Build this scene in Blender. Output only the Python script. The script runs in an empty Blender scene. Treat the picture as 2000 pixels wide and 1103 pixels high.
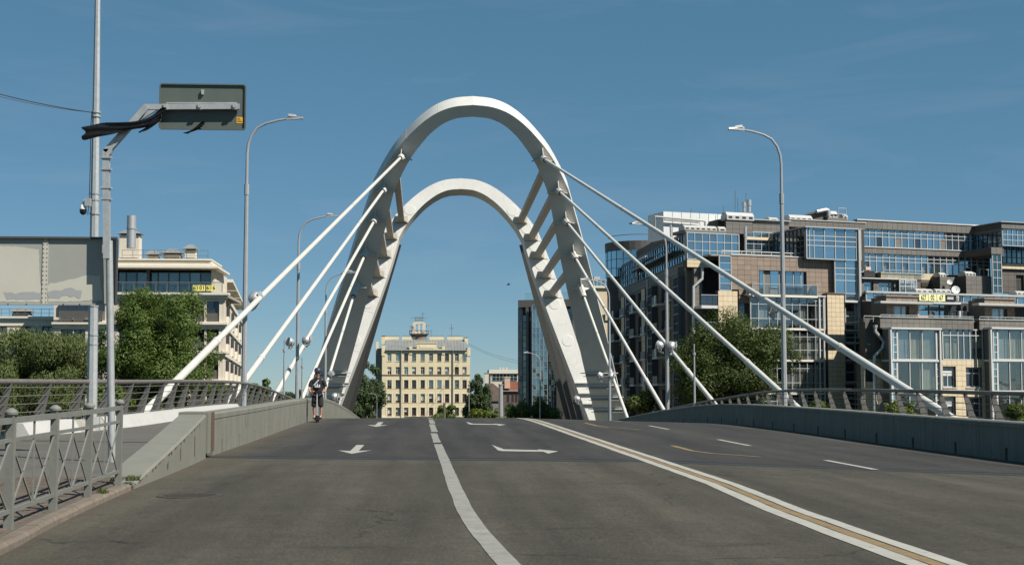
import bpy, math, random, bisect
import numpy as np
from mathutils import Vector, Matrix
random.seed(7)
S = bpy.context.scene
COL = S.collection
R = math.radians
# ------------------------------------------------------------------ camera
# world: X right, Y along the bridge, Z up, z = 0 at the photographer's eye height
FPX, PSI, PHI = 2778.0, R(3.594), R(4.45)
cam = bpy.data.cameras.new('camera'); camo = bpy.data.objects.new('camera', cam); COL.objects.link(camo)
cam.lens = FPX / 2000 * 36; cam.sensor_width = 36; cam.sensor_fit = 'HORIZONTAL'
cam.clip_start = 0.1; cam.clip_end = 6000
camo.location = (0, 0, 0); camo.rotation_euler = (math.pi / 2 + PHI, 0, -PSI)
S.camera = camo
# ------------------------------------------------------------------ sky, sun, exposure
SUN_AZ, SUN_EL = R(53), R(47)            # sun behind the photographer, to the right
sun_dir = Vector((math.sin(SUN_AZ) * math.cos(SUN_EL), -math.cos(SUN_AZ) * math.cos(SUN_EL), math.sin(SUN_EL)))
wd = bpy.data.worlds.new('World'); S.world = wd; wd.use_nodes = True
wn = wd.node_tree.nodes; wl = wd.node_tree.links
bg = wn['Background']; sky = wn.new('ShaderNodeTexSky'); sky.sky_type = 'NISHITA'; sky.sun_disc = False
sky.sun_elevation = SUN_EL; sky.sun_rotation = math.atan2(sun_dir.x, sun_dir.y)
sky.altitude = 0; sky.air_density = 0.7; sky.dust_density = 0.0; sky.ozone_density = 3.0
tint = wn.new('ShaderNodeVectorMath'); tint.operation = 'MULTIPLY_ADD'; tint.inputs[1].default_value = (0.624, 0.66, 0.69); tint.inputs[2].default_value = (0.43, 1.52, 2.04)   # clear northern blue
wl.new(sky.outputs[0], tint.inputs[0])
# very thin, patchy cirrus all over the sky
tc = wn.new('ShaderNodeTexCoord'); mpw = wn.new('ShaderNodeMapping'); mpw.inputs['Scale'].default_value = (2.2, 2.2, 13.0); mpw.inputs['Rotation'].default_value = (R(6), R(-5), 0)
cn = wn.new('ShaderNodeTexNoise'); cn.inputs['Scale'].default_value = 2.4; cn.inputs['Detail'].default_value = 7; cn.inputs['Roughness'].default_value = 0.6; cn.inputs['Distortion'].default_value = 0.6
cr = wn.new('ShaderNodeMapRange'); cr.inputs[1].default_value = 0.52; cr.inputs[2].default_value = 0.80; cr.inputs[3].default_value = 0.0; cr.inputs[4].default_value = 0.10
cm = wn.new('ShaderNodeMix'); cm.data_type = 'RGBA'; cm.inputs[7].default_value = (7.0, 8.0, 8.5, 1)
wl.new(tc.outputs['Generated'], mpw.inputs[0]); wl.new(mpw.outputs[0], cn.inputs['Vector']); wl.new(cn.outputs[0], cr.inputs[0]); wl.new(cr.outputs[0], cm.inputs[0]); wl.new(tint.outputs[0], cm.inputs[6])
wl.new(cm.outputs[2], bg.inputs[0])
bg.inputs[1].default_value = 0.05
sl = bpy.data.lights.new('sun', 'SUN'); sl.energy = 5.0; sl.angle = R(0.55); sl.color = (1.0, 0.945, 0.86)
so = bpy.data.objects.new('sun', sl); COL.objects.link(so); so.rotation_euler = sun_dir.to_track_quat('Z', 'Y').to_euler()
S.view_settings.view_transform = 'Standard'; S.view_settings.look = 'None'
S.view_settings.exposure = 0.5; S.cycles.caustics_reflective = False; S.cycles.caustics_refractive = False
S.view_settings.gamma = 1; S.view_settings.gamma = 1; S.view_settings.use_curve_mapping = False

# ------------------------------------------------------------------ helpers
CF = Vector((math.sin(PSI) * math.cos(PHI), math.cos(PSI) * math.cos(PHI), math.sin(PHI)))
CR = Vector((math.cos(PSI), -math.sin(PSI), 0)); CU = CR.cross(CF)
def ray(x, y): return CF * FPX + CR * (x - 1000) + CU * (551.5 - y)
def at(x, y, Y):                          # survey helper: photo sighting at a known distance -> point
    d = ray(x, y); return d * (Y / d.y)
YS = [-15, 0, 11, 20, 27, 37, 45, 52, 58, 65, 75, 84, 95, 110, 135, 160, 200, 400]
ZS = [-1.62, -1.5, -1.36, -1.29, -1.25, -1.18, -1.10, -1.05, -1.04, -1.13, -1.48, -1.86, -2.4, -3.1, -4.2, -5.0, -5.8, -6.2]
def hermite(xs, ys, x):
    x = min(max(x, xs[0]), xs[-1]); i = max(0, min(len(xs) - 2, bisect.bisect(xs, x) - 1))
    def m(k):
        a, b = max(0, k - 1), min(len(xs) - 1, k + 1); return (ys[b] - ys[a]) / (xs[b] - xs[a])
    h = xs[i + 1] - xs[i]; t = (x - xs[i]) / h
    return (2*t**3 - 3*t*t + 1)*ys[i] + (t**3 - 2*t*t + t)*h*m(i) + (3*t*t - 2*t**3)*ys[i+1] + (t**3 - t*t)*h*m(i+1)
def zr(Y): return hermite(YS, ZS, Y)
AX = 4.15                                 # bridge axis
def zroad(X, Y): return zr(Y) - 0.028 * max(0, X - AX)
def road_at(px, py):
    d = ray(px, py); Y = 6.0
    while Y < 140:
        X = d.x / d.y * Y
        if d.z / d.y * Y <= zroad(X, Y): break
        Y += 0.02
    return Vector((X, Y, zroad(X, Y)))
KX = ([-15, 0, 12, 14.5, 17, 19.8, 23], [-3.3, -3.35, -3.5, -3.67, -3.8, -3.9, -4.0])
def kx(Y): return hermite(*KX, Y)          # kerb face beside the pavement
RX = ([-15, 20, 26, 30, 34, 38, 45, 60, 130], [-11, -10.2, -9.2, -8.6, -8.05, -7.7, -7.55, -7.5, -7.5])
def rx(Y): return hermite(*RX, Y)          # left railing line
def zwalk(Y): return zr(Y) + 0.085 + 0.235 * min(1, max(0, (Y - 18) / 14))

MATS = {}
def nd(nt, t, **k):
    n = nt.nodes.new(t)
    for a, b in k.items(): setattr(n, a, b)
    return n
def pm(name, col, rough=0.6, var=0.12, scale=3.0, bump=0.0, bscale=40, metal=0.0, spec=0.5, rnd=0.0, streak=0.0, stain=None, stain_amt=0.0, stain_scale=1.5, coat=0.0):
    """procedural surface: base colour with soft noise, per-piece variation, vertical streaks, stains and fine relief"""
    m = bpy.data.materials.new(name); m.use_nodes = True; nt = m.node_tree; b = nt.nodes['Principled BSDF']
    b.inputs['Roughness'].default_value = rough; b.inputs['Metallic'].default_value = metal
    b.inputs['Specular IOR Level'].default_value = spec; b.inputs['Coat Weight'].default_value = coat
    geo = nd(nt, 'ShaderNodeNewGeometry')
    n1 = nd(nt, 'ShaderNodeTexNoise'); n1.inputs['Scale'].default_value = scale; n1.inputs['Detail'].default_value = 6; n1.inputs['Roughness'].default_value = 0.65
    nt.links.new(geo.outputs['Position'], n1.inputs['Vector'])
    mr = nd(nt, 'ShaderNodeMapRange'); mr.inputs[1].default_value = 0.3; mr.inputs[2].default_value = 0.7
    mr.inputs[3].default_value = 1 - var; mr.inputs[4].default_value = 1 + var; nt.links.new(n1.outputs[0], mr.inputs[0])
    val = mr.outputs[0]
    def mul(a, bb):
        q = nd(nt, 'ShaderNodeMath', operation='MULTIPLY'); nt.links.new(a, q.inputs[0]); nt.links.new(bb, q.inputs[1]); return q.outputs[0]
    if rnd:
        oi = nd(nt, 'ShaderNodeObjectInfo'); m2 = nd(nt, 'ShaderNodeMapRange'); m2.inputs[3].default_value = 1 - rnd; m2.inputs[4].default_value = 1 + rnd
        nt.links.new(oi.outputs['Random'], m2.inputs[0]); val = mul(val, m2.outputs[0])
    if streak:
        mp = nd(nt, 'ShaderNodeMapping'); mp.inputs['Scale'].default_value = (7, 7, 0.35); nt.links.new(geo.outputs['Position'], mp.inputs[0])
        n2 = nd(nt, 'ShaderNodeTexNoise'); n2.inputs['Scale'].default_value = 1.3; n2.inputs['Detail'].default_value = 4; nt.links.new(mp.outputs[0], n2.inputs['Vector'])
        m3 = nd(nt, 'ShaderNodeMapRange'); m3.inputs[1].default_value = 0.35; m3.inputs[2].default_value = 0.65; m3.inputs[3].default_value = 1 - streak; m3.inputs[4].default_value = 1 + streak * 0.4
        nt.links.new(n2.outputs[0], m3.inputs[0]); val = mul(val, m3.outputs[0])
    vm = nd(nt, 'ShaderNodeVectorMath', operation='SCALE'); vm.inputs[0].default_value = col[:3]; nt.links.new(val, vm.inputs['Scale'])
    out = vm.outputs[0]
    if stain:
        n4 = nd(nt, 'ShaderNodeTexNoise'); n4.inputs['Scale'].default_value = stain_scale; n4.inputs['Detail'].default_value = 8; n4.inputs['Roughness'].default_value = 0.7
        nt.links.new(geo.outputs['Position'], n4.inputs['Vector'])
        m4 = nd(nt, 'ShaderNodeMapRange'); m4.inputs[1].default_value = 0.62 - stain_amt * 0.25; m4.inputs[2].default_value = 0.70 - stain_amt * 0.2
        nt.links.new(n4.outputs[0], m4.inputs[0])
        mx = nd(nt, 'ShaderNodeMix', data_type='RGBA'); nt.links.new(m4.outputs[0], mx.inputs[0]); nt.links.new(out, mx.inputs[6]); mx.inputs[7].default_value = (*stain, 1)
        out = mx.outputs[2]
    nt.links.new(out, b.inputs['Base Color'])
    if bump:
        n3 = nd(nt, 'ShaderNodeTexNoise'); n3.inputs['Scale'].default_value = bscale; n3.inputs['Detail'].default_value = 5
        nt.links.new(geo.outputs['Position'], n3.inputs['Vector'])
        bp = nd(nt, 'ShaderNodeBump'); bp.inputs['Strength'].default_value = bump; bp.inputs['Distance'].default_value = 0.02
        nt.links.new(n3.outputs[0], bp.inputs['Height']); nt.links.new(bp.outputs[0], b.inputs['Normal'])
    MATS[name] = m; return m
def glass(name, tint, dark, fac, clear=0.0, rough=0.02):
    m = bpy.data.materials.new(name); m.use_nodes = True; nt = m.node_tree; nt.nodes.remove(nt.nodes['Principled BSDF'])
    o = nt.nodes['Material Output']; g = nd(nt, 'ShaderNodeBsdfGlossy'); g.inputs['Roughness'].default_value = rough
    g.inputs['Color'].default_value = (*tint, 1)
    geo = nd(nt, 'ShaderNodeNewGeometry'); n3 = nd(nt, 'ShaderNodeTexNoise'); n3.inputs['Scale'].default_value = 0.9; nt.links.new(geo.outputs['Position'], n3.inputs['Vector'])
    bp = nd(nt, 'ShaderNodeBump'); bp.inputs['Strength'].default_value = 0.12; bp.inputs['Distance'].default_value = 0.1
    nt.links.new(n3.outputs[0], bp.inputs['Height']); nt.links.new(bp.outputs[0], g.inputs['Normal'])
    if clear: d = nd(nt, 'ShaderNodeBsdfTransparent'); d.inputs['Color'].default_value = (*dark, 1)
    else: d = nd(nt, 'ShaderNodeBsdfDiffuse'); d.inputs['Color'].default_value = (*dark, 1)
    lw = nd(nt, 'ShaderNodeLayerWeight'); lw.inputs[0].default_value = 0.3
    mr = nd(nt, 'ShaderNodeMapRange'); mr.inputs[3].default_value = fac; mr.inputs[4].default_value = 0.95; nt.links.new(lw.outputs['Facing'], mr.inputs[0])
    oi = nd(nt, 'ShaderNodeObjectInfo'); m2 = nd(nt, 'ShaderNodeMapRange'); m2.inputs[3].default_value = 0.62; m2.inputs[4].default_value = 1.18; nt.links.new(oi.outputs['Random'], m2.inputs[0])
    qq = nd(nt, 'ShaderNodeMath', operation='MULTIPLY', use_clamp=True); nt.links.new(mr.outputs[0], qq.inputs[0]); nt.links.new(m2.outputs[0], qq.inputs[1])   # every pane reflects a little differently
    mx = nd(nt, 'ShaderNodeMixShader'); nt.links.new(qq.outputs[0], mx.inputs[0]); nt.links.new(d.outputs[0], mx.inputs[1]); nt.links.new(g.outputs[0], mx.inputs[2])
    nt.links.new(mx.outputs[0], o.inputs[0]); MATS[name] = m; return m
def leafmat(name, c1, c2, trans=0.35):
    m = bpy.data.materials.new(name); m.use_nodes = True; nt = m.node_tree; b = nt.nodes['Principled BSDF']; o = nt.nodes['Material Output']
    geo = nd(nt, 'ShaderNodeNewGeometry'); mx = nd(nt, 'ShaderNodeMix', data_type='RGBA'); mx.inputs[6].default_value = (*c1, 1); mx.inputs[7].default_value = (*c2, 1)
    nt.links.new(geo.outputs['Random Per Island'], mx.inputs[0]); nt.links.new(mx.outputs[2], b.inputs['Base Color'])
    b.inputs['Roughness'].default_value = 0.5; b.inputs['Specular IOR Level'].default_value = 0.35
    t = nd(nt, 'ShaderNodeBsdfTranslucent'); nt.links.new(mx.outputs[2], t.inputs[0])
    ms = nd(nt, 'ShaderNodeMixShader'); ms.inputs[0].default_value = trans; nt.links.new(b.outputs[0], ms.inputs[1]); nt.links.new(t.outputs[0], ms.inputs[2]); nt.links.new(ms.outputs[0], o.inputs[0])
    MATS[name] = m; return m

pm('steel_white', (0.57, 0.56, 0.52), 0.5, 0.06, 0.6, streak=0.05, stain=(0.46, 0.445, 0.405), stain_amt=-0.06, stain_scale=0.5)
pm('steel_grey', (0.33, 0.325, 0.305), 0.5, 0.06, 0.5, 0.02, 8)
pm('stay_grey', (0.115, 0.115, 0.108), 0.5, 0.08, 0.8, streak=0.06)
pm('cable_white', (0.54, 0.525, 0.475), 0.45, 0.08, 1.2, stain=(0.40, 0.38, 0.33), stain_amt=-0.04, stain_scale=1.4)
pm('strut_dirty', (0.37, 0.345, 0.295), 0.6, 0.15, 2.0, streak=0.15)
pm('galvanised', (0.42, 0.43, 0.42), 0.42, 0.12, 9.0, 0.05, 60, metal=0.35, streak=0.08)
pm('lamp_steel', (0.36, 0.37, 0.37), 0.45, 0.08, 4, metal=0.3)
pm('rail_steel', (0.125, 0.115, 0.10), 0.55, 0.2, 5)
pm('rail_plate', (0.115, 0.11, 0.10), 0.55, 0.15, 4)
pm('fence_paint', (0.165, 0.168, 0.148), 0.5, 0.12, 6, 0.1, 30, stain=(0.16, 0.11, 0.07), stain_amt=-0.1, stain_scale=5)
pm('barrier', (0.170, 0.168, 0.138), 0.78, 0.12, 1.6, 0.15, 18, streak=0.16, stain=(0.125, 0.118, 0.095), stain_amt=0.05, stain_scale=1.1)
pm('barrier_ramp', (0.170, 0.168, 0.138), 0.72, 0.10, 1.6, 0.12, 18, stain=(0.24, 0.12, 0.055), stain_amt=-0.02, stain_scale=1.9)
pm('rust', (0.105, 0.055, 0.032), 0.8, 0.35, 9, 0.2, 40)
pm('slot_dark', (0.03, 0.03, 0.03), 0.9, 0.2)
pm('white_paint', (0.42, 0.415, 0.39), 0.7, 0.06, 3, 0.2, 22, stain=(0.5, 0.47, 0.4), stain_amt=-0.12, stain_scale=4)
pm('walk', (0.092, 0.085, 0.072), 0.85, 0.14, 0.8, 0.25, 90)
pm('paver', (0.125, 0.094, 0.070), 0.85, 0.22, 3.5, 0.25, 70, rnd=0.12)
pm('granite', (0.150, 0.122, 0.092), 0.8, 0.25, 7, 0.25, 80, rnd=0.1, stain=(0.11, 0.08, 0.06), stain_amt=0.0, stain_scale=3)
pm('concrete', (0.30, 0.285, 0.25), 0.85, 0.15, 1.5, 0.2, 30)
pm('marking', (0.335, 0.325, 0.285), 0.7, 0.12, 4, 0.15, 60, stain=(0.13, 0.12, 0.10), stain_amt=0.10, stain_scale=5)
pm('marking_worn', (0.235, 0.228, 0.20), 0.7, 0.2, 5, 0.15, 60, stain=(0.09, 0.083, 0.072), stain_amt=0.14, stain_scale=6)
pm('marking_tan', (0.20, 0.138, 0.066), 0.75, 0.2, 6, 0.15, 60, stain=(0.07, 0.064, 0.053), stain_amt=0.12, stain_scale=9)
pm('joint_seal', (0.026, 0.027, 0.030), 0.6, 0.2, 3)
pm('cast_iron', (0.05, 0.039, 0.031), 0.7, 0.3, 12, 0.2, 60)
pm('sign_back', (0.088, 0.107, 0.092), 0.5, 0.06, 1.5, 0.03, 20, streak=0.05)
pm('sign_board', (0.30, 0.305, 0.275), 0.55, 0.05, 1.0, 0.03, 14)
pm('sign_patch', (0.47, 0.455, 0.385), 0.65, 0.04, 2.0, 0.03, 14)
pm('sign_patch_blue', (0.31, 0.325, 0.325), 0.65, 0.05, 3.0)
pm('sign_dark', (0.06, 0.06, 0.058), 0.6, 0.1)
pm('sticker', (0.72, 0.38, 0.03), 0.5, 0.08, 60)
pm('black_film', (0.008, 0.008, 0.009), 0.28, 0.3, 6, 0.6, 25, spec=0.6)
pm('white_plastic', (0.75, 0.75, 0.73), 0.35, 0.04)
pm('black_plastic', (0.015, 0.015, 0.016), 0.25, 0.1)
pm('wire', (0.02, 0.02, 0.02), 0.6, 0.1)
pm('silver', (0.50, 0.50, 0.49), 0.42, 0.10, 6, metal=0.6)
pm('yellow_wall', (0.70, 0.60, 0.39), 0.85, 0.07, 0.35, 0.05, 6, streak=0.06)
pm('cream_trim', (0.72, 0.65, 0.45), 0.85, 0.06, 0.6)
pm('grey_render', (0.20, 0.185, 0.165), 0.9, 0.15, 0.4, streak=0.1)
pm('roof_metal', (0.24, 0.245, 0.235), 0.5, 0.15, 0.6, metal=0.2, stain=(0.22, 0.21, 0.19), stain_amt=0.0, stain_scale=0.6)
pm('belt_brown', (0.16, 0.10, 0.07), 0.8, 0.15)
pm('frame_white', (0.52, 0.52, 0.50), 0.5, 0.04)
pm('frame_brown', (0.13, 0.07, 0.045), 0.6, 0.2, rnd=0.25)
pm('mullion', (0.44, 0.45, 0.44), 0.4, 0.04, metal=0.2)
pm('mullion_dark', (0.05, 0.055, 0.06), 0.4, 0.1)
pm('beige_stone', (0.60, 0.49, 0.33), 0.7, 0.05, 1.5, rnd=0.05)
pm('beige_light', (0.60, 0.535, 0.435), 0.8, 0.05, 0.7, 0.04, 6)
pm('beige_trim', (0.66, 0.61, 0.51), 0.75, 0.04, 0.7)
pm('brown_stone', (0.245, 0.185, 0.14), 0.65, 0.07, 1.5, rnd=0.09)
pm('grey_stone', (0.145, 0.134, 0.118), 0.65, 0.07, 1.5, rnd=0.08)
pm('dark_stone', (0.105, 0.092, 0.08), 0.7, 0.1, 1.0, rnd=0.06)
pm('joint_dark', (0.09, 0.075, 0.06), 0.9, 0.1)
pm('plant_white', (0.62, 0.63, 0.62), 0.55, 0.04, 1, streak=0.05)
pm('vent_grey', (0.42, 0.42, 0.40), 0.5, 0.08, 2)
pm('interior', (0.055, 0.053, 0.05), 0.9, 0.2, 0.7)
pm('curtain', (0.52, 0.51, 0.40), 0.9, 0.12, 1.5)
pm('curtain_white', (0.56, 0.57, 0.55), 0.9, 0.06, 1.5)
pm('red_brick', (0.30, 0.11, 0.07), 0.85, 0.15, 2)
pm('pink_wall', (0.60, 0.40, 0.30), 0.85, 0.08, 1)
pm('old_roof', (0.16, 0.12, 0.10), 0.8, 0.2, 1)
pm('card_yellow', (0.78, 0.70, 0.18), 0.6, 0.03)
pm('card_pale', (0.78, 0.76, 0.36), 0.6, 0.03)
pm('ink', (0.012, 0.012, 0.013), 0.6, 0.05)
pm('bark', (0.10, 0.08, 0.06), 0.9, 0.3, 8, 0.4, 20)
pm('terrain', (0.05, 0.052, 0.03), 0.95, 0.3, 0.2, 0.2, 3)
pm('quay', (0.26, 0.24, 0.21), 0.85, 0.15, 0.6, 0.15, 5)
pm('skin', (0.46, 0.26, 0.18), 0.5, 0.06, 12)
pm('cloth_black', (0.014, 0.014, 0.016), 0.85, 0.2, 20, 0.2, 60)
pm('cloth_print', (0.70, 0.70, 0.70), 0.8, 0.03)
pm('helmet', (0.03, 0.04, 0.06), 0.4, 0.1)
pm('orange', (0.75, 0.22, 0.03), 0.5, 0.05)
pm('hair', (0.04, 0.028, 0.02), 0.7, 0.2)
glass('glass_blue', (0.56, 0.76, 0.84), (0.055, 0.075, 0.08), 0.56)
glass('glass_dark', (0.55, 0.62, 0.68), (0.02, 0.025, 0.03), 0.16)
glass('glass_teal', (0.50, 0.62, 0.64), (0.02, 0.04, 0.042), 0.30)
glass('glass_clear', (0.70, 0.76, 0.80), (0.97, 0.98, 0.97), 0.09, clear=1)
glass('glass_rail', (0.72, 0.76, 0.76), (0.95, 0.96, 0.95), 0.07, clear=1)
leafmat('leaf_maple', (0.060, 0.105, 0.016), (0.130, 0.180, 0.036))
leafmat('leaf_willow', (0.070, 0.100, 0.026), (0.150, 0.185, 0.060))
leafmat('leaf_dark', (0.036, 0.060, 0.010), (0.084, 0.114, 0.020))
leafmat('leaf_far', (0.030, 0.058, 0.018), (0.070, 0.100, 0.034))
leafmat('leaf_bright', (0.090, 0.125, 0.015), (0.150, 0.180, 0.030))
leafmat('grass_blade', (0.06, 0.09, 0.02), (0.12, 0.14, 0.04))

# asphalt: grey-brown approach, darker bluish deck beyond the joint, polished wheel lanes, cracks, sand at the edges
def asphalt():
    m = bpy.data.materials.new('asphalt'); m.use_nodes = True; nt = m.node_tree; b = nt.nodes['Principled BSDF']; L = nt.links.new
    geo = nd(nt, 'ShaderNodeNewGeometry'); sx = nd(nt, 'ShaderNodeSeparateXYZ'); L(geo.outputs['Position'], sx.inputs[0])
    def M(op, a, bb=None, c=None):
        q = nd(nt, 'ShaderNodeMath', operation=op)
        for i, v in enumerate((a, bb, c)):
            if v is None: continue
            if isinstance(v, (int, float)): q.inputs[i].default_value = v
            else: L(v, q.inputs[i])
        return q.outputs[0]
    def N(scale, det=5, vec=None, rough=0.6):
        n = nd(nt, 'ShaderNodeTexNoise'); n.inputs['Scale'].default_value = scale; n.inputs['Detail'].default_value = det; n.inputs['Roughness'].default_value = rough
        L(vec if vec is not None else geo.outputs['Position'], n.inputs['Vector']); return n.outputs[0]
    def rng(v, a, bb, c, d):
        q = nd(nt, 'ShaderNodeMapRange'); L(v, q.inputs[0])
        for i, k in enumerate((a, bb, c, d)): q.inputs[i + 1].default_value = k
        return q.outputs[0]
    X, Y = sx.outputs[0], sx.outputs[1]
    # skewed joint line
    jl = M('ADD', Y, M('MULTIPLY', X, 0.243)); jl = M('ADD', jl, M('MULTIPLY', N(0.9, 3), 0.25))
    deck = rng(jl, 27.28, 27.44, 0, 1)
    mixc = nd(nt, 'ShaderNodeMix', data_type='RGBA'); L(deck, mixc.inputs[0]); mixc.inputs[6].default_value = (0.056, 0.050, 0.0365, 1); mixc.inputs[7].default_value = (0.0375, 0.0352, 0.0312, 1)
    big = rng(N(0.35, 6, rough=0.7), 0.35, 0.65, 0.86, 1.12)
    mp = nd(nt, 'ShaderNodeMapping'); mp.inputs['Scale'].default_value = (1.3, 0.09, 1); L(geo.outputs['Position'], mp.inputs[0])
    lane = rng(N(1.0, 4, mp.outputs[0]), 0.35, 0.65, 0.74, 1.2)
    mpg = nd(nt, 'ShaderNodeMapping'); mpg.inputs['Scale'].default_value = (1, 0.14, 1); L(geo.outputs['Position'], mpg.inputs[0])
    grain = rng(N(46, 3, mpg.outputs[0], 0.8), 0.3, 0.7, 0.74, 1.26)                                   # traffic-worn aggregate
    mid = rng(N(5.0, 8, rough=0.85), 0.3, 0.7, 0.78, 1.22); fine = rng(N(32, 4, rough=0.9), 0.25, 0.75, 0.35, 1.8)
    track = M('ADD', M('MULTIPLY', M('COSINE', M('MULTIPLY', M('SUBTRACT', X, 0.35), 3.222)), 0.07), 1.0)   # paler between the wheel paths, darker in them
    k = M('MULTIPLY', M('MULTIPLY', M('MULTIPLY', M('MULTIPLY', big, track), grain), lane), M('MULTIPLY', mid, fine))
    mp2 = nd(nt, 'ShaderNodeMapping'); mp2.inputs['Scale'].default_value = (0.55, 1.6, 1); L(geo.outputs['Position'], mp2.inputs[0])
    pat = rng(N(0.9, 5, mp2.outputs[0], 0.7), 0.62, 0.69, 1, 0.74); k = M('MULTIPLY', k, pat)
    mp3 = nd(nt, 'ShaderNodeMapping'); mp3.inputs['Scale'].default_value = (2.2, 5.0, 1); L(geo.outputs['Position'], mp3.inputs[0])
    scuff = rng(N(1.6, 4, mp3.outputs[0], 0.75), 0.66, 0.72, 1, 0.6); k = M('MULTIPLY', k, scuff)          # small dark scuffs and oil spots
    wv = nd(nt, 'ShaderNodeTexVoronoi', feature='DISTANCE_TO_EDGE'); wv.inputs['Scale'].default_value = 0.22
    wob = nd(nt, 'ShaderNodeVectorMath', operation='ADD'); nz = nd(nt, 'ShaderNodeTexNoise'); nz.inputs['Scale'].default_value = 1.1; nz.inputs['Detail'].default_value = 6; L(geo.outputs['Position'], nz.inputs['Vector'])
    L(geo.outputs['Position'], wob.inputs[0]); L(nz.outputs['Color'], wob.inputs[1]); L(wob.outputs[0], wv.inputs['Vector'])
    crack = M('MAXIMUM', rng(wv.outputs['Distance'], 0.002, 0.005, 0.55, 1), rng(N(0.25, 2), 0.48, 0.56, 1, 0)); k = M('MULTIPLY', k, crack)   # hairline cracks in places
    sc = nd(nt, 'ShaderNodeVectorMath', operation='SCALE'); L(mixc.outputs[2], sc.inputs[0]); L(k, sc.inputs['Scale'])
    # sand collects by both barriers
    e1 = M('ABSOLUTE', M('SUBTRACT', X, 4.3)); sand = rng(M('ADD', e1, M('MULTIPLY', N(1.2, 6), 1.6)), 8.3, 9.5, 0, 0.75)
    ms = nd(nt, 'ShaderNodeMix', data_type='RGBA'); L(sand, ms.inputs[0]); L(sc.outputs[0], ms.inputs[6]); ms.inputs[7].default_value = (0.095, 0.078, 0.057, 1)
    L(ms.outputs[2], b.inputs['Base Color']); b.inputs['Roughness'].default_value = 0.82; b.inputs['Specular IOR Level'].default_value = 0.3
    bp = nd(nt, 'ShaderNodeBump'); bp.inputs['Strength'].default_value = 0.55; bp.inputs['Distance'].default_value = 0.012
    L(N(85, 4, rough=0.8), bp.inputs['Height']); L(bp.outputs[0], b.inputs['Normal'])
    MATS['asphalt'] = m
asphalt()
def water():
    m = pm('water', (0.02, 0.032, 0.035), 0.12, 0.1, 0.2, 0.5, 0.8); return m
water()

class MB:
    def __init__(s): s.v = []; s.f = []
    def add(s, vs, fs):
        o = len(s.v); s.v += [tuple(p) for p in vs]; s.f += [tuple(i + o for i in f) for f in fs]
    def quad(s, *p): s.add(p, [tuple(range(len(p)))])
    def hexa(s, p):                      # 8 points: bottom 0-3, top 4-7
        s.add(p, [(3, 2, 1, 0), (4, 5, 6, 7), (0, 1, 5, 4), (1, 2, 6, 5), (2, 3, 7, 6), (3, 0, 4, 7)])
    def box(s, x0, x1, y0, y1, z0, z1):
        s.hexa([(x0, y0, z0), (x1, y0, z0), (x1, y1, z0), (x0, y1, z0), (x0, y0, z1), (x1, y0, z1), (x1, y1, z1), (x0, y1, z1)])
    def prism(s, poly, vec):             # closed polygon swept along vec
        n = len(poly); vec = Vector(vec); a = [Vector(p) for p in poly]; b = [p + vec for p in a]
        s.add(a + b, [tuple(range(n))[::-1], tuple(range(n, 2 * n))] + [(i, (i + 1) % n, n + (i + 1) % n, n + i) for i in range(n)])
    def loft(s, rings, cap=True, close=True):
        n = len(rings[0]); o = len(s.v)
        for r in rings: s.v += [tuple(p) for p in r]
        for k in range(len(rings) - 1):
            for i in range(n if close else n - 1):
                j = (i + 1) % n; s.f.append((o + k*n + i, o + k*n + j, o + (k+1)*n + j, o + (k+1)*n + i))
        if cap:
            s.f.append(tuple(o + i for i in range(n))[::-1]); s.f.append(tuple(o + (len(rings)-1)*n + i for i in range(n)))
    def tube(s, pts, r, n=8, cap=True, squash=None):
        pts = [Vector(p) for p in pts]; rs = r if isinstance(r, (list, tuple)) else [r] * len(pts); rings = []; up = None
        for i, p in enumerate(pts):
            t = (pts[min(i+1, len(pts)-1)] - pts[max(i-1, 0)]).normalized()
            if up is None: up = Vector((0, 0, 1)) if abs(t.z) < 0.9 else Vector((1, 0, 0))
            a = t.cross(up).normalized(); bb = a.cross(t).normalized(); up = bb
            rings.append([p + (a * math.cos(2*math.pi*(k+.5)/n) + bb * math.sin(2*math.pi*(k+.5)/n)) * rs[i] for k in range(n)])
        s.loft(rings, cap)
    def bar(s, a, b, w, h, up=(0, 0, 1)):  # rectangular bar from a to b
        a = Vector(a); b = Vector(b); t = (b - a).normalized(); up = Vector(up)
        if abs(t.dot(up)) > 0.99: up = Vector((0, 1, 0))
        x = t.cross(up).normalized() * w / 2; y = x.cross(t).normalized() * h / 2
        s.hexa([a - x - y, a + x - y, b + x - y, b - x - y, a - x + y, a + x + y, b + x + y, b - x + y])
    def lathe(s, prof, n=16, M=None):
        M = M or Matrix.Identity(4)
        s.loft([[M @ Vector((r * math.cos(2*math.pi*k/n), r * math.sin(2*math.pi*k/n), z)) for k in range(n)] for r, z in prof])
    def mesh(s, name, mat, smooth=False, off=None):
        me = bpy.data.meshes.new(name)
        v = s.v if off is None else [(p[0]-off[0], p[1]-off[1], p[2]-off[2]) for p in s.v]
        me.from_pydata(v, [], s.f); me.materials.append(MATS[mat] if isinstance(mat, str) else mat)
        if smooth:
            me.polygons.foreach_set('use_smooth', [True] * len(me.polygons)); me.set_sharp_from_angle(angle=R(40))
        return me
ORG = {}
def thing(name, label, cat, loc=(0, 0, 0), group=None):
    o = bpy.data.objects.new(name, None); COL.objects.link(o); o.location = loc; o.empty_display_size = 0.2
    o['label'] = label; o['category'] = cat; ORG[o.name] = Vector(loc)
    if group: o['group'] = group
    return o
def tag(o, label, cat, group=None):
    o['label'] = label; o['category'] = cat
    if group: o['group'] = group
    return o
def org(p): return ORG[p.name] if p.name in ORG else org(p.parent)
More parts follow.
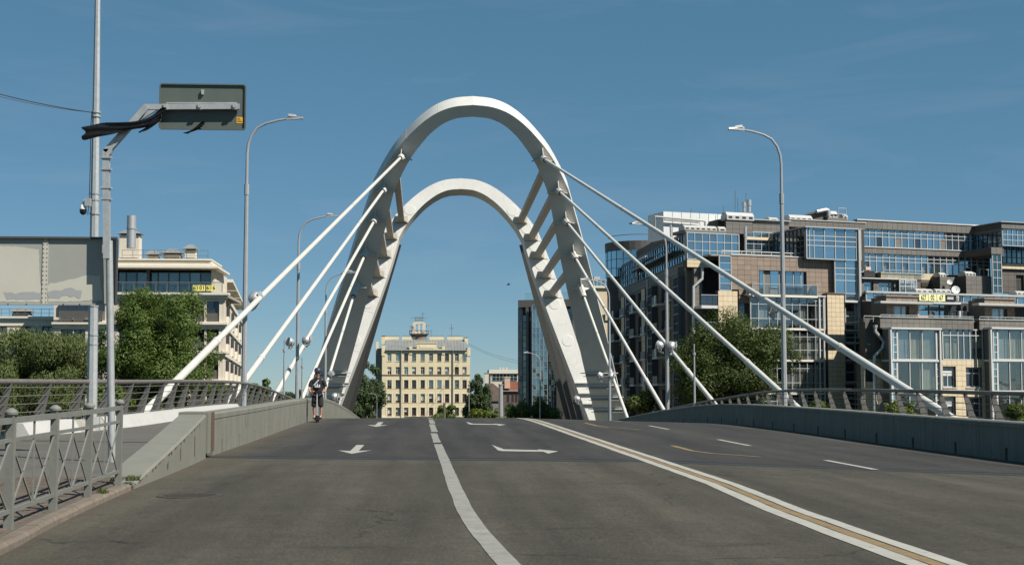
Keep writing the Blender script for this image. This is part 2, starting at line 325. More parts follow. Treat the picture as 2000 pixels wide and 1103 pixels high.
def build(mb, name, mat, parent=None, smooth=False, kind=None, loc=None):
    """world-space mesh builder -> object; children are stored relative to their thing's base"""
    if parent is not None:
        o = bpy.data.objects.new(name, mb.mesh(name, mat, smooth, org(parent))); o.parent = parent
    else:
        l = Vector(loc) if loc is not None else Vector((0, 0, 0))
        o = bpy.data.objects.new(name, mb.mesh(name, mat, smooth, l)); o.location = l; ORG[o.name] = l
    COL.objects.link(o)
    if kind: o['kind'] = kind
    ORG.setdefault(o.name, org(o.parent) if parent is not None else o.location.copy())
    return o
def copy_tree(o, parent=None):
    c = o.copy(); COL.objects.link(c)
    if parent is not None: c.parent = parent
    for ch in list(o.children): copy_tree(ch, c)
    return c
UNIT = {}
def unit(mat):
    if mat not in UNIT:
        b = MB(); b.box(-.5, .5, -.5, .5, -.5, .5); UNIT[mat] = b.mesh('piece_' + mat, mat)
    return UNIT[mat]
CNT = {}; REST = {}
LIMIT = 290
def top(o):
    while o.parent is not None: o = o.parent
    return o
def piece(name, parent, c, u, size, mat, tilt=0.0):
    """one tile / pane / brick: shared unit mesh, own transform; past the limit it joins the rest"""
    t = top(parent); key = (t.name, name); CNT[key] = CNT.get(key, 0) + 1; ang = math.atan2(u.y, u.x)
    if CNT[key] > LIMIT:
        mb = REST.setdefault((t.name, name, mat), (MB(), t))[0]
        U = Vector((math.cos(ang), math.sin(ang), 0)) * size[0] / 2; V = Vector((-math.sin(ang), math.cos(ang), 0)) * size[1] / 2; Z = Vector((0, 0, size[2] / 2)); c = Vector(c)
        mb.hexa([c-U-V-Z, c+U-V-Z, c+U+V-Z, c-U+V-Z, c-U-V+Z, c+U-V+Z, c+U+V+Z, c-U+V+Z]); return None
    o = bpy.data.objects.new(name, unit(mat)); o.parent = parent; o.location = Vector(c) - org(parent); o.scale = size
    o.rotation_euler = (random.uniform(-tilt, tilt), 0, ang + random.uniform(-tilt, tilt)); COL.objects.link(o); return o
def flush_rest():
    for (tn, name, mat), (mb, t) in REST.items():
        o = build(mb, name, mat, t); o['kind'] = 'stuff'
# ================================================================== SETTING
def sheet(name, xs, ys, zf, mat, kind='structure'):
    mb = MB(); nx = len(xs)
    for y in ys:
        for x in xs: mb.v.append((x, y, zf(x, y)))
    for j in range(len(ys) - 1):
        for i in range(nx - 1): a = j * nx + i; mb.f.append((a, a + 1, a + nx + 1, a + nx))
    return build(mb, name, mat, kind=kind, smooth=True)
# one ground sheet: near bank, river bed, far bank out to the horizon
def zg(x, y):
    if y < 21: return -1.95
    if y < 29: return -1.95 - (y - 21) * 0.85
    if y < 124: return -9.5
    if y < 126: return -9.5 + (y - 124) * 1.9
    return -5.7 - 0.9 * min(1, max(0, (y - 150) / 60))
sheet('ground', [-2500, -300, -60, -25, -12, 25, 60, 300, 2500], [-400, -60, 0, 21, 25, 29, 60, 124, 126, 150, 210, 400, 1000, 4500], zg, 'terrain')
sheet('river_water', [-900, -60, 60, 900], [23, 60, 125.2], lambda x, y: -7.4, 'water')
mb = MB(); mb.box(-400, -12, 123.6, 125.6, -9, -5.3); mb.box(20.5, 400, 123.6, 125.6, -9, -5.3); build(mb, 'quay_wall', 'quay', kind='structure')
# carriageway
ry = [-15 + i * 1.0 for i in range(15)] + [i * 0.5 for i in range(240)] + [120 + 4 * i for i in range(71)]
rxs = [-4.7, -3.0, -1, 1, 3, AX, 5.5, 7, 9, 11, 13.3]
road = sheet('road', rxs, ry, zroad, 'asphalt')
ORG['road'] = Vector((0, 0, 0))
def strip(name, pts, w, mat, dz=0.005, step=0.6, jitter=0.0, zf=zroad, parent=None):
    """painted line along plan points"""
    L = []
    for (a, b) in zip(pts, pts[1:]):
        n = max(1, int(math.dist(a, b) / step))
        L += [(a[0] + (b[0]-a[0])*k/n, a[1] + (b[1]-a[1])*k/n) for k in range(n)]
    L.append(pts[-1]); mb = MB(); prev = None
    for i, p in enumerate(L):
        q0 = L[max(0, i-1)]; q1 = L[min(len(L)-1, i+1)]; t = Vector((q1[0]-q0[0], q1[1]-q0[1])).normalized(); n = Vector((t.y, -t.x))
        wl_ = w/2 + random.uniform(-jitter, jitter); wr_ = w/2 + random.uniform(-jitter, jitter)
        a = (p[0]-n.x*wl_, p[1]-n.y*wl_); b = (p[0]+n.x*wr_, p[1]+n.y*wr_)
        cur = ((a[0], a[1], zf(*a)+dz), (b[0], b[1], zf(*b)+dz))
        if prev: mb.quad(prev[0], prev[1], cur[1], cur[0])
        prev = cur
    return build(mb, name, mat, parent or road)
strip('lane_line', [(0.82, 4), (0.74, 9), (0.69, 11.4), (0.55, 14), (0.49, 16), (0.45, 20), (0.42, 26.6), (0.375, 34)], 0.19, 'marking_worn', jitter=0.005, step=0.5)
for a, b in ((34.9, 40.9), (42, 49.4), (50.2, 56), (58, 62)): strip('lane_dash', [(0.365, a), (0.33, b)], 0.19, 'marking_worn', jitter=0.01)
dl = [(4.2, 3), (4.12, 9), (4.08, 13), (4.1, 16), (4.28, 20.2), (4.34, 27), (4.36, 36.4), (4.3, 45), (4.3, 80), (4.3, 110)]
for off, w, m, nm in ((-0.165, 0.17, 'marking', 'centre_line'), (0.17, 0.16, 'marking', 'centre_line'), (0.0, 0.125, 'marking_tan', 'centre_stripe')):
    strip(nm, [(x + off, y) for x, y in dl], w, m, jitter=0.008)
for a, b in ((25.4, 28.6), (35.3, 39.1), (47.1, 51.2), (58.5, 62)): strip('lane_dash', [(8.17, a), (8.17, b)], 0.14, 'marking', jitter=0.006)
def flat_poly(name, poly, mat, dz=0.006):
    mb = MB(); mb.quad(*[(x, y, zroad(x, y) + dz) for x, y in poly]); return build(mb, name, mat, road)
for x0, y0, y1 in ((-1.44, 29.4, 33.6), (-1.5, 46.6, 52.2)):     # straight arrows towards the camera
    k = (y1 - y0)
    flat_poly('arrow', [(x0-.09, y1), (x0-.09, y0+.30*k), (x0-.36, y0+.36*k), (x0, y0), (x0+.36, y0+.36*k), (x0+.09, y0+.30*k), (x0+.09, y1)], 'marking')
for x0, y0, y1 in ((1.72, 29.6, 33.5), (1.70, 48.0, 52.8)):      # turn arrows
    k = (y1 - y0)
    for pl in ([(x0-.09, y1), (x0+.07, y0+.42*k), (x0+.07, y0+.20*k), (x0-.02, y0+.20*k), (x0-.09, y0+.3*k)],
               [(x0+.07, y0+.42*k), (x0+.84, y0+.30*k), (x0+.84, y0+.12*k), (x0+.07, y0+.20*k)],
               [(x0+.78, y0+.42*k), (x0+1.16, y0+.16*k), (x0+.86, y0-.10*k)]): flat_poly('arrow', [(a, b) for a, b in pl], 'marking', 0.006 if len(pl) != 3 else 0.0075)
for pts in ([(6.0, 34.1), (5.98, 31.4), (6.2, 30.4), (7.0, 29.3)], [(6.05, 53), (6.0, 49), (6.2, 47.5), (7.05, 45.8)]): strip('arrow', pts, 0.15, 'marking_tan', jitter=0.01)
strip('expansion_joint', [(-4.6, 28.35), (13.2, 24.1)], 0.42, 'joint_seal', dz=0.004, jitter=0.04)
strip('expansion_joint', [(-4.6, 28.95), (13.2, 24.7)], 0.07, 'joint_seal', dz=0.004, jitter=0.01)
# manhole
mh = Vector((-2.95, 18.5, zroad(-2.95, 18.5)))
t = thing('manhole_cover', 'round rusty brown manhole cover set in the road left of the lane line', 'manhole', mh)
def tilt_ring(r0, r1, z0, z1, n=28):
    b = MB(); sl_ = (zr(19.5) - zr(17.5)) / 2
    def P(r, k, z): a = 2*math.pi*k/n; return (mh.x + r*math.cos(a), mh.y + r*math.sin(a), mh.z + z + sl_ * r*math.sin(a))
    for k in range(n):
        b.quad(P(r0, k, z1), P(r1, k, z1), P(r1, k+1, z1), P(r0, k+1, z1)); b.quad(P(r1, k, z0), P(r1, k+1, z0), P(r1, k+1, z1), P(r1, k, z1))
    return b
build(tilt_ring(0.33, 0.42, 0, 0.007), 'rim', 'cast_iron', t); build(tilt_ring(0.0, 0.32, 0, 0.005), 'lid', 'cast_iron', t)
b = MB()
for k in range(-3, 4):
    w = math.sqrt(max(0, .30**2 - (k*.08)**2)); b.box(mh.x - w, mh.x + w, mh.y + k*.08 - .018, mh.y + k*.08 + .018, mh.z + .006 + k*.0006, mh.z + .012 + k*.0006)
build(b, 'ribs', 'cast_iron', t)

# pavement on the left, kerb stones, brick pavers
mb = MB(); ysw = [-15 + i for i in range(33)] + [18 + .5 * i for i in range(24)] + [30 + 2 * i for i in range(46)]
rows = []
for y in ysw:
    x1 = (kx(y) - 0.16) if y < 19.6 else -4.2 - 0.3
    x0 = rx(y) + 0.05; rows.append([(x0 + (x1 - x0) * i / 4, y, zwalk(y)) for i in range(5)] + [(x1, y, zr(y) - 0.1)])
for a, c in zip(rows, rows[1:]):
    for i in range(5): mb.quad(a[i], a[i+1], c[i+1], c[i])
pave = build(mb, 'pavement', 'walk', kind='structure')
# right-hand footway behind the barrier
mb = MB(); rows = [[(13.2, y, zroad(13, y) + .26), (16.1, y, zroad(13, y) + .26), (16.1, y, zroad(13, y) - .5)] for y in [10 + 2 * i for i in range(60)]]
for a, c in zip(rows, rows[1:]):
    for i in range(2): mb.quad(a[i], a[i+1], c[i+1], c[i])
build(mb, 'pavement', 'walk', kind='structure')
# bridge deck sides so that the deck has thickness
mb = MB()
for xa in (-8.9, 16.1):
    rows = [[(xa, y, zr(y) - .05), (xa + .5, y, zr(y) - .05), (xa + .5, y, zr(y) - 1.2), (xa, y, zr(y) - 1.2)] for y in [27 + 3 * i for i in range(40)]]
    mb.loft(rows)
build(mb, 'deck_edge', 'steel_grey', kind='structure')
mb = MB()
rows = [[(-8.5, y, zr(y) - .45), (16.2, y, zr(y) - .75), (16.2, y, zr(y) - .9), (-8.5, y, zr(y) - .9)] for y in [27 + 3 * i for i in range(45)]]
mb.loft(rows); build(mb, 'deck_plate', 'steel_grey', kind='structure')
y = 6.0
while y < 19.3:
    y1 = min(y + 1.0, 19.5); b = MB(); xa, xb = kx(y + .006), kx(y1 - .006); za, zb = zr(y), zr(y1)
    h = .08 + random.uniform(-.005, .005)
    prof = lambda x, yy, z: [(x - .18, yy, z - .1), (x - .18, yy, z + h), (x - .03, yy, z + h), (x, yy, z + h - .03), (x + .012, yy, z - .1)]
    b.loft([prof(xa, y + .006, za), prof(xb, y1 - .006, zb)]); build(b, 'kerb_stone', 'granite', pave); y = y1
# brick pavers in stretcher rows (long side across the walk)
bl, bw, gap = .24, .12, .012
row = 0; yy = 11.4
while yy < 20.2:
    xk = kx(yy) - .19; x = xk - (bl/2 if row % 2 else 0)
    if row % 2: 
        c = Vector((xk - bl/4, yy, zwalk(yy) + .004)); piece('paver', pave, c, Vector((1, 0)), (bl/2 - gap, bw - gap, .03 + random.uniform(-.003, .004)), 'paver')
    while x - bl > xk - 1.55:
        c = Vector((x - bl/2, yy, zwalk(yy) + .004)); piece('paver', pave, c, Vector((1, 0)), (bl - gap, bw - gap, .03 + random.uniform(-.004, .005)), 'paver', 0.006)
        x -= bl
    yy += bw; row += 1
strip('expansion_joint', [(-8.4, 29.6), (-4.65, 28.6)], 0.10, 'joint_seal', dz=0.005, zf=lambda x, y: zwalk(y), parent=pave)

# ================================================================== BARRIERS
def bface(Y): return hermite([19, 24, 29, 33, 120], [-3.88, -4.0, -4.17, -4.2, -4.2], Y)
def bsec(xf, sgn, y, z, h, zb=0.0, back=0.0, th=.42):
    # road-side face at xf, body extends to xf + sgn*th
    o = lambda d, zz: (xf + sgn * d, y, z + zz)
    return [o(back, zb), o(0.0 if not back else back, h - .13 if not back else zb + .27), o(-.012 if not back else back, h - .125 if not back else zb + .27), o(-.012 if not back else back, h - .03 if not back else zb + .28), o(.02 if not back else back, h if not back else zb + .28), o(th, h if not back else zb + .28), o(th, -.15)]
def panel(parent, xf, sgn, y0, y1, hf, mat):
    b = MB(); ym = (y0 + y1) / 2; fx = xf if callable(xf) else (lambda q: xf)
    zf_ = lambda y: zroad(fx(y), y); g = .012
    for a, c in ((y0 + g, ym - .075), (ym + .075, y1 - g)):
        b.loft([bsec(fx(q), sgn, q, zf_(q), hf(q), -.12) for q in (a, (a + c) / 2, c)])
    a, c = ym - .075, ym + .075            # above the drain slot, and the set-back bottom of the slot
    top_ = lambda q: [(p[0], p[1], max(p[2], zf_(q) + .27)) for p in bsec(fx(q), sgn, q, zf_(q), hf(q), -.12)]
    b.loft([top_(a), top_(c)])
    low = lambda q: [(fx(q) + sgn*.16, q, zf_(q) - .12), (fx(q) + sgn*.16, q, zf_(q) + .268), (fx(q) + sgn*.42, q, zf_(q) + .268), (fx(q) + sgn*.42, q, zf_(q) - .12)]
    b.loft([low(a), low(c)])
    return build(b, 'panel', mat, parent)
hb = lambda y: .85
t = thing('concrete_barrier', 'grey painted concrete barrier with rusty sloping near end, left of the road', 'barrier', (-4.2, 29, zr(29)))
b = MB()                                    # sloping end
def ramp_h(q): return .07 + (.86 - .07) * min(1, max(0, (q - 19.7) / (27.9 - 19.7)))
b.loft([[(bface(q) - .0, q, zr(q) - .12), (bface(q) - .0, q, zr(q) + ramp_h(q) - .03), (bface(q) - .03, q, zr(q) + ramp_h(q)), (bface(q) - .5, q, zr(q) + ramp_h(q)), (bface(q) - .5, q, zr(q) - .12)] for q in [19.7 + .5 * i for i in range(17)]])
build(b, 'sloping_end', 'barrier_ramp', t)
b = MB(); q0, q1 = 27.72, 28.75
for x_ in (0.03,):
    b.loft([[(bface(q) + .03, q, zr(q) + .10), (bface(q) + .03, q, zr(q) + .885), (bface(q) - .53, q, zr(q) + .885), (bface(q) - .53, q, zr(q) - .05), (bface(q) - .2, q, zr(q) - .05), (bface(q) - .2, q, zr(q) + .10)] for q in (q0, q1)])
build(b, 'joint_cover', 'barrier_ramp', t)
b = MB(); b.loft([[(bface(q) + .04, q, zr(q) + .11), (bface(q) + .04, q, zr(q) + .87), (bface(q) + .032, q, zr(q) + .87), (bface(q) + .032, q, zr(q) + .11)] for q in (28.25, 28.73)])
build(b, 'rust_plate', 'rust', t)
chips = random.Random(8)                      # chipped, rusting upper edge of the sloping end
for k in range(16):
    q = 20.0 + k * .42 + chips.uniform(0, .35); L2 = chips.uniform(.05, .36); d_ = chips.uniform(.015, .07); b = MB()
    zt = lambda qq: zr(qq) + ramp_h(qq)
    b.quad((bface(q) + .004, q, zt(q) - .035), (bface(q + L2) + .004, q + L2, zt(q + L2) - .035), (bface(q + L2*.8) + .004, q + L2*.8, zt(q + L2*.8) - .035 - d_*.6), (bface(q + L2*.4) + .004, q + L2*.4, zt(q + L2*.4) - .035 - d_), (bface(q) + .004, q, zt(q) - .05))
    build(b, 'rust_chip', 'rust', t)
for q, w_, h0_, h1_ in ((25.9, .10, .12, .52), (24.0, .08, .15, .38), (22.6, .12, .08, .22)):
    b = MB(); b.quad((bface(q) + .004, q, zr(q) + h0_), (bface(q + w_) + .004, q + w_, zr(q) + h0_ + .03), (bface(q + w_) + .004, q + w_, zr(q) + h1_), (bface(q) + .004, q, zr(q) + h1_ - .04)); build(b, 'rust_streak', 'rust', t)
b = MB(); q = 19.69; b.quad((bface(q) - .49, q, zr(q) - .02), (bface(q) - .005, q, zr(q) - .02), (bface(q) - .005, q, zr(q) + .045), (bface(q) - .49, q, zr(q) + .055)); build(b, 'rust_edge', 'rust', t)
y = 28.85
while y < 100: panel(t, bface, -1, y, y + 3, hb, 'barrier'); y += 3
t = thing('concrete_barrier', 'shaded concrete barrier with drain slots along the right of the road', 'barrier', (12.85, 29, zroad(12.85, 29)))
y = 20.3
while y < 108: panel(t, 12.85, 1, y, y + 3, hb, 'barrier'); y += 3

# ================================================================== RAILINGS
def railing(xf, ztop, zbot, sgn, y0, y1, dy, label):
    """sgn: direction of the outside. leaning saw-toothed plates, tube handrail, wires"""
    base = Vector((xf((y0+y1)/2), (y0+y1)/2, zbot((y0+y1)/2)))
    t = thing('bridge_railing', label, 'railing', base)
    ys_ = [y0 + .75 * i for i in range(int((y1 - y0) / .75) + 1)]
    lean = .34
    b = MB(); b.tube([(xf(q) - sgn * lean, q, ztop(q)) for q in ys_], .058, 10); build(b, 'handrail', 'rail_steel', t, True)
    for k in range(6):
        f_ = .12 + k * .155; b = MB()
        b.tube([(xf(q) - sgn * (lean * f_ + .05), q, zbot(q) + (ztop(q) - zbot(q)) * f_) for q in ys_], .011, 5); build(b, 'wire', 'rail_steel', t)
    q = y0 + .6
    while q < y1:
        h = ztop(q) - zbot(q) - .03; b = MB(); out = []; inn = []
        for k in range(5):                  # teeth on the outside, straight inside edge
            f0, f1 = k / 5, (k + 1) / 5
            xo0 = lerp(.15, .06, f0) ; xo1 = lerp(.15, .06, f1) - .055
            out += [(xo0 - lean * f0, f0 * h), (xo1 - lean * f1 + .03, f1 * h)]
        inn = [(-.15 + .09 - lean, h), (-.15, 0)]
        poly = [(xf(q) + sgn * x_, q - .02, zbot(q) + z_) for x_, z_ in out + inn]
        b.prism(poly, (0, .04, 0)); build(b, 'post', 'rail_plate', t); q += dy
    # joint sleeves on the handrail
    q = y0 + 3
    while q < min(y1, 62):
        b = MB(); b.tube([(xf(q) - sgn*lean, q, ztop(q)), (xf(q + .3) - sgn*lean, q + .3, ztop(q + .3))], .064, 10); build(b, 'sleeve', 'rail_plate', t, True); q += 6
    return t
def lerp(a, b, f): return a + (b - a) * f
rl = railing(lambda y: rx(y) - .28, lambda y: zr(y) + 1.47, lambda y: zwalk(y) + .02, -1, 23.5, 118, 2.0, 'dark bridge railing with round handrail and wires, left of the footway')
rr = railing(lambda y: 16.1, lambda y: zr(y) + 1.17, lambda y: zroad(13, y) + .2, 1, 24.0, 118, 2.0, 'dark bridge railing with saw-toothed posts, beyond the right-hand barrier')
# white painted kerb below the left railing
t = thing('white_kerb', 'white painted concrete kerb under the left bridge railing', 'kerb', (rx(40), 40, zwalk(40)))
def ksec(q, h=.30): return [(rx(q) - .12, q, zwalk(q) - .2), (rx(q) - .12, q, zwalk(q) + h), (rx(q) + .14, q, zwalk(q) + h), (rx(q) + .34, q, zwalk(q) - .05), (rx(q) + .34, q, zwalk(q) - .2)]
segs = [(30.6, 33.4), (35.3, 38.2), (38.22, 41.2), (41.22, 44.2), (44.22, 47.2), (47.22, 50.2), (50.22, 53.2), (53.22, 57.6)]
for a, c in segs:
    b = MB(); n = max(1, int((c - a) / .5)); b.loft([ksec(a + (c - a) * i / n) for i in range(n + 1)]); build(b, 'kerb_block', 'white_paint', t)
b = MB(); b.loft([ksec(33.42 + .3 * i, .27) for i in range(7)]); build(b, 'plinth', 'concrete', t)
b = MB(); b.loft([ksec(57.62 + 2 * i, .2) for i in range(30)]); build(b, 'plinth', 'concrete', t)

# ================================================================== THE BRIDGE ARCHES
NEAR_C = [(0, 23.6), (1.5, 23.45), (2.8, 23.0), (4.0, 22.2), (5.0, 21.25), (6.0, 20.1), (6.9, 18.7), (7.6, 17.4)]
FAR_C = [(0, 23.05), (1.5, 22.9), (2.8, 22.4), (4.0, 21.6), (5.0, 20.7), (6.0, 19.6), (6.9, 18.4), (7.6, 17.2)]
def arch_curve(C, slope, zb):
    hs = [c[0] for c in C]; P = []
    # dense sampling by arc: use parameter along the list
    ts = list(range(len(C)))
    for i in range(8 * (len(C) - 1) + 1):
        tt = i / 8; P.append((hermite(ts, [c[0] for c in C], tt), hermite(ts, [c[1] for c in C], tt)))
    z = C[-1][1]
    while z > zb: z -= 1.4; P.append((C[-1][0] + (C[-1][1] - z) * slope, z))
    return [(-h, z) for h, z in P[::-1]] + P[1:]
def half_at(C, slope, z):
    if z <= C[-1][1]: return C[-1][0] + (C[-1][1] - z) * slope
    return float(np.interp(-z, [-c[1] for c in C], [c[0] for c in C]))
def arch_mesh(P, y0, lean, bw_, th):
    """front-face centreline P (offset from axis, height); face plane leans: y = y0 + lean*z; th = depth behind the face"""
    n_ = Vector((0, 1, -lean)).normalized() if True else None   # backward, square to the face plane
    up = Vector((0, lean, 1)).normalized(); rings = []
    mb = MB()
    for i, (h, z) in enumerate(P):
        a, c = P[max(0, i-1)], P[min(len(P)-1, i+1)]
        k = math.sqrt(1 + lean * lean); t = Vector((c[0]-a[0], (c[1]-a[1]) * k)).normalized()
        nrm = Vector((-t.y, t.x))             # outward (extrados) within the plane
        p = Vector((AX + h, y0 + lean * z, z)); o = Vector((1, 0, 0)) * nrm.x + up * nrm.y; w = bw_(z) / 2
        rings.append([p + o * w, p - o * w, p - o * w + n_ * th(z), p + o * w + n_ * th(z)])
    mb.loft(rings); return mb
bw_near = lambda z: float(np.interp(z, [-8, 0, 5, 9, 12.5, 15, 18, 20, 22, 23.6], [3.0, 2.8, 2.68, 2.5, 2.34, 2.05, 1.72, 1.5, 1.22, 1.08]))
bw_far = lambda z: float(np.interp(z, [-8, -2, 0, 5, 10, 13, 15, 17, 19, 21, 23.05], [1.2, 1.35, 1.5, 1.85, 2.15, 2.2, 2.1, 1.85, 1.6, 1.4, 1.25]))
bridge = thing('arch_bridge', 'white twin-arch bridge pylon with slanting stay cables over the road', 'bridge', (AX, 140, -6))
N0, NL, F0, FL = 135.0, -0.727, 150.0, 0.25
pN = arch_curve(NEAR_C, .3203, -8); pF = arch_curve(FAR_C, .322, -8)
o = build(arch_mesh(pN, N0, NL, bw_near, lambda z: 1.78 + max(0, 12 - z) * .02), 'arch', 'steel_white', bridge); o['label'] = 'near arch leaning towards the viewer, its underside in shade'
archN = o
o = build(arch_mesh(pF, F0, FL, bw_far, lambda z: 1.9), 'arch', 'steel_white', bridge); o['label'] = 'far arch leaning away, its sunlit white face in view'
archF = o
def nearP(s, z, d=0): h = half_at(NEAR_C, .3203, z); n = Vector((0, -1, NL)).normalized(); return Vector((AX + s*h, N0 + NL*z, z)) + n * d
def farP(s, z, d=0): h = half_at(FAR_C, .322, z); n = Vector((0, -1, FL)).normalized(); return Vector((AX + s*h, F0 + FL*z, z)) + n * d
# plate joints across the arch faces
def seams(P, y0, lean, bwf, th, par):
    k = math.sqrt(1 + lean * lean); n_ = Vector((0, 1, -lean)).normalized(); up = Vector((0, lean, 1)).normalized(); acc = 0
    for i in range(1, len(P) - 1):
        acc += math.hypot(P[i][0] - P[i-1][0], (P[i][1] - P[i-1][1]) * k)
        if acc < 3.4: continue
        acc = 0; a, c = P[i-1], P[i+1]; t = Vector((c[0]-a[0], (c[1]-a[1]) * k)).normalized(); p = Vector((AX + P[i][0], y0 + lean * P[i][1], P[i][1])); o = Vector((1, 0, 0)) * -t.y + up * t.x; w = bwf(P[i][1]) / 2; T = (Vector((1, 0, 0)) * t.x + up * t.y)
        b = MB(); b.bar(p - o * w - n_ * .004, p + o * w - n_ * .004, .03, .014, up=n_); b.bar(p + o * (w + .004), p + o * (w + .004) + n_ * th(P[i][1]), .03, .014, up=o); build(b, 'plate_joint', 'steel_white', par)
seams(pN, N0, NL, bw_near, lambda z: 1.78 + max(0, 12 - z) * .02, archN); seams(pF, F0, FL, bw_far, lambda z: 1.9, archF)
# struts between the arches with flared feet, discs on the far arch
zst = [18.9, 17.0, 15.0, 12.8, 10.7]
for s in (-1, 1):
    for z in zst:
        a = farP(s, z, -.02); c = nearP(s, z + .25, -1.4); d = (c - a).normalized(); b = MB()
        b.bar(a, c, .62, .5); st = build(b, 'strut', 'strut_dirty', bridge)
        b = MB(); x = Vector((1, 0, 0)); upf = Vector((0, FL, 1)).normalized()
        f0 = a; f1 = a + d * .9
        b.hexa([f0 - x*.75 - upf*.42, f0 + x*.75 - upf*.42, f1 + x*.33 - upf*.27, f1 - x*.33 - upf*.27, f0 - x*.75 + upf*.42, f0 + x*.75 + upf*.42, f1 + x*.33 + upf*.27, f1 - x*.33 + upf*.27])
        build(b, 'flared_foot', 'strut_dirty', st)
        b = MB(); p = farP(s, z - .45, .012); w_ = bw_far(z) / 2 - .08; b.bar(p - x * w_, p + x * w_, .05, .03); build(b, 'weld_seam', 'steel_grey', archF)
    for z in (20.0, 17.95, 16.0, 13.9, 11.75, 9.6, 5.6):
        p = farP(s, z, 0.0); n = Vector((0, -1, FL)).normalized(); q = n.to_track_quat('Z', 'Y').to_matrix().to_4x4(); b = MB()
        b.lathe([(.62, -.01), (.62, .02), (.585, .03), (.0, .03)], 28, Matrix.Translation(p) @ q); build(b, 'disc', 'steel_white', archF)
# stay cables
zc = [20.1, 17.6, 15.2, 12.5, 9.75]; yc = [45.0, 63.0, 81.0, 99.3, 117.4]; zl_ = [-.52, -.5, -.50, -.8, -1.4]
for s in (-1, 1):
    for i in range(5):
        a = nearP(s, zc[i], 0); e = Vector((AX + s * 12.6, yc[i], zl_[i] - (.12 if s > 0 else 0) + (.08 if s < 0 else 0))); d = (e - a).normalized(); e2 = e + d * 1.6; L_ = (e - a).length
        b = MB(); b.tube([a + d * 1.0, e2], .122, 16); cab = build(b, 'stay_cable', 'cable_white', bridge, True)
        b = MB(); b.tube([e - d * (L_ * .10 + 1.2), e2], .140, 16); build(b, 'lower_sleeve', 'cable_white', cab, True)
        b = MB(); q0_ = e - d * (L_ * .10 + 1.2); b.tube([q0_ - d * .12, q0_ + d * .22], .160, 16); build(b, 'collar', 'cable_white', cab, True)
        b = MB(); q0_ = a + d * (L_ * (.28 if i % 2 else .40)); b.tube([q0_, q0_ + d * .14], .132, 16); build(b, 'band', 'steel_grey', cab, True)
        b = MB(); b.tube([a - d * .3, a + d * 1.35, a + d * 1.6], [.30, .26, .23], 16); sk = build(b, 'socket', 'cable_white', cab, True)
        b = MB(); b.tube([a + d * 1.6, a + d * 1.66], .20, 16); build(b, 'ring', 'slot_dark', cab, True)
        # three star-shaped fins holding the socket against the arch face
        n = Vector((0, -1, NL)).normalized(); v1 = Vector((0, NL, 1)).normalized(); v2 = Vector((1, 0, 0))
        for ang in (90, 200, 340):
            w = (v1 * math.sin(R(ang)) + v2 * math.cos(R(ang)) * 1.0); b = MB(); side = n.cross(w).normalized() * .035
            poly = [a - n*.05 + w*.1, a - n*.05 + w*.98, a + n*.12 + w*.90, a + d*.55 + w*.34, a + d*1.3 + w*.28, a + d*1.3]
            b.prism([p - side for p in poly], side * 2); build(b, 'fin', 'cable_white', cab)
        # anchor bracket outside the railing
        b = MB(); p = e2 + Vector((0, 0, -.1)); b.prism([p + Vector((s*.1, -.3, -.9)), p + Vector((s*.1, .5, -.9)), p + Vector((s*.1, .35, .15)), p + Vector((s*.1, -.05, .25))], (-s * 1.1, 0, 0)); build(b, 'anchor_bracket', 'cable_white', cab)
# flat rear stays behind the far arch, splayed back towards the deck
for s in (-1, 1):
    for (xa, ya, Ya), (xb, yb, Yb) in (((1019, 478, 157.2), (1107, 808, 164)), ((1040, 520, 156.2), (1119, 808, 161)), ((1070, 590, 155.2), (1130.5, 808, 158.5)), ((1096, 655, 154.2), (1142, 808, 156))):
        a, e = at(xa, ya, Ya), at(xb, yb, Yb); e = e + (e - a) * .28
        if s < 0: a.x = 2 * AX - a.x; e.x = 2 * AX - e.x
        b = MB(); b.bar(a, e, .56, .30, up=(0, 1, 0)); build(b, 'rear_stay', 'stay_grey', bridge)
# ledge plates round the feet of the arches
for s in (-1, 1):
    for z in (1.9, 0.75, -.35, -1.5):
        p = nearP(s, z, 0); w = bw_near(z) / 2 + .3; b = MB(); b.box(p.x - w, p.x + w, p.y - .2, p.y + 1.9, z - .035, z + .035); build(b, 'ledge', 'steel_white', bridge)
        b = MB(); b.box(p.x - w + .12, p.x + w - .12, p.y - .06, p.y + .4, z - .33, z - .28); build(b, 'ledge', 'steel_grey', bridge)
    for z in (1.1, 0.0, -1.1):
        p = farP(s, z, 0); w = bw_far(z) / 2 + .12; b = MB(); b.box(p.x - w, p.x + w, p.y - .35, p.y + .6, z - .05, z + .05); build(b, 'ledge', 'steel_white', bridge)
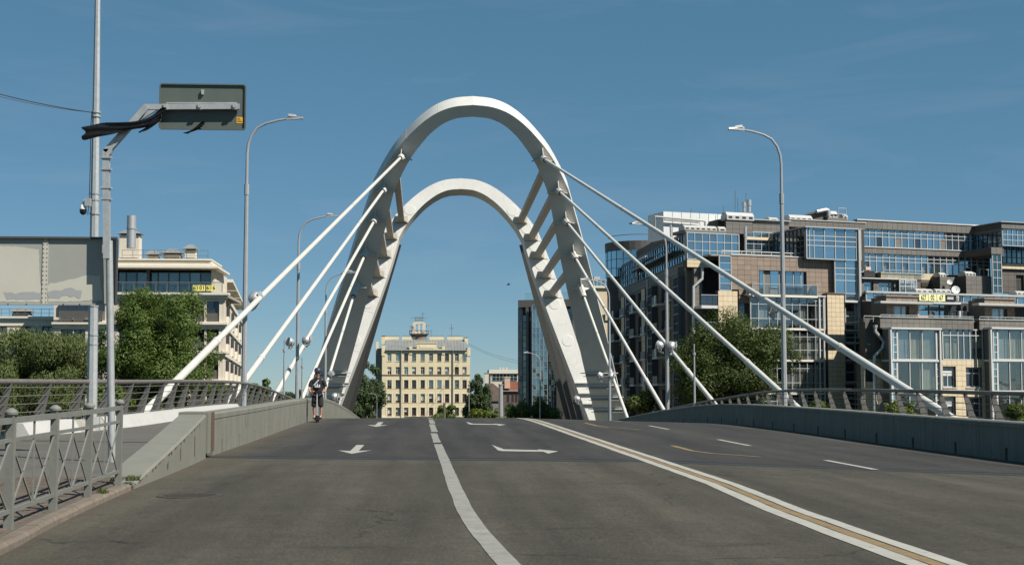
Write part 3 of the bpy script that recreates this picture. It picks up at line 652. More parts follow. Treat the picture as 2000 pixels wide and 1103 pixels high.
# ================================================================== LAMP POSTS
def pole_poly(b, p0, p1, r0, r1, n=8): b.tube([p0, p1], [r0, r1], n)
def lamp_proto(label, H=12.5):
    """local coordinates, arm towards +x"""
    t = thing('street_lamp', label, 'street lamp', (0, 0, 0))
    b = MB(); b.tube([(0, 0, -.3), (0, 0, H * .74)], [.125, .085], 8); build(b, 'pole', 'lamp_steel', t)
    b = MB(); b.tube([(0, 0, H * .74 - .1), (0, 0, H * .74 + .35)], .105, 8); build(b, 'joint_collar', 'lamp_steel', t)
    pts = [(0, 0, H * .74 + .3), (0, 0, H - 1.6), (.04, 0, H - 1.2), (.16, 0, H - .85), (.4, 0, H - .52), (.75, 0, H - .33), (1.25, 0, H - .19), (1.75, 0, H - .1)]
    b = MB(); b.tube(pts, [.065, .06, .058, .055, .052, .05, .046, .042], 8); build(b, 'arm', 'lamp_steel', t, True)
    b = MB(); b.hexa([(1.6, -.05, H - .17), (2.3, -.13, H - .12), (2.3, .13, H - .12), (1.6, .05, H - .17), (1.6, -.05, H + .0), (2.3, -.10, H - .04), (2.3, .10, H - .04), (1.6, .05, H + .0)])
    b.hexa([(1.68, -.09, H - .02), (2.05, -.09, H - .045), (2.05, .09, H - .045), (1.68, .09, H - .02), (1.70, -.07, H + .09), (2.0, -.06, H + .05), (2.0, .06, H + .05), (1.70, .07, H + .09)])
    hd = build(b, 'lamp_head', 'silver', t); b = MB(); b.box(1.85, 2.26, -.09, .09, H - .135, H - .125); build(b, 'lens', 'white_plastic', hd)
    return t
LP = lamp_proto('tall grey street lamp left of the road, nearest of the left row')
def place(o, loc, rz=0, label=None, sc=1.0, group=None):
    o.location = loc; o.rotation_euler = (0, 0, rz); o.scale = (sc, sc, sc)
    if label: o['label'] = label
    if group: o['group'] = group
    return o
spots = [(-7.60, 61.4, 0, 'tall grey street lamp left of the road, nearest of the left row'), (-7.42, 85.2, 0, 'second tall street lamp on the left, its head beside the long cable'), (-7.5, 110.8, 0, 'third tall street lamp on the left, half hidden behind the arch leg'),
         (15.90, 61.9, math.pi, 'tall grey street lamp on the right, nearest of the right row'), (15.08, 87.2, math.pi, 'second tall street lamp on the right, before the glass building'), (15.1, 114.5, math.pi, 'third tall street lamp on the right beside the near arch foot')]
for i, (x, y, rz, lb) in enumerate(spots):
    o = LP if i == 0 else copy_tree(LP); place(o, (x, y, zr(y) + .1), rz, lb, 1.035 if i == 0 else (1.023 if i == 3 else 1.0), 'street lamps along the bridge')
# slender short posts on the railings
SP = thing('mast', 'slim grey mast', 'mast', (0, 0, 0)); b = MB(); b.tube([(0, 0, 0), (0, 0, 3.6)], [.075, .045], 8); build(b, 'shaft', 'lamp_steel', SP)
b = MB(); b.tube([(0, 0, 3.6), (0, 0, 3.75)], .09, 8); b.tube([(0, 0, 3.75), (0, 0, 4.25)], [.03, .045], 8); build(b, 'finial', 'lamp_steel', SP)
for i, (x, y, lb) in enumerate([(at(1356, 720, 81.5).x, 81.5, 'slim short mast on the right railing before the big tree'), (at(555, 720, 79.5).x, 79.5, 'slim short mast on the left railing beside the floodlights'), (at(590, 740, 93).x, 93, 'slim short mast left of the scooter rider, before the arch foot')]):
    o = SP if i == 0 else copy_tree(SP); place(o, (x, y, zr(y) + .35), 0, lb, 1.0, 'slim masts on the railings')
# floodlights clamped to the poles
def flood_proto():
    t = thing('floodlight', 'silver drum floodlight', 'floodlight', (0, 0, 0))
    Mx = Matrix.Rotation(R(90), 4, 'Y')     # drum axis along +x (beam direction)
    b = MB(); b.lathe([(.0, -.26), (.10, -.26), (.19, -.20), (.255, -.08), (.27, .06), (.27, .16), (.245, .18), (.235, .17), (.0, .15)], 18, Mx); dr = build(b, 'drum', 'silver', t, True)
    b = MB(); b.lathe([(.0, .152), (.225, .160), (.225, .168), (.0, .166)], 18, Mx); build(b, 'front_glass', 'glass_dark', dr, True)
    b = MB(); b.tube([(.02, -.3, 0), (-.1, -.31, -.2), (-.16, 0, -.36), (-.1, .31, -.2), (.02, .3, 0)], .022, 6); build(b, 'yoke', 'lamp_steel', t)
    b = MB(); b.box(-.42, .0, -.03, .03, -.40, -.32); build(b, 'clamp_arm', 'lamp_steel', t)
    b = MB(); b.box(.05, .26, -.30, -.275, -.12, .2); build(b, 'side_shade', 'lamp_steel', t)
    return t
FLP = flood_proto(); first = True
for px, py, Y, az, el, lb in [
    (497, 582, 61.6, 40, 35, 'silver floodlight clamped to the nearest left street lamp'),
    (567, 668, 84.8, -150, 20, 'silver floodlight left of the second left street lamp'),
    (598, 664, 84.8, 50, 35, 'silver floodlight right of the second left street lamp'),
    (645, 731, 109.5, 20, 25, 'silver floodlight behind the rider shoulder on the far left lamp'),
    (1511, 601, 62.2, 150, 45, 'silver floodlight clamped to the nearest right street lamp'),
    (1288, 674, 87.0, 150, 20, 'silver floodlight left of the second right street lamp'),
    (1311, 676, 87.0, 60, 35, 'silver floodlight right of the second right street lamp'),
    (1172, 733, 114.0, 160, 30, 'silver floodlight left of the far right lamp at the arch foot'),
    (1193, 734, 114.0, 40, 30, 'silver floodlight right of the far right lamp at the arch foot'),
    (1127, 779, 128.0, 150, 15, 'dark floodlight low at the inner foot of the right arch leg'),
    (653, 774, 126.0, 60, 15, 'small floodlight low at the inner foot of the left arch leg')]:
    o = FLP if first else copy_tree(FLP); first = False
    o.location = at(px, py, Y); o.rotation_euler = (0, R(-el), R(az)); o['label'] = lb; o['group'] = 'floodlights on the lamp posts'
    if Y > 120: o.scale = (1.15,) * 3
# far street lamps beyond the crest
FS = [(1055, 820, 690, 190, math.pi, 1.0, 'far street lamp with arm before the dark glass tower'), (736, 820, 770, 230, math.pi, .9, 'far street lamp at the left edge of the yellow building'),
      (834, 820, 768, 300, math.pi, 1, 'thin far street lamp before the yellow building, nearest its middle'), (866, 820, 757, 285, math.pi, 1, 'thin far street lamp before the yellow building, right of its middle'), (916, 820, 740, 262, math.pi, 1, 'thin far street lamp at the right edge of the yellow building')]
for px, py, ytop, Y, rz, sc, lb in FS:
    p = at(px, py, Y); zt = at(px, ytop, Y).z; H_ = zt + 6.6; o = copy_tree(LP); place(o, (p.x, Y, -6.4), rz, lb, H_ / 12.5, 'far street lamps past the bridge')
p = at(978, 800, 175); t = thing('concrete_post', 'thick pale post beyond the crest right of the yellow building', 'post', (p.x, 175, -6))
b = MB(); b.tube([(p.x, 175, -6.2), (p.x, 175, at(978, 752, 175).z)], [.34, .26], 10); build(b, 'shaft', 'galvanised', t)
b = MB(); zt = at(978, 752, 175).z; b.tube([(p.x, 175, zt), (p.x, 175, zt + .14)], .32, 10); build(b, 'cap', 'lamp_steel', t)
p = at(868, 800, 170); t = thing('concrete_post', 'short dark post before the yellow building shrubs', 'post', (p.x, 170, -6))
b = MB(); b.tube([(p.x, 170, -6.2), (p.x, 170, at(868, 789, 170).z)], [.16, .14], 8); build(b, 'shaft', 'rail_steel', t)
b = MB(); zt = at(868, 789, 170).z; b.tube([(p.x, 170, zt), (p.x, 170, zt + .1)], .18, 8); build(b, 'cap', 'rail_steel', t)

# ================================================================== LEFT FOREGROUND POLES AND SIGNS
YP = 34.5; pb = at(179, 842, YP); pt = at(191.5, -60, YP + .6)
t = thing('tall_pole', 'tall galvanised octagonal pole carrying a camera, left of the road', 'pole', (pb.x, YP, zwalk(YP)))
b = MB(); b.tube([(pb.x, YP, zwalk(YP) - .1), pb.lerp(pt, .45), pt], [.128, .105, .062], 8); build(b, 'shaft', 'galvanised', t)
b = MB(); b.tube([(pb.x, YP, zwalk(YP) - .05), (pb.x, YP, zwalk(YP) + .32)], [.20, .19], 8); build(b, 'base_plate', 'galvanised', t)
def onp(py): f_ = (842 - py) / 902; return pb.lerp(pt, f_)
for py in (228, 236, 388, 400, 427, 605, 660, 678):
    p = onp(py); b = MB(); r_ = .115 if py < 420 else .125; b.tube([p - Vector((0, 0, .02)), p + Vector((0, 0, .02))], r_, 10); build(b, 'strap', 'lamp_steel', t)
b = MB(); b.tube([onp(230) + Vector((-.09, -.05, 0)), onp(260) + Vector((-.11, -.06, 0)), onp(320) + Vector((-.105, -.06, 0)), onp(400) + Vector((-.12, -.06, 0)), onp(430) + Vector((-.15, -.06, 0))], .010, 6); build(b, 'cable', 'wire', t)
p = at(173, 396, YP - .05); b = MB(); b.box(p.x - .07, p.x + .06, p.y - .1, p.y + .05, p.z - .09, p.z + .10); build(b, 'junction_box', 'galvanised', t)
# dome camera
p = at(162.5, 408, YP - .05); t = thing('dome_camera', 'white and black dome security camera on the tall pole', 'camera', p)
b = MB(); b.lathe([(.0, .145), (.03, .145), (.055, .10), (.078, .05), (.085, -.01), (.0, -.012)], 16, Matrix.Translation(p)); build(b, 'housing', 'white_plastic', t, True)
b = MB(); b.lathe([(.084, -.013), (.086, -.05), (.078, -.09), (.055, -.125), (.02, -.145), (.0, -.147)], 16, Matrix.Translation(p)); build(b, 'dome', 'black_plastic', t, True)
b = MB(); b.tube([p + Vector((0, 0, .14)), p + Vector((.01, 0, .19)), p + Vector((.13, .02, .19))], .022, 8); build(b, 'bracket', 'white_plastic', t)
# overhead wires at the left
a = onp(229) + Vector((-.1, -.06, 0)); e = at(-260, 95, 33); b = MB(); pts = []
for i in range(17): f_ = i / 16; p = a.lerp(e, f_); p.z -= .55 * 4 * f_ * (1 - f_) * .35; pts.append(p)
b.tube(pts, .011, 6); o = build(b, 'overhead_wire', 'wire', loc=a); tag(o, 'black overhead wire leading from the tall pole to the upper left', 'wire')
b = MB(); b.tube([p + Vector((0, 0, -.06 * math.sin(math.pi * i / 16))) for i, p in enumerate(pts)], .006, 5); o = build(b, 'overhead_wire', 'wire', loc=a); tag(o, 'thin second wire just below the black overhead wire', 'wire')
# sign post with the cantilevered sign (seen from behind)
YS_ = 23.3; fb = at(219, 905, YS_); fb.z = zwalk(YS_)
t = thing('road_sign', 'back of a road sign on a bent galvanised arm over the left lane', 'road sign', fb)
j1 = at(213, 470, YS_); b = MB(); b.tube([fb - Vector((0, 0, .1)), j1], [.062, .058], 10); build(b, 'post', 'galvanised', t, True)
b = MB(); b.bar(at(209, 505, YS_ - .02), at(207.5, 318, YS_), .105, .105, up=(0, 1, 0)); build(b, 'upper_post', 'galvanised', t)
k0, k1, k2, k3 = at(207.5, 318, YS_), at(207, 292, YS_), at(286, 210.5, YS_), at(468, 208.5, YS_)
b = MB(); b.bar(k0, k1, .10, .10, up=(0, 1, 0)); b.bar(at(207, 298, YS_), at(288, 208, YS_), .105, .10, up=(0, 1, 0)); b.bar(at(282, 209.5, YS_), k3, .09, .075, up=(0, 1, 0)); arm = build(b, 'arm', 'galvanised', t)
b = MB(); b.prism([at(205, 300, YS_ - .055), at(224, 278, YS_ - .055), at(216, 300, YS_ - .055), at(208, 308, YS_ - .055)], (0, .11, 0)); build(b, 'gusset', 'galvanised', arm)
b = MB(); b.prism([at(289, 213, YS_ - .03), at(307, 214, YS_ - .03), at(277, 233, YS_ - .03)], (0, .06, 0)); build(b, 'gusset', 'galvanised', arm)
for py in (308, 331, 367, 389):
    p = at(207.5, py, YS_); b = MB(); b.box(p.x - .085, p.x + .085, p.y - .07, p.y + .07, p.z - .016, p.z + .016); build(b, 'clamp', 'galvanised', t)
def rrect(x0, x1, z0, z1, r, n=5):
    P = []
    for cx, cz, a0 in ((x1-r, z0+r, -90), (x1-r, z1-r, 0), (x0+r, z1-r, 90), (x0+r, z0+r, 180)):
        for k in range(n + 1): a = R(a0 + 90 * k / n); P.append((cx + r*math.cos(a), cz + r*math.sin(a)))
    return P
pa, pc = at(311, 253, YS_ + .09), at(481, 166.5, YS_ + .09)
b = MB(); b.prism([(x, YS_ + .075, z) for x, z in rrect(pa.x, pc.x, pa.z, pc.z, .045)], (0, .022, 0)); pan = build(b, 'panel', 'sign_back', t)
b = MB(); o_ = rrect(pa.x - .004, pc.x + .004, pa.z - .004, pc.z + .004, .05); i_ = rrect(pa.x + .016, pc.x - .016, pa.z + .016, pc.z - .016, .035)
n_ = len(o_)
for k in range(n_):
    q = (k + 1) % n_; y0, y1 = YS_ + .045, YS_ + .08
    A = [(o_[k][0], o_[k][1]), (o_[q][0], o_[q][1]), (i_[q][0], i_[q][1]), (i_[k][0], i_[k][1])]
    b.prism([(x, y0, z) for x, z in A], (0, y1 - y0, 0))
build(b, 'edge_trim', 'sign_back', pan)
b = MB(); b.bar(at(325, 201.5, YS_ + .06), at(463, 201.5, YS_ + .06), .02, .03, up=(0, 1, 0)); build(b, 'rail', 'galvanised', pan)
for px in (323, 390, 458):
    p = at(px, 208, YS_ - .06); b = MB(); b.lathe([(.0, -.02), (.03, -.02), (.03, .02), (.0, .02)], 6, Matrix.Translation(p) @ Matrix.Rotation(R(90), 4, 'X')); b.box(p.x - .035, p.x + .035, p.y, p.y + .05, p.z - .05, p.z + .045); build(b, 'bolt', 'galvanised', pan)
p = at(396, 180, YS_ + .06); b = MB(); b.box(p.x - .02, p.x + .02, p.y - .03, p.y + .02, p.z - .045, p.z + .035); build(b, 'bracket', 'galvanised', pan)
p0, p1 = at(462, 241, YS_ + .07), at(474.5, 229, YS_ + .07); b = MB(); b.box(p0.x, p1.x, p0.y, p0.y + .003, p0.z, p1.z); build(b, 'sticker', 'sticker', pan)
b = MB()
for k in range(3): b.box(p0.x + .012, p1.x - .012 - .02 * k, p0.y - .001, p0.y + .001, p0.z + .02 + .026 * k, p0.z + .032 + .026 * k)
build(b, 'sticker_print', 'ink', pan)
# torn black plastic film
def film(path, widths, name, label, mat='black_film', seed=3):
    rnd_ = random.Random(seed); mb = MB(); rows = []
    m = 7
    for i, ((px, py, dy), w) in enumerate(zip(path, widths)):
        c = at(px, py, YS_ + dy); r = []
        for k in range(m):
            f_ = k / (m - 1) - .5
            r.append(c + Vector((rnd_.uniform(-.02, .02) + (.05 * rnd_.uniform(-1, 1) if i == 0 else 0), .05 * math.sin(k * 2.1 + i * 1.3) + rnd_.uniform(-.01, .01), f_ * w + rnd_.uniform(-.012, .012))))
        rows.append(r)
    mb.loft(rows, cap=False, close=False); o = build(mb, name, mat, loc=at(path[-1][0], path[-1][1], YS_)); o.data.polygons.foreach_set('use_smooth', [True] * len(o.data.polygons))
    sm = o.modifiers.new('thickness', 'SOLIDIFY'); sm.thickness = .006; sb = o.modifiers.new('soft', 'SUBSURF'); sb.levels = 1; sb.render_levels = 1
    tag(o, label, 'plastic film'); return o
film([(163, 262, -.1), (175, 258, -.12), (195, 253, -.1), (220, 252, -.13), (245, 249, -.1), (265, 245, -.12), (285, 240, -.09), (300, 232, -.1), (312, 222, -.08), (324, 214, -.07)], [.24, .21, .23, .20, .16, .12, .14, .17, .20, .08], 'plastic_film', 'torn black plastic film streaming left from the sign arm')
film([(272, 259, -.1), (284, 253, -.1), (296, 246, -.1), (308, 237, -.09), (318, 226, -.08)], [.01, .04, .07, .08, .10], 'plastic_film', 'short torn strip of black plastic under the sign arm', seed=9)
film([(361, 261, -.03), (372, 257, -.03), (384, 251, -.02), (394, 245, -.01), (399, 239, 0)], [.01, .03, .05, .11, .05], 'plastic_film', 'small tuft of black plastic stuck to the sign back', seed=5)
# large sign board at the left edge, seen from behind
YB = YS_ + .16; x0, z0 = at(-190, 593, YB).x, at(100, 593.5, YB).z; x1, z1 = at(229.5, 500, YB).x, at(100, 465, YB).z; xs1, xs2 = at(88, 530, YB).x, at(203, 530, YB).x
t = thing('large_road_sign', 'back of a large grey road sign with painted-over patches, left edge', 'road sign', ((x0+x1)/2, YB, zwalk(YB)))
for a, c, nm in ((x0, xs1 - .02, 'board'), (xs1 + .02, xs2, 'board'), (xs2 + .004, x1, 'board')):
    b = MB(); b.box(a, c, YB, YB + .02, z0, z1); build(b, nm, 'sign_board', t)
b = MB(); b.box(xs1 - .042, xs1 + .042, YB - .012, YB - .001, z0, z1); sm_ = build(b, 'seam_strip', 'sign_patch', t)
for i in range(15):
    for dx in (-.028, .028):
        b = MB(); zz = z0 + .03 + (z1 - z0 - .06) * i / 14; b.lathe([(.0, -.004), (.009, -.004), (.009, .004), (.0, .004)], 6, Matrix.Translation((xs1 + dx, YB - .013, zz)) @ Matrix.Rotation(R(90), 4, 'X')); build(b, 'rivet', 'sign_dark', sm_)
b = MB(); b.box(x0, x1, YB - .05, YB - .002, z1 - .012, z1 + .02); build(b, 'top_frame', 'sign_dark', t)
b = MB(); b.box(x0, x1, YB - .05, YB - .002, z0 - .02, z0 + .004); build(b, 'bottom_frame', 'sign_board', t)
b = MB(); b.box(x1 - .012, x1 + .012, YB - .06, YB - .002, z0, z1 - .014); build(b, 'side_frame', 'sign_dark', t)
for px in (16, 52, 124, 156, 188):
    p = at(px, 592, YB - .05); b = MB(); b.lathe([(.0, -.006), (.012, -.006), (.012, .006), (.0, .006)], 6, Matrix.Translation((p.x, YB - .053, z0 - .006)) @ Matrix.Rotation(R(90), 4, 'X')); build(b, 'rivet', 'sign_dark', t)
def patch(pts, mat, d, nm='paint_patch'):
    b = MB(); b.prism([at(px, py, YB - d) for px, py in pts], (0, .001, 0)); build(b, nm, mat, t)
def rag(pts, amp, seed):                  # roller-painted edge: alternate small steps
    rnd_ = random.Random(seed); out = []
    for (ax, ay), (bx, by) in zip(pts, pts[1:] + pts[:1]):
        n = max(1, int(math.hypot(bx-ax, by-ay) / 7))
        for k in range(n): out.append((ax + (bx-ax)*k/n + rnd_.uniform(-amp, amp), ay + (by-ay)*k/n + rnd_.uniform(-amp, amp)))
    return out
patch(rag([(-120, 482), (30, 481), (76, 487), (77, 530), (80, 567), (78, 589), (-120, 589)], 1.0, 1), 'sign_patch', .003)
patch(rag([(93, 555), (130, 548), (145, 543), (172, 538), (196, 538), (200, 585), (93, 590)], 1.4, 2), 'sign_patch', .003)
patch(rag([(8, 570), (30, 573), (50, 570), (80, 571), (80, 585), (40, 583), (12, 586)], 1.6, 3), 'sign_patch_blue', .0055)
patch(rag([(93, 573), (108, 567), (135, 563), (158, 565), (158, 582), (130, 578), (105, 583), (93, 581)], 2.6, 4), 'sign_patch_blue', .0055)
for px in (-150,):
    p = at(px, 700, YB + .08); b = MB(); b.tube([(p.x, YB + .1, zwalk(YB) - .1), (p.x, YB + .1, z1)], .06, 10); build(b, 'post', 'galvanised', t, True)
for zz in (z1 - .1, z0 + .1):
    b = MB(); b.bar((x0, YB + .045, zz), (x1 - .1, YB + .045, zz), .04, .04); build(b, 'back_rail', 'galvanised', t)
p = at(220.5, 576, YB - .02); b = MB(); b.box(p.x - .03, p.x - .005, YB - .004, YB - .002, p.z - .05, p.z + .04); build(b, 'sticker', 'sticker', t)

# ================================================================== PEDESTRIAN FENCE
posts = []
for Y_ in (9.7, 11.6, 13.5, 15.4, 17.3, 19.15): posts.append(Vector((hermite([9, 13.5, 17.4, 19.2], [-3.64, -3.80, -3.96, -3.99], Y_), Y_, zwalk(Y_))))
t = thing('pedestrian_fence', 'grey steel pedestrian fence with crossed bars along the left kerb', 'fence', posts[2])
for i, p in enumerate(posts):
    b = MB(); b.box(p.x - .038, p.x + .038, p.y - .038, p.y + .038, p.z - .05, p.z + 1.06); po = build(b, 'post', 'fence_paint', t)
    b = MB(); b.lathe([(.0, 1.055), (.062, 1.055), (.064, 1.078), (.05, 1.095), (.02, 1.115), (.0, 1.118)], 12, Matrix.Translation(p)); build(b, 'cap', 'fence_paint', po, True)
for a, c in zip(posts, posts[1:]):
    up = Vector((0, 0, 1)); d = (c - a).normalized(); A = a + d * .04; Cc = c - d * .04
    for z, w, h in ((1.0, .045, .055), (.82, .035, .035), (.17, .035, .04)):
        b = MB(); b.bar(A + up * z, Cc + up * z, w, h); build(b, 'rail', 'fence_paint', t)
    n = 2
    for k in range(n):
        s0 = A.lerp(Cc, k / n + .01); s1 = A.lerp(Cc, (k + 1) / n - .01); side = Vector((d.y, -d.x, 0)) * .008
        for q0, q1, sd in ((s0, s1, 1), (s1, s0, -1)):
            b = MB(); b.bar(q0 + up * .19 + side * sd, q1 + up * .80 + side * sd, .014, .026); build(b, 'cross_bar', 'fence_paint', t)
        if k: 
            m_ = A.lerp(Cc, k / n); b = MB(); b.bar(m_ + up * .19, m_ + up * .975, .016, .028); build(b, 'upright', 'fence_paint', t)
        m_ = s0.lerp(s1, .5) + up * .495; b = MB(); b.box(m_.x - .018, m_.x + .018, m_.y - .02, m_.y + .02, m_.z - .02, m_.z + .02); build(b, 'cross_joint', 'fence_paint', t)
# ================================================================== RIDER AND SCOOTER
RP = road_at(620, 822.5); RP.y = 52.3; RP.x = at(620, 790, RP.y).x; RP.z = zroad(RP.x, RP.y)
def skin_mesh(name, verts, edges, mat, parent, root=0, sub=2):
    """verts: (x, y, z, rx, ry)"""
    me = bpy.data.meshes.new(name); me.from_pydata([v[:3] for v in verts], edges, []); me.materials.append(MATS[mat])
    o = bpy.data.objects.new(name, me); o.parent = parent; COL.objects.link(o); ORG[o.name] = org(parent)
    m = o.modifiers.new('skin', 'SKIN'); m.use_smooth_shade = True; m.branch_smoothing = .6
    for sv, v in zip(me.skin_vertices[0].data, verts): sv.radius = (v[3], v[4]); sv.use_root = False
    me.skin_vertices[0].data[root].use_root = True
    s_ = o.modifiers.new('sub', 'SUBSURF'); s_.levels = sub; s_.render_levels = sub; return o
t = thing('person', 'person in black T-shirt, shorts and dark helmet riding a scooter towards us', 'person', RP)
V = []; Ed = []
def chain(start, pts):
    k = start
    for p in pts:
        V.append(p if len(p) == 5 else (*p, p[3]) if len(p) == 4 else p); V[-1] = tuple(V[-1][:3]) + ((p[3], p[4]) if len(p) == 5 else (p[3], p[3]))
        if k is not None: Ed.append((k, len(V) - 1))
        k = len(V) - 1
    return k
pelvis = chain(None, [(0, .05, 1.03, .15, .11)])
neck = chain(pelvis, [(0, .05, 1.2, .14, .10), (0, .04, 1.40, .16, .11), (0, .03, 1.56, .13, .09), (0, .02, 1.645, .06, .06)])
chain(neck, [(0, .005, 1.685, .066, .075), (0, -.01, 1.75, .082, .095), (0, .0, 1.84, .08, .094), (0, .01, 1.89, .05, .06)])
chest = 2
for s in (-1, 1):
    chain(pelvis, [(s*.10, .05, .93, .088, .09), (s*.115, .02, .76, .075, .078), (s*.12, -.01, .60, .056, .058), (s*.125, .03, .46, .054, .056), (s*.115, .06, .26, .034, .036), (s*.11, .05, .19, .036, .045), (s*.115, -.06, .17, .04, .032), (s*.12, -.13, .165, .035, .025)])
    sh = chain(chest, [(s*.17, .04, 1.54, .07, .065), (s*.215, .03, 1.49, .058, .058), (s*.27, .01, 1.35, .05, .05), (s*.30, -.02, 1.23, .043, .044), (s*.285, -.12, 1.165, .043, .041), (s*.25, -.22, 1.12, .027, .026), (s*.235, -.265, 1.11, .03, .034)])
    for k, (dz, ln) in enumerate(((.028, .075), (.01, .085), (-.008, .08), (-.026, .065))):   # fingers curl over the grip
        chain(sh, [(s*(.25 - k*.021), -.295, 1.118, .0095), (s*(.252 - k*.021), -.295 - ln * .45, 1.112, .009), (s*(.252 - k*.021), -.285 - ln * .42, 1.075, .008), (s*(.25 - k*.021), -.285, 1.062, .007)])
    chain(sh, [(s*.20, -.275, 1.10, .011), (s*.175, -.30, 1.085, .0095), (s*.165, -.315, 1.068, .008)])
body = skin_mesh('body', V, Ed, 'skin', t)
def loc_build(mb, name, mat, parent, smooth=False):   # vertices already relative to the rider's base
    mb.v = [(p[0] + RP.x, p[1] + RP.y, p[2] + RP.z) for p in mb.v]; return build(mb, name, mat, parent, smooth)
V = []; Ed = []
chain(None, [(0, .05, .90, .20, .145)]); chain(0, [(0, .05, 1.16, .19, .135), (0, .04, 1.40, .205, .145), (0, .03, 1.56, .18, .125), (0, .022, 1.64, .095, .09)])
for s in (-1, 1): chain(2, [(s*.17, .04, 1.545, .105, .10), (s*.225, .03, 1.48, .088, .086), (s*.27, .012, 1.33, .08, .078), (s*.285, .0, 1.27, .08, .078)])
skin_mesh('t_shirt', V, Ed, 'cloth_black', t)
V = []; Ed = []
chain(None, [(0, .05, 1.10, .19, .14)])
for s in (-1, 1): chain(0, [(s*.10, .05, .94, .12, .12), (s*.112, .02, .78, .118, .115), (s*.122, -.005, .62, .108, .108), (s*.125, -.005, .55, .108, .108)])
skin_mesh('shorts', V, Ed, 'cloth_black', t)
for s in (-1, 1):
    V = []; Ed = []; chain(None, [(s*.11, .09, .165, .045, .045), (s*.112, .0, .165, .05, .042), (s*.118, -.10, .155, .05, .034), (s*.12, -.155, .15, .04, .026)])
    V.append((s*.11, .06, .235, .045, .048)); Ed.append((0, len(V)-1)); skin_mesh('shoe', V, Ed, 'cloth_black', t)
b = MB()
prof = [(.122, 1.815), (.132, 1.85), (.130, 1.90), (.110, 1.95), (.07, 1.98), (.0, 1.99)]
b.loft([[(r * math.cos(2*math.pi*k/20), .01 + r * 1.12 * math.sin(2*math.pi*k/20), z) for k in range(20)] for r, z in prof]); b.loft([[(x_, -.12 - .05, z_) for x_, z_ in ((-.09, 1.825), (.09, 1.825), (.09, 1.84), (-.09, 1.84))], [(x_, -.10, z_) for x_, z_ in ((-.11, 1.84), (.11, 1.84), (.11, 1.865), (-.11, 1.865))]]); he = loc_build(b, 'helmet', 'helmet', t, True)
b = MB(); b.loft([[(r * math.cos(2*math.pi*k/16), .03 + r * math.sin(2*math.pi*k/16), z) for k in range(16)] for r, z in ((.088, 1.735), (.10, 1.77), (.105, 1.815))]); loc_build(b, 'hair', 'hair', t, True)
for s in (-1, 1):
    b = MB(); b.lathe([(.0, -.02), (.016, -.015), (.02, 0), (.016, .015), (.0, .02)], 8, Matrix.Translation((s*.034, -.093, 1.785)) @ Matrix.Scale(.6, 4, (0, 1, 0))); loc_build(b, 'eye', 'hair', t)
    b = MB(); b.lathe([(.0, -.035), (.018, -.02), (.022, .01), (.012, .035), (.0, .036)], 8, Matrix.Translation((s*.088, .01, 1.765)) @ Matrix.Scale(.5, 4, (1, 0, 0))); loc_build(b, 'ear', 'skin', t)
    b = MB(); b.bar((s*.075, -.06, 1.84), (s*.055, -.06, 1.69), .012, .006); loc_build(b, 'chin_strap', 'cloth_black', he)
b = MB(); b.hexa([(-.016, -.092, 1.735), (.016, -.092, 1.735), (.012, -.082, 1.735), (-.012, -.082, 1.735), (-.009, -.108, 1.745), (.009, -.108, 1.745), (.008, -.09, 1.785), (-.008, -.09, 1.785)]); loc_build(b, 'nose', 'skin', t)
b = MB(); b.box(-.026, .026, -.094, -.086, 1.702, 1.712); loc_build(b, 'mouth', 'red_brick', t)
# pale triangular emblem with slanting bars, and a strap across the chest
def chest_y(z): return .04 - (.152 if z < 1.45 else .14)
b = MB()
for (xa, xb, h0, h1) in ((-.10, -.05, 1.30, 1.36), (-.04, .02, 1.30, 1.42), (.03, .10, 1.30, 1.38)):
    b.prism([(xa, -.112, h0), (xb, -.112, h0), (xb - .012, -.112, h1), (xa + .03, -.112, h1 - .02)], (0, -.012, 0))
b.prism([(-.10, -.112, 1.265), (.10, -.112, 1.265), (.095, -.112, 1.285), (-.095, -.112, 1.285)], (0, -.012, 0)); loc_build(b, 'shirt_print', 'cloth_print', t)
b = MB(); b.bar((-.13, -.105, 1.34), (.05, -.112, 1.54), .035, .01, up=(0, -1, 0)); loc_build(b, 'strap', 'cloth_print', t)
# scooter
sc = thing('kick_scooter', 'grey electric kick scooter with orange bell under the rider', 'scooter', RP)
def sb(mb, name, mat, parent=None, smooth=False):
    mb.v = [(p[0] + RP.x, p[1] + RP.y, p[2] + RP.z) for p in mb.v]; return build(mb, name, mat, parent or sc, smooth)
b = MB(); b.box(-.085, .085, -.28, .42, .085, .135); sb(b, 'deck', 'black_plastic')
for y_, nm in ((-.42, 'wheel'), (.50, 'wheel')):
    Mx = Matrix.Translation((0, y_, .108)) @ Matrix.Rotation(R(90), 4, 'Y')
    b = MB(); b.lathe([(.065, -.024), (.095, -.026), (.108, -.012), (.108, .012), (.095, .026), (.065, .024), (.065, -.024)], 22, Mx); w_ = sb(b, nm, 'black_plastic', None, True)
    b = MB(); b.lathe([(.0, -.02), (.064, -.018), (.064, .018), (.0, .02)], 16, Mx); sb(b, 'hub', 'lamp_steel', w_)
b = MB(); b.tube([(0, -.34, .14), (0, -.28, 1.08)], [.030, .024], 10); sb(b, 'stem', 'silver', None, True)
b = MB(); b.bar((0, -.25, .115), (0, -.36, .22), .07, .05); b.box(-.045, -.03, -.45, -.36, .09, .24); b.box(.03, .045, -.45, -.36, .09, .24); b.box(-.045, .045, -.46, -.33, .235, .255); sb(b, 'fork', 'black_plastic')
b = MB(); b.tube([(-.28, -.29, 1.10), (.28, -.29, 1.10)], .015, 8); sb(b, 'handlebar', 'black_plastic', None, True)
for s in (-1, 1):
    b = MB(); b.tube([(s*.17, -.29, 1.10), (s*.285, -.29, 1.10)], .021, 8); sb(b, 'grip', 'black_plastic', None, True)
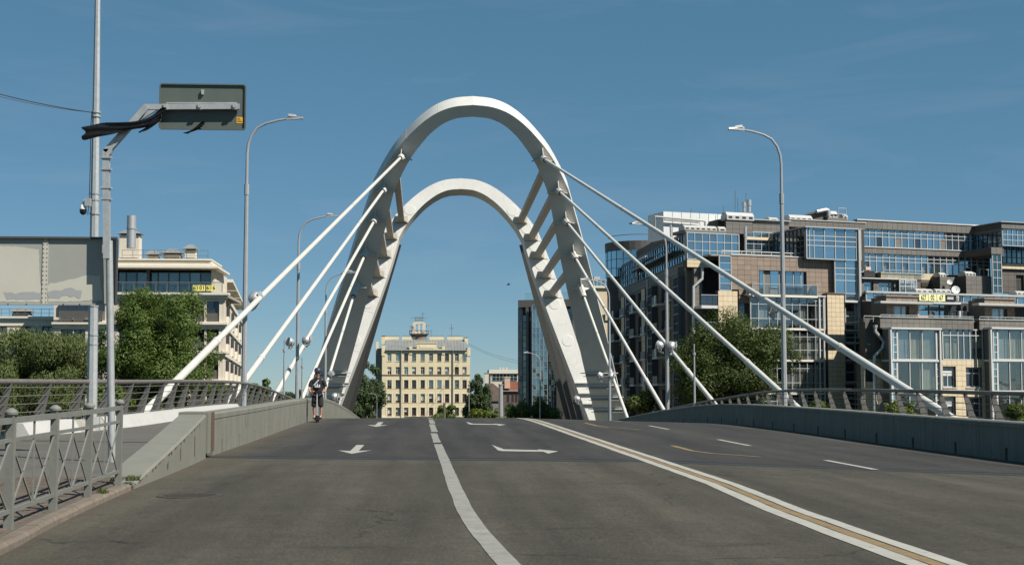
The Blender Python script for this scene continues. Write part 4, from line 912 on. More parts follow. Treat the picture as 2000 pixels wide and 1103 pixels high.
b = MB(); b.box(-.155, -.09, -.33, -.27, 1.10, 1.145); sb(b, 'bell', 'orange')
b = MB(); b.box(-.04, .04, -.345, -.28, 1.05, 1.12); sb(b, 'headlight', 'black_plastic')
b = MB(); b.prism([(-.04, .42, .16), (.04, .42, .16), (.04, .60, .22), (-.04, .60, .22)], (0, 0, .012)); sb(b, 'mudguard', 'black_plastic')

# ================================================================== TREES
def leaves(clumps, n, size, seed, droop=0.0, outer=.55):
    """clumps: (cx, cy, cz, rx, ry, rz). leaf-sized rhombs spread through the shells of the clumps"""
    g = np.random.default_rng(seed); C = np.array(clumps); w = (C[:, 3] * C[:, 4] + C[:, 3] * C[:, 5]); idx = g.choice(len(C), n, p=w / w.sum())
    d = g.normal(size=(n, 3)); d /= np.linalg.norm(d, axis=1)[:, None]
    rad = outer + (1.06 - outer) * g.random(n) ** .6; rad += (g.random(n) < .06) * g.random(n) * .25
    P = C[idx, :3] + d * C[idx, 3:] * rad[:, None]
    nrm = d * 1.15 + g.normal(size=(n, 3)) * .45 + np.array([0.05, -0.05, .35]); nrm /= np.linalg.norm(nrm, axis=1)[:, None]
    t1 = np.cross(nrm, g.normal(size=(n, 3))); t1[:, 2] -= droop; t1 /= np.linalg.norm(t1, axis=1)[:, None]
    t2 = np.cross(nrm, t1); t2 /= np.linalg.norm(t2, axis=1)[:, None]
    s = size * (.6 + .8 * g.random(n))[:, None]; asp = .45 if droop < .5 else .28
    verts = np.stack([P - t1 * s, P + t2 * s * asp + nrm * s * .12, P + t1 * s, P - t2 * s * asp + nrm * s * .12], 1).reshape(-1, 3)
    return verts, np.arange(4 * n).reshape(-1, 4)
def crown_clumps(c, ext, k, seed, rmin=.22, rmax=.40, flat=1.0):
    g = random.Random(seed); out = []
    while len(out) < k:
        d = Vector((g.gauss(0, 1), g.gauss(0, 1), g.gauss(0, 1))).normalized(); q = g.random() ** .45
        r = rmin * .75 + (rmax * 1.1 - rmin * .75) * g.random() ** 1.6; f_ = q * (1 - r * .45)
        p = Vector((c[0] + d.x*ext[0]*f_, c[1] + d.y*ext[1]*f_, c[2] + d.z*ext[2]*f_))
        m = min(ext[0], ext[2]); out.append((*p, r*m*1.15, r*m*1.15, r*m*flat))
    return out
def tree(name, label, base, c, ext, k, n, leaf, mat, seed, cat='tree', group=None, rt=.22, droop=0.0, rmin=.22, rmax=.40, extra=()):
    t = thing(name, label, cat, base, group); cl = crown_clumps(c, ext, k, seed, rmin, rmax) + list(extra)
    v, f = leaves(cl, n, leaf, seed, droop)
    v2, f2 = leaves([(q[0], q[1], q[2], q[3] * .72, q[4] * .72, q[5] * .72) for q in cl], n // 4, leaf * 1.5, seed + 50, droop, .15); f = np.concatenate([f, f2 + len(v)]); v = np.concatenate([v, v2]); me = bpy.data.meshes.new('crown'); me.from_pydata((v - np.array(base)).tolist(), [], f.tolist()); me.materials.append(MATS[mat])
    o = bpy.data.objects.new('crown', me); o.parent = t; COL.objects.link(o)
    g = random.Random(seed + 1); b = MB(); B = Vector(base); Ctr = Vector(c); fork = B.lerp(Ctr, .55); fork.z = min(fork.z, c[2] - ext[2] * .25)
    fork.z = max(fork.z, B.z + .3)
    b.tube([B - Vector((0, 0, .3)), B.lerp(fork, .5) + Vector((g.uniform(-.1, .1), 0, 0)), fork], [rt * 1.25, rt, rt * .85], 9); build(b, 'trunk', 'bark', t, True)
    for q in sorted(cl, key=lambda q: -q[3])[:min(len(cl), 11)]:
        e = Vector(q[:3]); m_ = fork.lerp(e, .5) + Vector((g.uniform(-.3, .3), g.uniform(-.3, .3), .25)) * ext[0] * .12; b = MB(); b.tube([fork - Vector((0, 0, rt)), m_, e], [rt * .6, rt * .34, rt * .12], 6); build(b, 'branch', 'bark', t, True)
    return t
def px_tree(name, label, Y, x0, x1, ytop, ybot, zb, k, n, leaf, mat, seed, dep=None, **kw):
    a, c_ = at(x0, (ytop+ybot)/2, Y), at(x1, (ytop+ybot)/2, Y); zt, z0 = at((x0+x1)/2, ytop, Y).z, at((x0+x1)/2, ybot, Y).z
    cx = (a.x + c_.x) / 2; ex = (c_.x - a.x) / 2 * 1.14; ez = (zt - z0) / 2 * 1.08
    return tree(name, label, (cx, Y, zb), (cx, Y, (zt + z0) / 2), (ex, dep or ex * .9, ez), k, n, leaf, mat, seed, **kw)
px_tree('maple_tree', 'dense dark green maple tree before the beige building at the left', 134, 198, 412, 560, 805, -5.7, 130, 76000, .112, 'leaf_maple', 11, rmin=.13, rmax=.30)
px_tree('willow_tree', 'pale grey-green willow tree at the left edge below the big sign', 131, -60, 186, 640, 835, -5.7, 90, 56000, .135, 'leaf_willow', 12, droop=1.2, rmin=.15, rmax=.32)
px_tree('leafy_tree', 'broad dark green tree behind the right-hand cables', 136, 1318, 1550, 618, 832, -5.7, 150, 80000, .112, 'leaf_dark', 13, rmin=.15, rmax=.32)
px_tree('leafy_tree', 'tall dark tree left of the yellow building', 300, 664, 744, 694, 850, -6.6, 60, 16000, .27, 'leaf_far', 14)
px_tree('leafy_tree', 'dark tree just right of the yellow building', 372, 908, 958, 730, 830, -6.6, 40, 8000, .32, 'leaf_far', 15)
px_tree('shrub', 'low green bush before the right part of the yellow building', 215, 838, 912, 793, 840, -6.2, 22, 4200, .17, 'leaf_maple', 16, cat='bush', group='bushes beyond the crest')
px_tree('shrub', 'bright yellow-green bush right of the yellow building', 225, 918, 990, 786, 845, -6.2, 22, 4200, .17, 'leaf_bright', 17, cat='bush', group='bushes beyond the crest')
px_tree('shrub', 'wide green bush at the foot of the dark glass tower', 205, 985, 1092, 776, 840, -6.2, 30, 5600, .17, 'leaf_maple', 18, cat='bush', group='bushes beyond the crest')
px_tree('leafy_tree', 'rounded far tree between the left cables above the barrier', 330, 525, 612, 754, 830, -6.6, 26, 4200, .34, 'leaf_far', 19)
px_tree('young_tree', 'young light green tree behind the left railing beside the lamp', 128, 478, 532, 735, 830, -5.7, 22, 3600, .15, 'leaf_maple', 20)
px_tree('shrub', 'green bush behind the left railing below the maple', 127, 395, 470, 752, 850, -5.7, 22, 3600, .16, 'leaf_maple', 21, cat='bush', group='bushes behind the railings')
px_tree('shrub', 'green bush between willow and maple behind the left railing', 127.5, 150, 260, 745, 850, -5.7, 26, 5000, .16, 'leaf_maple', 22, cat='bush', group='bushes behind the railings')
px_tree('shrub', 'green bush behind the right railing beside the nearest right lamp', 127, 1574, 1625, 768, 830, -5.7, 16, 2200, .13, 'leaf_bright', 23, cat='bush', group='bushes behind the railings')
px_tree('shrub', 'green bush behind the right railing under the longest right cable', 127, 1712, 1795, 778, 830, -5.7, 20, 3000, .13, 'leaf_bright', 24, cat='bush', group='bushes behind the railings')
px_tree('shrub', 'green bush behind the right railing at the right edge', 126, 1968, 2040, 783, 840, -5.7, 20, 3000, .13, 'leaf_bright', 25, cat='bush', group='bushes behind the railings')
px_tree('leafy_tree', 'dark tree low behind the right barrier left of the second lamp', 140, 1215, 1300, 762, 830, -5.7, 16, 2600, .18, 'leaf_dark', 26)
px_tree('leafy_tree', 'far dark tree behind the left arch foot', 420, 600, 672, 762, 840, -6.6, 16, 2400, .4, 'leaf_far', 27)
# weeds at the fence foot
g = np.random.default_rng(5); vs = []; fs = []
for (px, py, r_, n_) in ((257, 938, .07, 60), (222, 942, .06, 26), (192, 962, .03, 10), (205, 963, .04, 12)):
    d = ray(px, py); yy = 17.0
    while d.z / d.y * yy > zwalk(yy): yy += .02
    cx, cy = d.x / d.y * yy, yy
    for _ in range(n_):
        x_, y_ = cx + g.normal() * r_ * .6, cy + g.normal() * r_ * .6; h_ = .025 + g.random() * .06; a_ = g.random() * 6.3; w_ = .005 + g.random() * .007; lx, ly = math.cos(a_) * h_ * .6, math.sin(a_) * h_ * .6; z_ = zwalk(y_)
        i = len(vs); vs += [(x_ - w_, y_, z_), (x_ + w_, y_, z_), (x_ + lx * .6 + w_, y_ + ly * .6, z_ + h_ * .7), (x_ + lx, y_ + ly, z_ + h_), (x_ + lx * .6 - w_, y_ + ly * .6, z_ + h_ * .7)]; fs.append((i, i+1, i+2, i+3, i+4))
mb = MB(); mb.v = vs; mb.f = fs; o = build(mb, 'weeds', 'grass_blade', kind='stuff'); tag(o, 'small green weeds growing at the fence foot by the barrier end', 'weeds')
# ================================================================== BUILDINGS
class Fac:
    """a vertical facade plane: origin, horizontal direction u (left to right seen from the front), outward normal n"""
    def __init__(s, o, u):
        s.o = Vector((o[0], o[1], 0)); s.u = Vector((u[0], u[1], 0)).normalized(); s.n = Vector((s.u.y, -s.u.x, 0))
    def px(s, x, y, w=0.0):
        d = ray(x, y); k = (s.o + s.n * w).dot(s.n) / d.dot(s.n); p = d * k; return (p - s.o).dot(s.u), p.z
    def rect(s, x0, y0, x1, y1, w=0.0):
        xm, ym = (x0 + x1) / 2, (y0 + y1) / 2
        return s.px(x0, ym, w)[0], s.px(x1, ym, w)[0], s.px(xm, y1, w)[1], s.px(xm, y0, w)[1]
    def pt(s, u, v, w): p = s.o + s.u * u + s.n * w; return Vector((p.x, p.y, v))
    def box(s, mb, u0, u1, v0, v1, w0, w1):
        mb.hexa([s.pt(u0, v0, w1), s.pt(u1, v0, w1), s.pt(u1, v0, w0), s.pt(u0, v0, w0), s.pt(u0, v1, w1), s.pt(u1, v1, w1), s.pt(u1, v1, w0), s.pt(u0, v1, w0)])
    def pbox(s, mb, r, w0, w1): s.box(mb, *s.rect(*r, w1), w0, w1)
    def piece(s, name, parent, u0, u1, v0, v1, w0, w1, mat, tilt=0.0):
        return piece(name, parent, s.pt((u0+u1)/2, (v0+v1)/2, (w0+w1)/2), s.u, (u1-u0, w1-w0, v1-v0), mat, tilt)
def fbox(F, parent, name, mat, R_, w0, w1, metric=False):
    b = MB(); F.box(b, *R_, w0, w1) if metric else F.pbox(b, R_, w0, w1); return build(b, name, mat, parent)
def grid(a, b, n): return [a + (b - a) * i / n for i in range(n + 1)]
def tiles(F, parent, R_, w, mat, tw, th, holes=(), joint='joint_dark', metric=False, name='tile', back=.35):
    """stone cladding: a recessed backing and separate slabs standing proud of it; holes stay open"""
    u0, u1, v0, v1 = R_ if metric else F.rect(*R_, w)
    H = [h if metric else F.rect(*h, w) for h in holes]
    nc, nr = max(1, round((u1-u0)/tw)), max(1, round((v1-v0)/th)); us = grid(u0, u1, nc); vs = grid(v0, v1, nr)
    for i in range(nc):
        for j in range(nr):
            cells = [(us[i], us[i+1], vs[j], vs[j+1])]
            for h in H:
                nx = []
                for (a, b_, c, d) in cells:
                    if b_ <= h[0] or a >= h[1] or d <= h[2] or c >= h[3]: nx.append((a, b_, c, d)); continue
                    if a < h[0]: nx.append((a, h[0], c, d))
                    if b_ > h[1]: nx.append((h[1], b_, c, d))
                    m0, m1 = max(a, h[0]), min(b_, h[1])
                    if c < h[2]: nx.append((m0, m1, c, h[2]))
                    if d > h[3]: nx.append((m0, m1, h[3], d))
                cells = nx
            for (a, b_, c, d) in cells:
                if b_ - a > .06 and d - c > .06: F.piece(name, parent, a + .012, b_ - .012, c + .012, d - .012, w - .05, w + random.uniform(-.004, .004), mat)
    b = MB(); U = sorted({u0, u1, *[q for h in H for q in h[:2] if u0 < q < u1]}); Vv = sorted({v0, v1, *[q for h in H for q in h[2:] if v0 < q < v1]})
    for a, b_ in zip(U, U[1:]):
        for c, d in zip(Vv, Vv[1:]):
            if not any(h[0] < (a+b_)/2 < h[1] and h[2] < (c+d)/2 < h[3] for h in H): F.box(b, a, b_, c, d, w - back, w - .03)
    return build(b, 'wall', joint, parent)
def holed(F, parent, R_, holes, w0, w1, mat, name='wall'):
    u0, u1, v0, v1 = R_; b = MB(); U = sorted({u0, u1, *[q for h in holes for q in h[:2] if u0 < q < u1]}); Vv = sorted({v0, v1, *[q for h in holes for q in h[2:] if v0 < q < v1]})
    for a, b_ in zip(U, U[1:]):
        for c, d in zip(Vv, Vv[1:]):
            if not any(h[0] < (a+b_)/2 < h[1] and h[2] < (c+d)/2 < h[3] for h in holes): F.box(b, a, b_, c, d, w0, w1)
    return build(b, name, mat, parent)
def curtain(F, parent, R_, cols, rows, w, mat='glass_blue', mw=.06, fmat='mullion', metric=False, special=None, tilt=.004, deep=.12, outer=.10):
    """glazed wall: each pane its own piece, one frame of mullions. cols / rows: count, or lists of positions"""
    u0, u1, v0, v1 = R_ if metric else F.rect(*R_, w)
    if isinstance(cols, int): us = grid(u0, u1, cols)
    else: us = [F.px(x, (R_[1]+R_[3])/2, w)[0] for x in cols]; us = sorted({u0, u1, *[q for q in us if u0 + .1 < q < u1 - .1]})
    if isinstance(rows, int): vs = grid(v0, v1, rows)
    else: vs = [F.px((R_[0]+R_[2])/2, y, w)[1] for y in rows]; vs = sorted({v0, v1, *[q for q in vs if v0 + .1 < q < v1 - .1]})
    b = MB()
    for i, u in enumerate(us):
        k = outer if i in (0, len(us)-1) else mw; F.box(b, u - k/2, u + k/2, v0, v1, w - deep, w + .05)
    for i, v in enumerate(vs):
        k = outer if i in (0, len(vs)-1) else mw; F.box(b, u0, u1, v - k/2, v + k/2, w - deep + .01, w + .042)
    fr = build(b, 'frame', fmat, parent)
    for i in range(len(us)-1):
        for j in range(len(vs)-1):
            m_ = mat
            if special and (i, j) in special: m_ = special[(i, j)]
            F.piece('pane', parent, us[i] + mw*.3, us[i+1] - mw*.3, vs[j] + mw*.3, vs[j+1] - mw*.3, w - .06, w - .03, m_, tilt)
    return us, vs
def room(F, parent, R_, w, metric=False, mat='interior', depth=1.3):
    u0, u1, v0, v1 = R_ if metric else F.rect(*R_, w); b = MB(); F.box(b, u0 - .1, u1 + .1, v0 - .1, v1 + .1, w - depth - .1, w - depth); build(b, 'room_back', mat, parent)
def drape(F, parent, u0, u1, v0, v1, w, mat='curtain', seed=0):
    g = random.Random(seed); n = max(4, int((u1-u0) / .09)); a = []; c = []
    for i in range(n + 1):
        u = u0 + (u1-u0) * i / n; d = (.05 if i % 2 else -.05) + g.uniform(-.015, .015); a.append(F.pt(u, v0, w + d)); c.append(F.pt(u, v1, w + d * .7))
    b = MB(); b.loft([a, c], cap=False, close=False); build(b, 'curtain', mat, parent)
def window(F, parent, R_, w, frame='frame_white', mat='glass_dark', metric=False, split=2, depth=.22, sill=True, transom=.32, cover=None, seed=0):
    """recessed window: frame part with panes, sill as sub-parts"""
    u0, u1, v0, v1 = R_ if metric else F.rect(*R_, w); f = .05 + .04 * (u1 - u0); wd_ = w - depth; b = MB()
    F.box(b, u0, u0 + f, v0, v1, wd_ - .05, wd_ + .03); F.box(b, u1 - f, u1, v0, v1, wd_ - .05, wd_ + .03); F.box(b, u0 + f, u1 - f, v0, v0 + f, wd_ - .05, wd_ + .03); F.box(b, u0 + f, u1 - f, v1 - f, v1, wd_ - .05, wd_ + .03)
    vt = v1 - (v1 - v0) * transom
    if transom: F.box(b, u0 + f, u1 - f, vt - f*.4, vt + f*.4, wd_ - .04, wd_ + .025)
    for k in range(1, split):
        um = u0 + (u1-u0) * k / split; F.box(b, um - f*.4, um + f*.4, v0 + f, (vt - f*.4) if transom else v1 - f, wd_ - .04, wd_ + .02)
    wn_ = build(b, 'window', frame, parent)
    piece('pane', wn_, F.pt((u0+u1)/2, (v0+v1)/2, wd_ - .03), F.u, (u1-u0-f, .02, v1-v0-f), mat, .004)
    if sill:
        b = MB(); F.box(b, u0 - .08, u1 + .08, v0 - .09, v0 - .004, w - depth, w + .09); build(b, 'sill', 'cream_trim' if sill is True else sill, wn_)
    if cover:
        b = MB(); F.box(b, u0 + f, u1 - f, v0 + (v1-v0)*cover, v1 - f, wd_ - .018, wd_ - .012); build(b, 'blind', 'curtain_white', wn_)
    return wn_
def text(s, F, parent, u, v, w, size, mat, sx=1.0):
    cu = bpy.data.curves.new('lettering', 'FONT'); cu.body = s; cu.size = size; cu.align_x = 'CENTER'; cu.align_y = 'CENTER'; cu.extrude = .004; cu.space_line = .8; cu.offset = size * .02
    o = bpy.data.objects.new('lettering', cu); COL.objects.link(o); dg = bpy.context.evaluated_depsgraph_get()
    me = bpy.data.meshes.new_from_object(o.evaluated_get(dg)); bpy.data.objects.remove(o); bpy.data.curves.remove(cu); me.materials.clear(); me.materials.append(MATS[mat])
    q = bpy.data.objects.new('lettering', me); q.parent = parent; q.location = F.pt(u, v, w) - org(parent); q.rotation_euler = (math.pi/2, 0, math.atan2(F.u.y, F.u.x)); q.scale = (sx, 1, 1); COL.objects.link(q)

# ------------------------------------------------------------------ yellow tenement straight ahead
FY = Fac((0, 385), (1, 0)); bY = thing('apartment_building', 'pale yellow five-storey tenement with grey roof at the end of the road', 'building', (1, 385, -6.6))
cx_ = [760.5, 776.7, 793.2, 808.6, 825.5, 841.8, 858, 873, 892.2, 907.2]; ry_ = [(690.7, 705.3), (716.3, 731), (741.8, 757.4), (768.9, 785), (795.5, 810.8)]
uL, uR = FY.px(746, 740)[0], FY.px(918, 740)[0]; vB, vE = -6.8, FY.px(830, 684)[1]
wins = [[FY.rect(x - 4, a, x + 4, c) for x in cx_] for a, c in ry_]
holed(FY, bY, (uL, uR, vB, vE), [h for r in wins for h in r], -.6, 0, 'yellow_wall')
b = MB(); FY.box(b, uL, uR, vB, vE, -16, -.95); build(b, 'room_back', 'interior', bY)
rg = random.Random(4)
for ri, r in enumerate(wins):
    for ci, h in enumerate(r):
        white = (ri == 0 and ci in (0, 1, 5, 8)) or (ri == 1 and ci < 5)
        window(FY, bY, h, 0, 'frame_white' if white else 'frame_brown', 'glass_blue' if rg.random() < .35 else 'glass_dark', True, 2, .28, True if ri < 2 else 'belt_brown', .3, cover=rg.choice([None, None, .45, .2]) if ri in (3, 4, 1) else None)
for ri in (2, 3, 4):                         # light surrounds of the lower storeys
    for h in wins[ri]:
        for a, c in ((h[0] - .42, h[0] - .1), (h[1] + .1, h[1] + .42)): fbox(FY, bY, 'surround', 'cream_trim', (a, c, h[2] - .25, h[3] + .3), 0, .05, True)
        fbox(FY, bY, 'surround', 'cream_trim', (h[0] - .1, h[1] + .1, h[3] + .02, h[3] + .3), 0, .045, True)
fbox(FY, bY, 'belt_course', 'belt_brown', (uL, uR, FY.px(830, 732.4)[1], FY.px(830, 731.2)[1]), 0, .16, True)
fbox(FY, bY, 'belt_course', 'cream_trim', (uL, uR, FY.px(830, 815.4)[1], FY.px(830, 812.4)[1]), 0, .2, True)
for x in (783.4, 884.5): b = MB(); u = FY.px(x, 740)[0]; b.tube([FY.pt(u, vE - .2, .2), FY.pt(u, vB, .2)], .13, 7); build(b, 'drainpipe', 'roof_metal', bY); b = MB(); b.lathe([(.12, -.5), (.3, 0), (.32, .1), (.1, .12)], 8, Matrix.Translation(FY.pt(u, vE - .1, .25))); build(b, 'rain_head', 'roof_metal', bY)
# roof slope with standing seams
vR = FY.px(830, 664)[1] + .4; u0, u1 = uL + .9, uR - .8
b = MB(); b.prism([FY.pt(u0, vE, .55), FY.pt(u0, vR, -7), FY.pt(u0, vE, -16)], FY.u * (u1 - u0)); rf = build(b, 'roof', 'roof_metal', bY)
for i in range(1, 26):
    u = u0 + (u1-u0) * i / 26; b = MB(); b.bar(FY.pt(u, vE + .03, .5), FY.pt(u, vR + .03, -7), .06, .09); build(b, 'seam', 'roof_metal', rf)
# end piers, central pediment, ridge walls with railings
for x0, x1, yt in ((745.5, 752, 675), (912.5, 918.6, 678)): fbox(FY, bY, 'pier', 'yellow_wall', (*FY.rect(x0, yt, x1, 700)[:2], vE - 1.5, FY.px(830, yt)[1]), -1.2, .12, True)
for x0, x1, yt, yb, w1 in ((799.5, 805, 673, 692, .14), (863.5, 869, 673, 692, .14), (805, 863.5, 681, 686, .10), (814, 853, 669.5, 681, .12)): fbox(FY, bY, 'pediment', 'yellow_wall', (x0, yt, x1, yb), -.7, w1)
for x0, x1, yt, yb in ((799, 805.6, 672, 673.4), (863, 869.6, 672, 673.4), (813, 854, 668.4, 670), (804, 864, 684.6, 686)): fbox(FY, bY, 'coping', 'cream_trim', (x0, yt, x1, yb), -.8, .26)
fbox(FY, bY, 'plaque', 'cream_trim', (820, 674, 847, 679.5), .1, .18)
for x0, x1 in ((748, 779), (785, 815.5), (838.5, 867), (873, 904)):
    fbox(FY, bY, 'ridge_wall', 'yellow_wall', (x0, 657.5, x1, 668), -9, -7.2); u0_, u1_, va, vb = FY.rect(x0, 655, x1, 657.8, -7.2)
    b = MB(); F_ = FY; F_.box(b, u0_, u1_, vb - .06, vb, -7.4, -7.3)
    for k in range(13): uu = u0_ + (u1_-u0_) * k / 12; F_.box(b, uu - .03, uu + .03, va, vb - .06, -7.38, -7.32)
    build(b, 'roof_railing', 'rail_steel', bY)
for x0, x1, y0, y1 in ((745, 752.5, 656, 672), (907.5, 914, 659, 672)): fbox(FY, bY, 'chimney', 'yellow_wall', (x0, y0, x1, y1), -7, -5.6); fbox(FY, bY, 'chimney_cap', 'red_brick', (x0 - .3, y0 - .8, x1 + .3, y0 - .05), -7.1, -5.5)
# roof turret with round gallery
pc = FY.pt(FY.px(818.5, 640, -9)[0], 0, -9); zf = lambda y: FY.px(818, y, -9)[1]
tw = []
b = MB(); b.lathe([(2.2, zf(668)), (2.0, zf(657)), (2.6, zf(653.5)), (2.75, zf(652))], 18, Matrix.Translation((pc.x, pc.y, 0))); tu = build(b, 'turret', 'old_roof', bY, True)
b = MB(); s_ = 1.35
for sx, sy in ((-1, -1), (1, -1), (-1, 1), (1, 1)): b.box(pc.x + sx*s_ - .42, pc.x + sx*s_ + .42, pc.y + sy*s_ - .42, pc.y + sy*s_ + .42, zf(652), zf(630.5))
b.box(pc.x - s_, pc.x + s_, pc.y - s_ - .3, pc.y + s_ + .3, zf(633.5), zf(629)); b.box(pc.x - .25, pc.x + .25, pc.y - s_ - .25, pc.y - s_ + .3, zf(652), zf(633.5)); b.box(pc.x - s_, pc.x + s_, pc.y - s_ - .2, pc.y + s_ + .2, zf(652), zf(647.5)); build(b, 'turret_room', 'beige_light', tu)
b = MB()
for k in range(18):
    a = 2*math.pi*k/18; b.tube([(pc.x + 2.65*math.cos(a), pc.y + 2.65*math.sin(a), zf(652)), (pc.x + 2.65*math.cos(a), pc.y + 2.65*math.sin(a), zf(645.5))], .05, 5)
b.tube([(pc.x + 2.65*math.cos(2*math.pi*k/24), pc.y + 2.65*math.sin(2*math.pi*k/24), zf(645.5)) for k in range(25)], .06, 5); build(b, 'gallery_rail', 'rail_steel', tu)
b = MB()
for sx, sy in ((-1, -1), (1, -1), (-1, 1), (1, 1)): b.tube([(pc.x + sx*1.1, pc.y + sy*1.1, zf(629)), (pc.x + sx*1.0, pc.y + sy*1.0, zf(620))], .06, 5)
for zz in (zf(620), zf(625)): b.tube([(pc.x + sx*1.05, pc.y + sy*1.05, zz) for sx, sy in ((-1, -1), (1, -1), (1, 1), (-1, 1), (-1, -1))], .05, 5)
for (a, c) in (((-1.1, zf(629)), (1.0, zf(620))), ((1.1, zf(629)), (-1.0, zf(620)))): b.tube([(pc.x + a[0], pc.y - 1.1, a[1]), (pc.x + c[0], pc.y - 1.0, c[1])], .04, 5)
build(b, 'turret_cage', 'rail_steel', tu)
b = MB(); b.lathe([(.0, -.1), (.55, .05), (.6, .2), (.0, .12)], 12, Matrix.Translation((pc.x - 2.0, pc.y - 2.0, zf(641))) @ Matrix.Rotation(R(70), 4, 'X')); build(b, 'dish', 'rail_steel', tu)
for x_, y0_, y1_, arms in ((826, 622, 609, ((612.5, 5),)), (882, 660, 632, ((640, 5), (642.5, 3))), (842, 660, 644, ((646, 4),)), (833, 640, 634, ((636, 5),))):
    b = MB(); p0, p1 = at(x_, y0_, 393), at(x_, y1_, 393); b.tube([p0, p1], .055, 5)
    for ya, hw in arms: q = at(x_, ya, 393); b.tube([q - Vector((hw * .14, 0, .05)), q + Vector((hw * .14, 0, .05))], .04, 5)
    build(b, 'aerial', 'rail_steel', bY)
b = MB(); q = at(815.5, 620.5, 393); b.tube([q - Vector((1.9, 0, 0)), q + Vector((2.6, 0, -.1))], .05, 5); build(b, 'aerial', 'rail_steel', bY)
# shaded splayed wall and lower wing at its left
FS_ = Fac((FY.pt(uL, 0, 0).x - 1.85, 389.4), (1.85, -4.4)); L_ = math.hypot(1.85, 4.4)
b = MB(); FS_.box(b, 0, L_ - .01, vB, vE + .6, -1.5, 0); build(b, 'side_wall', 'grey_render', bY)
fbox(FY, bY, 'side_chimney', 'yellow_wall', (734.5, 667, 739.5, 692), -4.2, -3.4); fbox(FY, bY, 'side_chimney', 'cream_trim', (736, 692, 739.5, 745), -4.3, -3.6)
# ------------------------------------------------------------------ small houses right of it
FH = Fac((0, 470), (1, 0)); h = thing('house', 'flat-topped beige house with glass storey far right of the yellow tenement', 'house', (26, 470, -6.6))
fbox(FH, h, 'wall', 'beige_light', (958, 726, 1012, 830), -12, 0); fbox(FH, h, 'wall', 'beige_trim', (955, 721.5, 1014, 729), -11, .5); curtain(FH, h, (962, 730.5, 1010, 743), 7, 2, .12, 'glass_teal', .12)
for x in (975, 981, 987): fbox(FH, h, 'roof_box', 'vent_grey', (x, 717, x + 4.5, 721.5), -5, -2)
FH2 = Fac((0, 400), (1, 0)); h = thing('house', 'old house with dark brown gable roof right of the yellow tenement', 'house', (20, 400, -6.6))
u0, u1, va, vb = FH2.rect(947, 790, 992, 830); vt = FH2.px(965, 748)[1]; fbox(FH2, h, 'wall', 'grey_render', (947, 782, 992, 850), -9, 0)
b = MB(); b.prism([FH2.pt(u0 - .3, FH2.px(960, 783)[1], .4), FH2.pt(u1 + .6, FH2.px(960, 783)[1], .4), FH2.pt(u1 + .6, FH2.px(960, 775)[1], .4), FH2.pt(u0 + 2.2, vt, .4), FH2.pt(u0 + .4, vt, .4)], -FH2.n * 9.5); build(b, 'roof', 'old_roof', h)
fbox(FH2, h, 'chimney', 'beige_light', (946, 729, 954, 748), -3, -1.8); fbox(FH2, h, 'chimney_cap', 'roof_metal', (945.4, 728, 954.6, 729), -3.1, -1.7)
FH3 = Fac((0, 380), (1, 0)); h = thing('house', 'red brick house with pink chimney beside the dark glass tower', 'house', (24, 380, -6.6))
fbox(FH3, h, 'wall', 'dark_stone', (981, 762, 1014, 850), -9, 0); fbox(FH3, h, 'wall', 'red_brick', (984, 745, 1014, 763), -9, -.6); fbox(FH3, h, 'chimney', 'pink_wall', (985.5, 737, 996, 758), -1.5, .2); fbox(FH3, h, 'chimney_cap', 'cream_trim', (984.8, 735.6, 996.6, 737), -1.6, .3)
b = MB(); u0, u1, va, vb = FH3.rect(980, 758, 1016, 764); b.prism([FH3.pt(u0, va, .5), FH3.pt(u0, vb + .5, -2.5), FH3.pt(u0, va, -9)], FH3.u * (u1 - u0)); build(b, 'roof', 'old_roof', h)
for x in (990, 999, 1006): window(FH3, h, (x, 770, x + 4.5, 785), .05, 'frame_brown', 'glass_dark', False, 2, .02, False, .3)

# ------------------------------------------------------------------ dark glass tower behind the right arch
FD = Fac((at(1012, 700, 318).x, 318), (.80, -.30)); bD = thing('office_building', 'dark glass and stone office tower behind the right arch legs', 'building', (FD.o.x, 318, -6.6))
DU = lambda x, y=700: FD.px(x, y)[0]; DV = lambda y, x=1012: FD.px(x, y)[1]
uE = DU(1118); vT = DV(586)
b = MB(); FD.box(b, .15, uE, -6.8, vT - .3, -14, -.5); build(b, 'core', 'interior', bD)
ub = [0, DU(1019.5), DU(1027), DU(1032.5), DU(1040), DU(1060), DU(1078)]
fbox(FD, bD, 'parapet', 'grey_stone', (0, uE, vT - 1.6, vT), -.6, .1, True)
curtain(FD, bD, (ub[0], ub[1], -3, vT - 1.7), 2, 16, -.05, 'glass_dark', .12, 'mullion_dark', True, tilt=.01); curtain(FD, bD, (ub[1] + .1, ub[2], -3, vT - 3.4), 1, 14, -.35, 'glass_teal', .14, 'mullion_dark', True, tilt=.01)
for a, c in ((ub[2], ub[3]), (ub[3] + .5, ub[4])): tiles(FD, bD, (a, c, -6, vT - 1.6), .08, 'grey_stone', 1.0, 1.6, metric=True)
curtain(FD, bD, (ub[4] + .1, ub[5] + 1.2, -3, vT - 1.2), 4, 18, .55, 'glass_blue', .12, 'mullion', True, tilt=.012)
curtain(FD, bD, (ub[5] + 1.4, ub[6] + 1, -3, vT - 2.2), 3, 18, .1, 'glass_teal', .12, 'mullion_dark', True, tilt=.012)
tiles(FD, bD, (ub[6] + 1.1, uE, -6, DV(690)), .3, 'dark_stone', 1.3, 1.4, metric=True); curtain(FD, bD, (ub[6] + 1.1, uE, DV(690) + .2, vT - 2.2), 4, 14, 0, 'glass_teal', .12, 'mullion_dark', True)
b = MB(); FD.box(b, ub[1], uE, vT, vT + 1.6, -2.4, -2.3); build(b, 'roof_glass', 'glass_rail', bD)
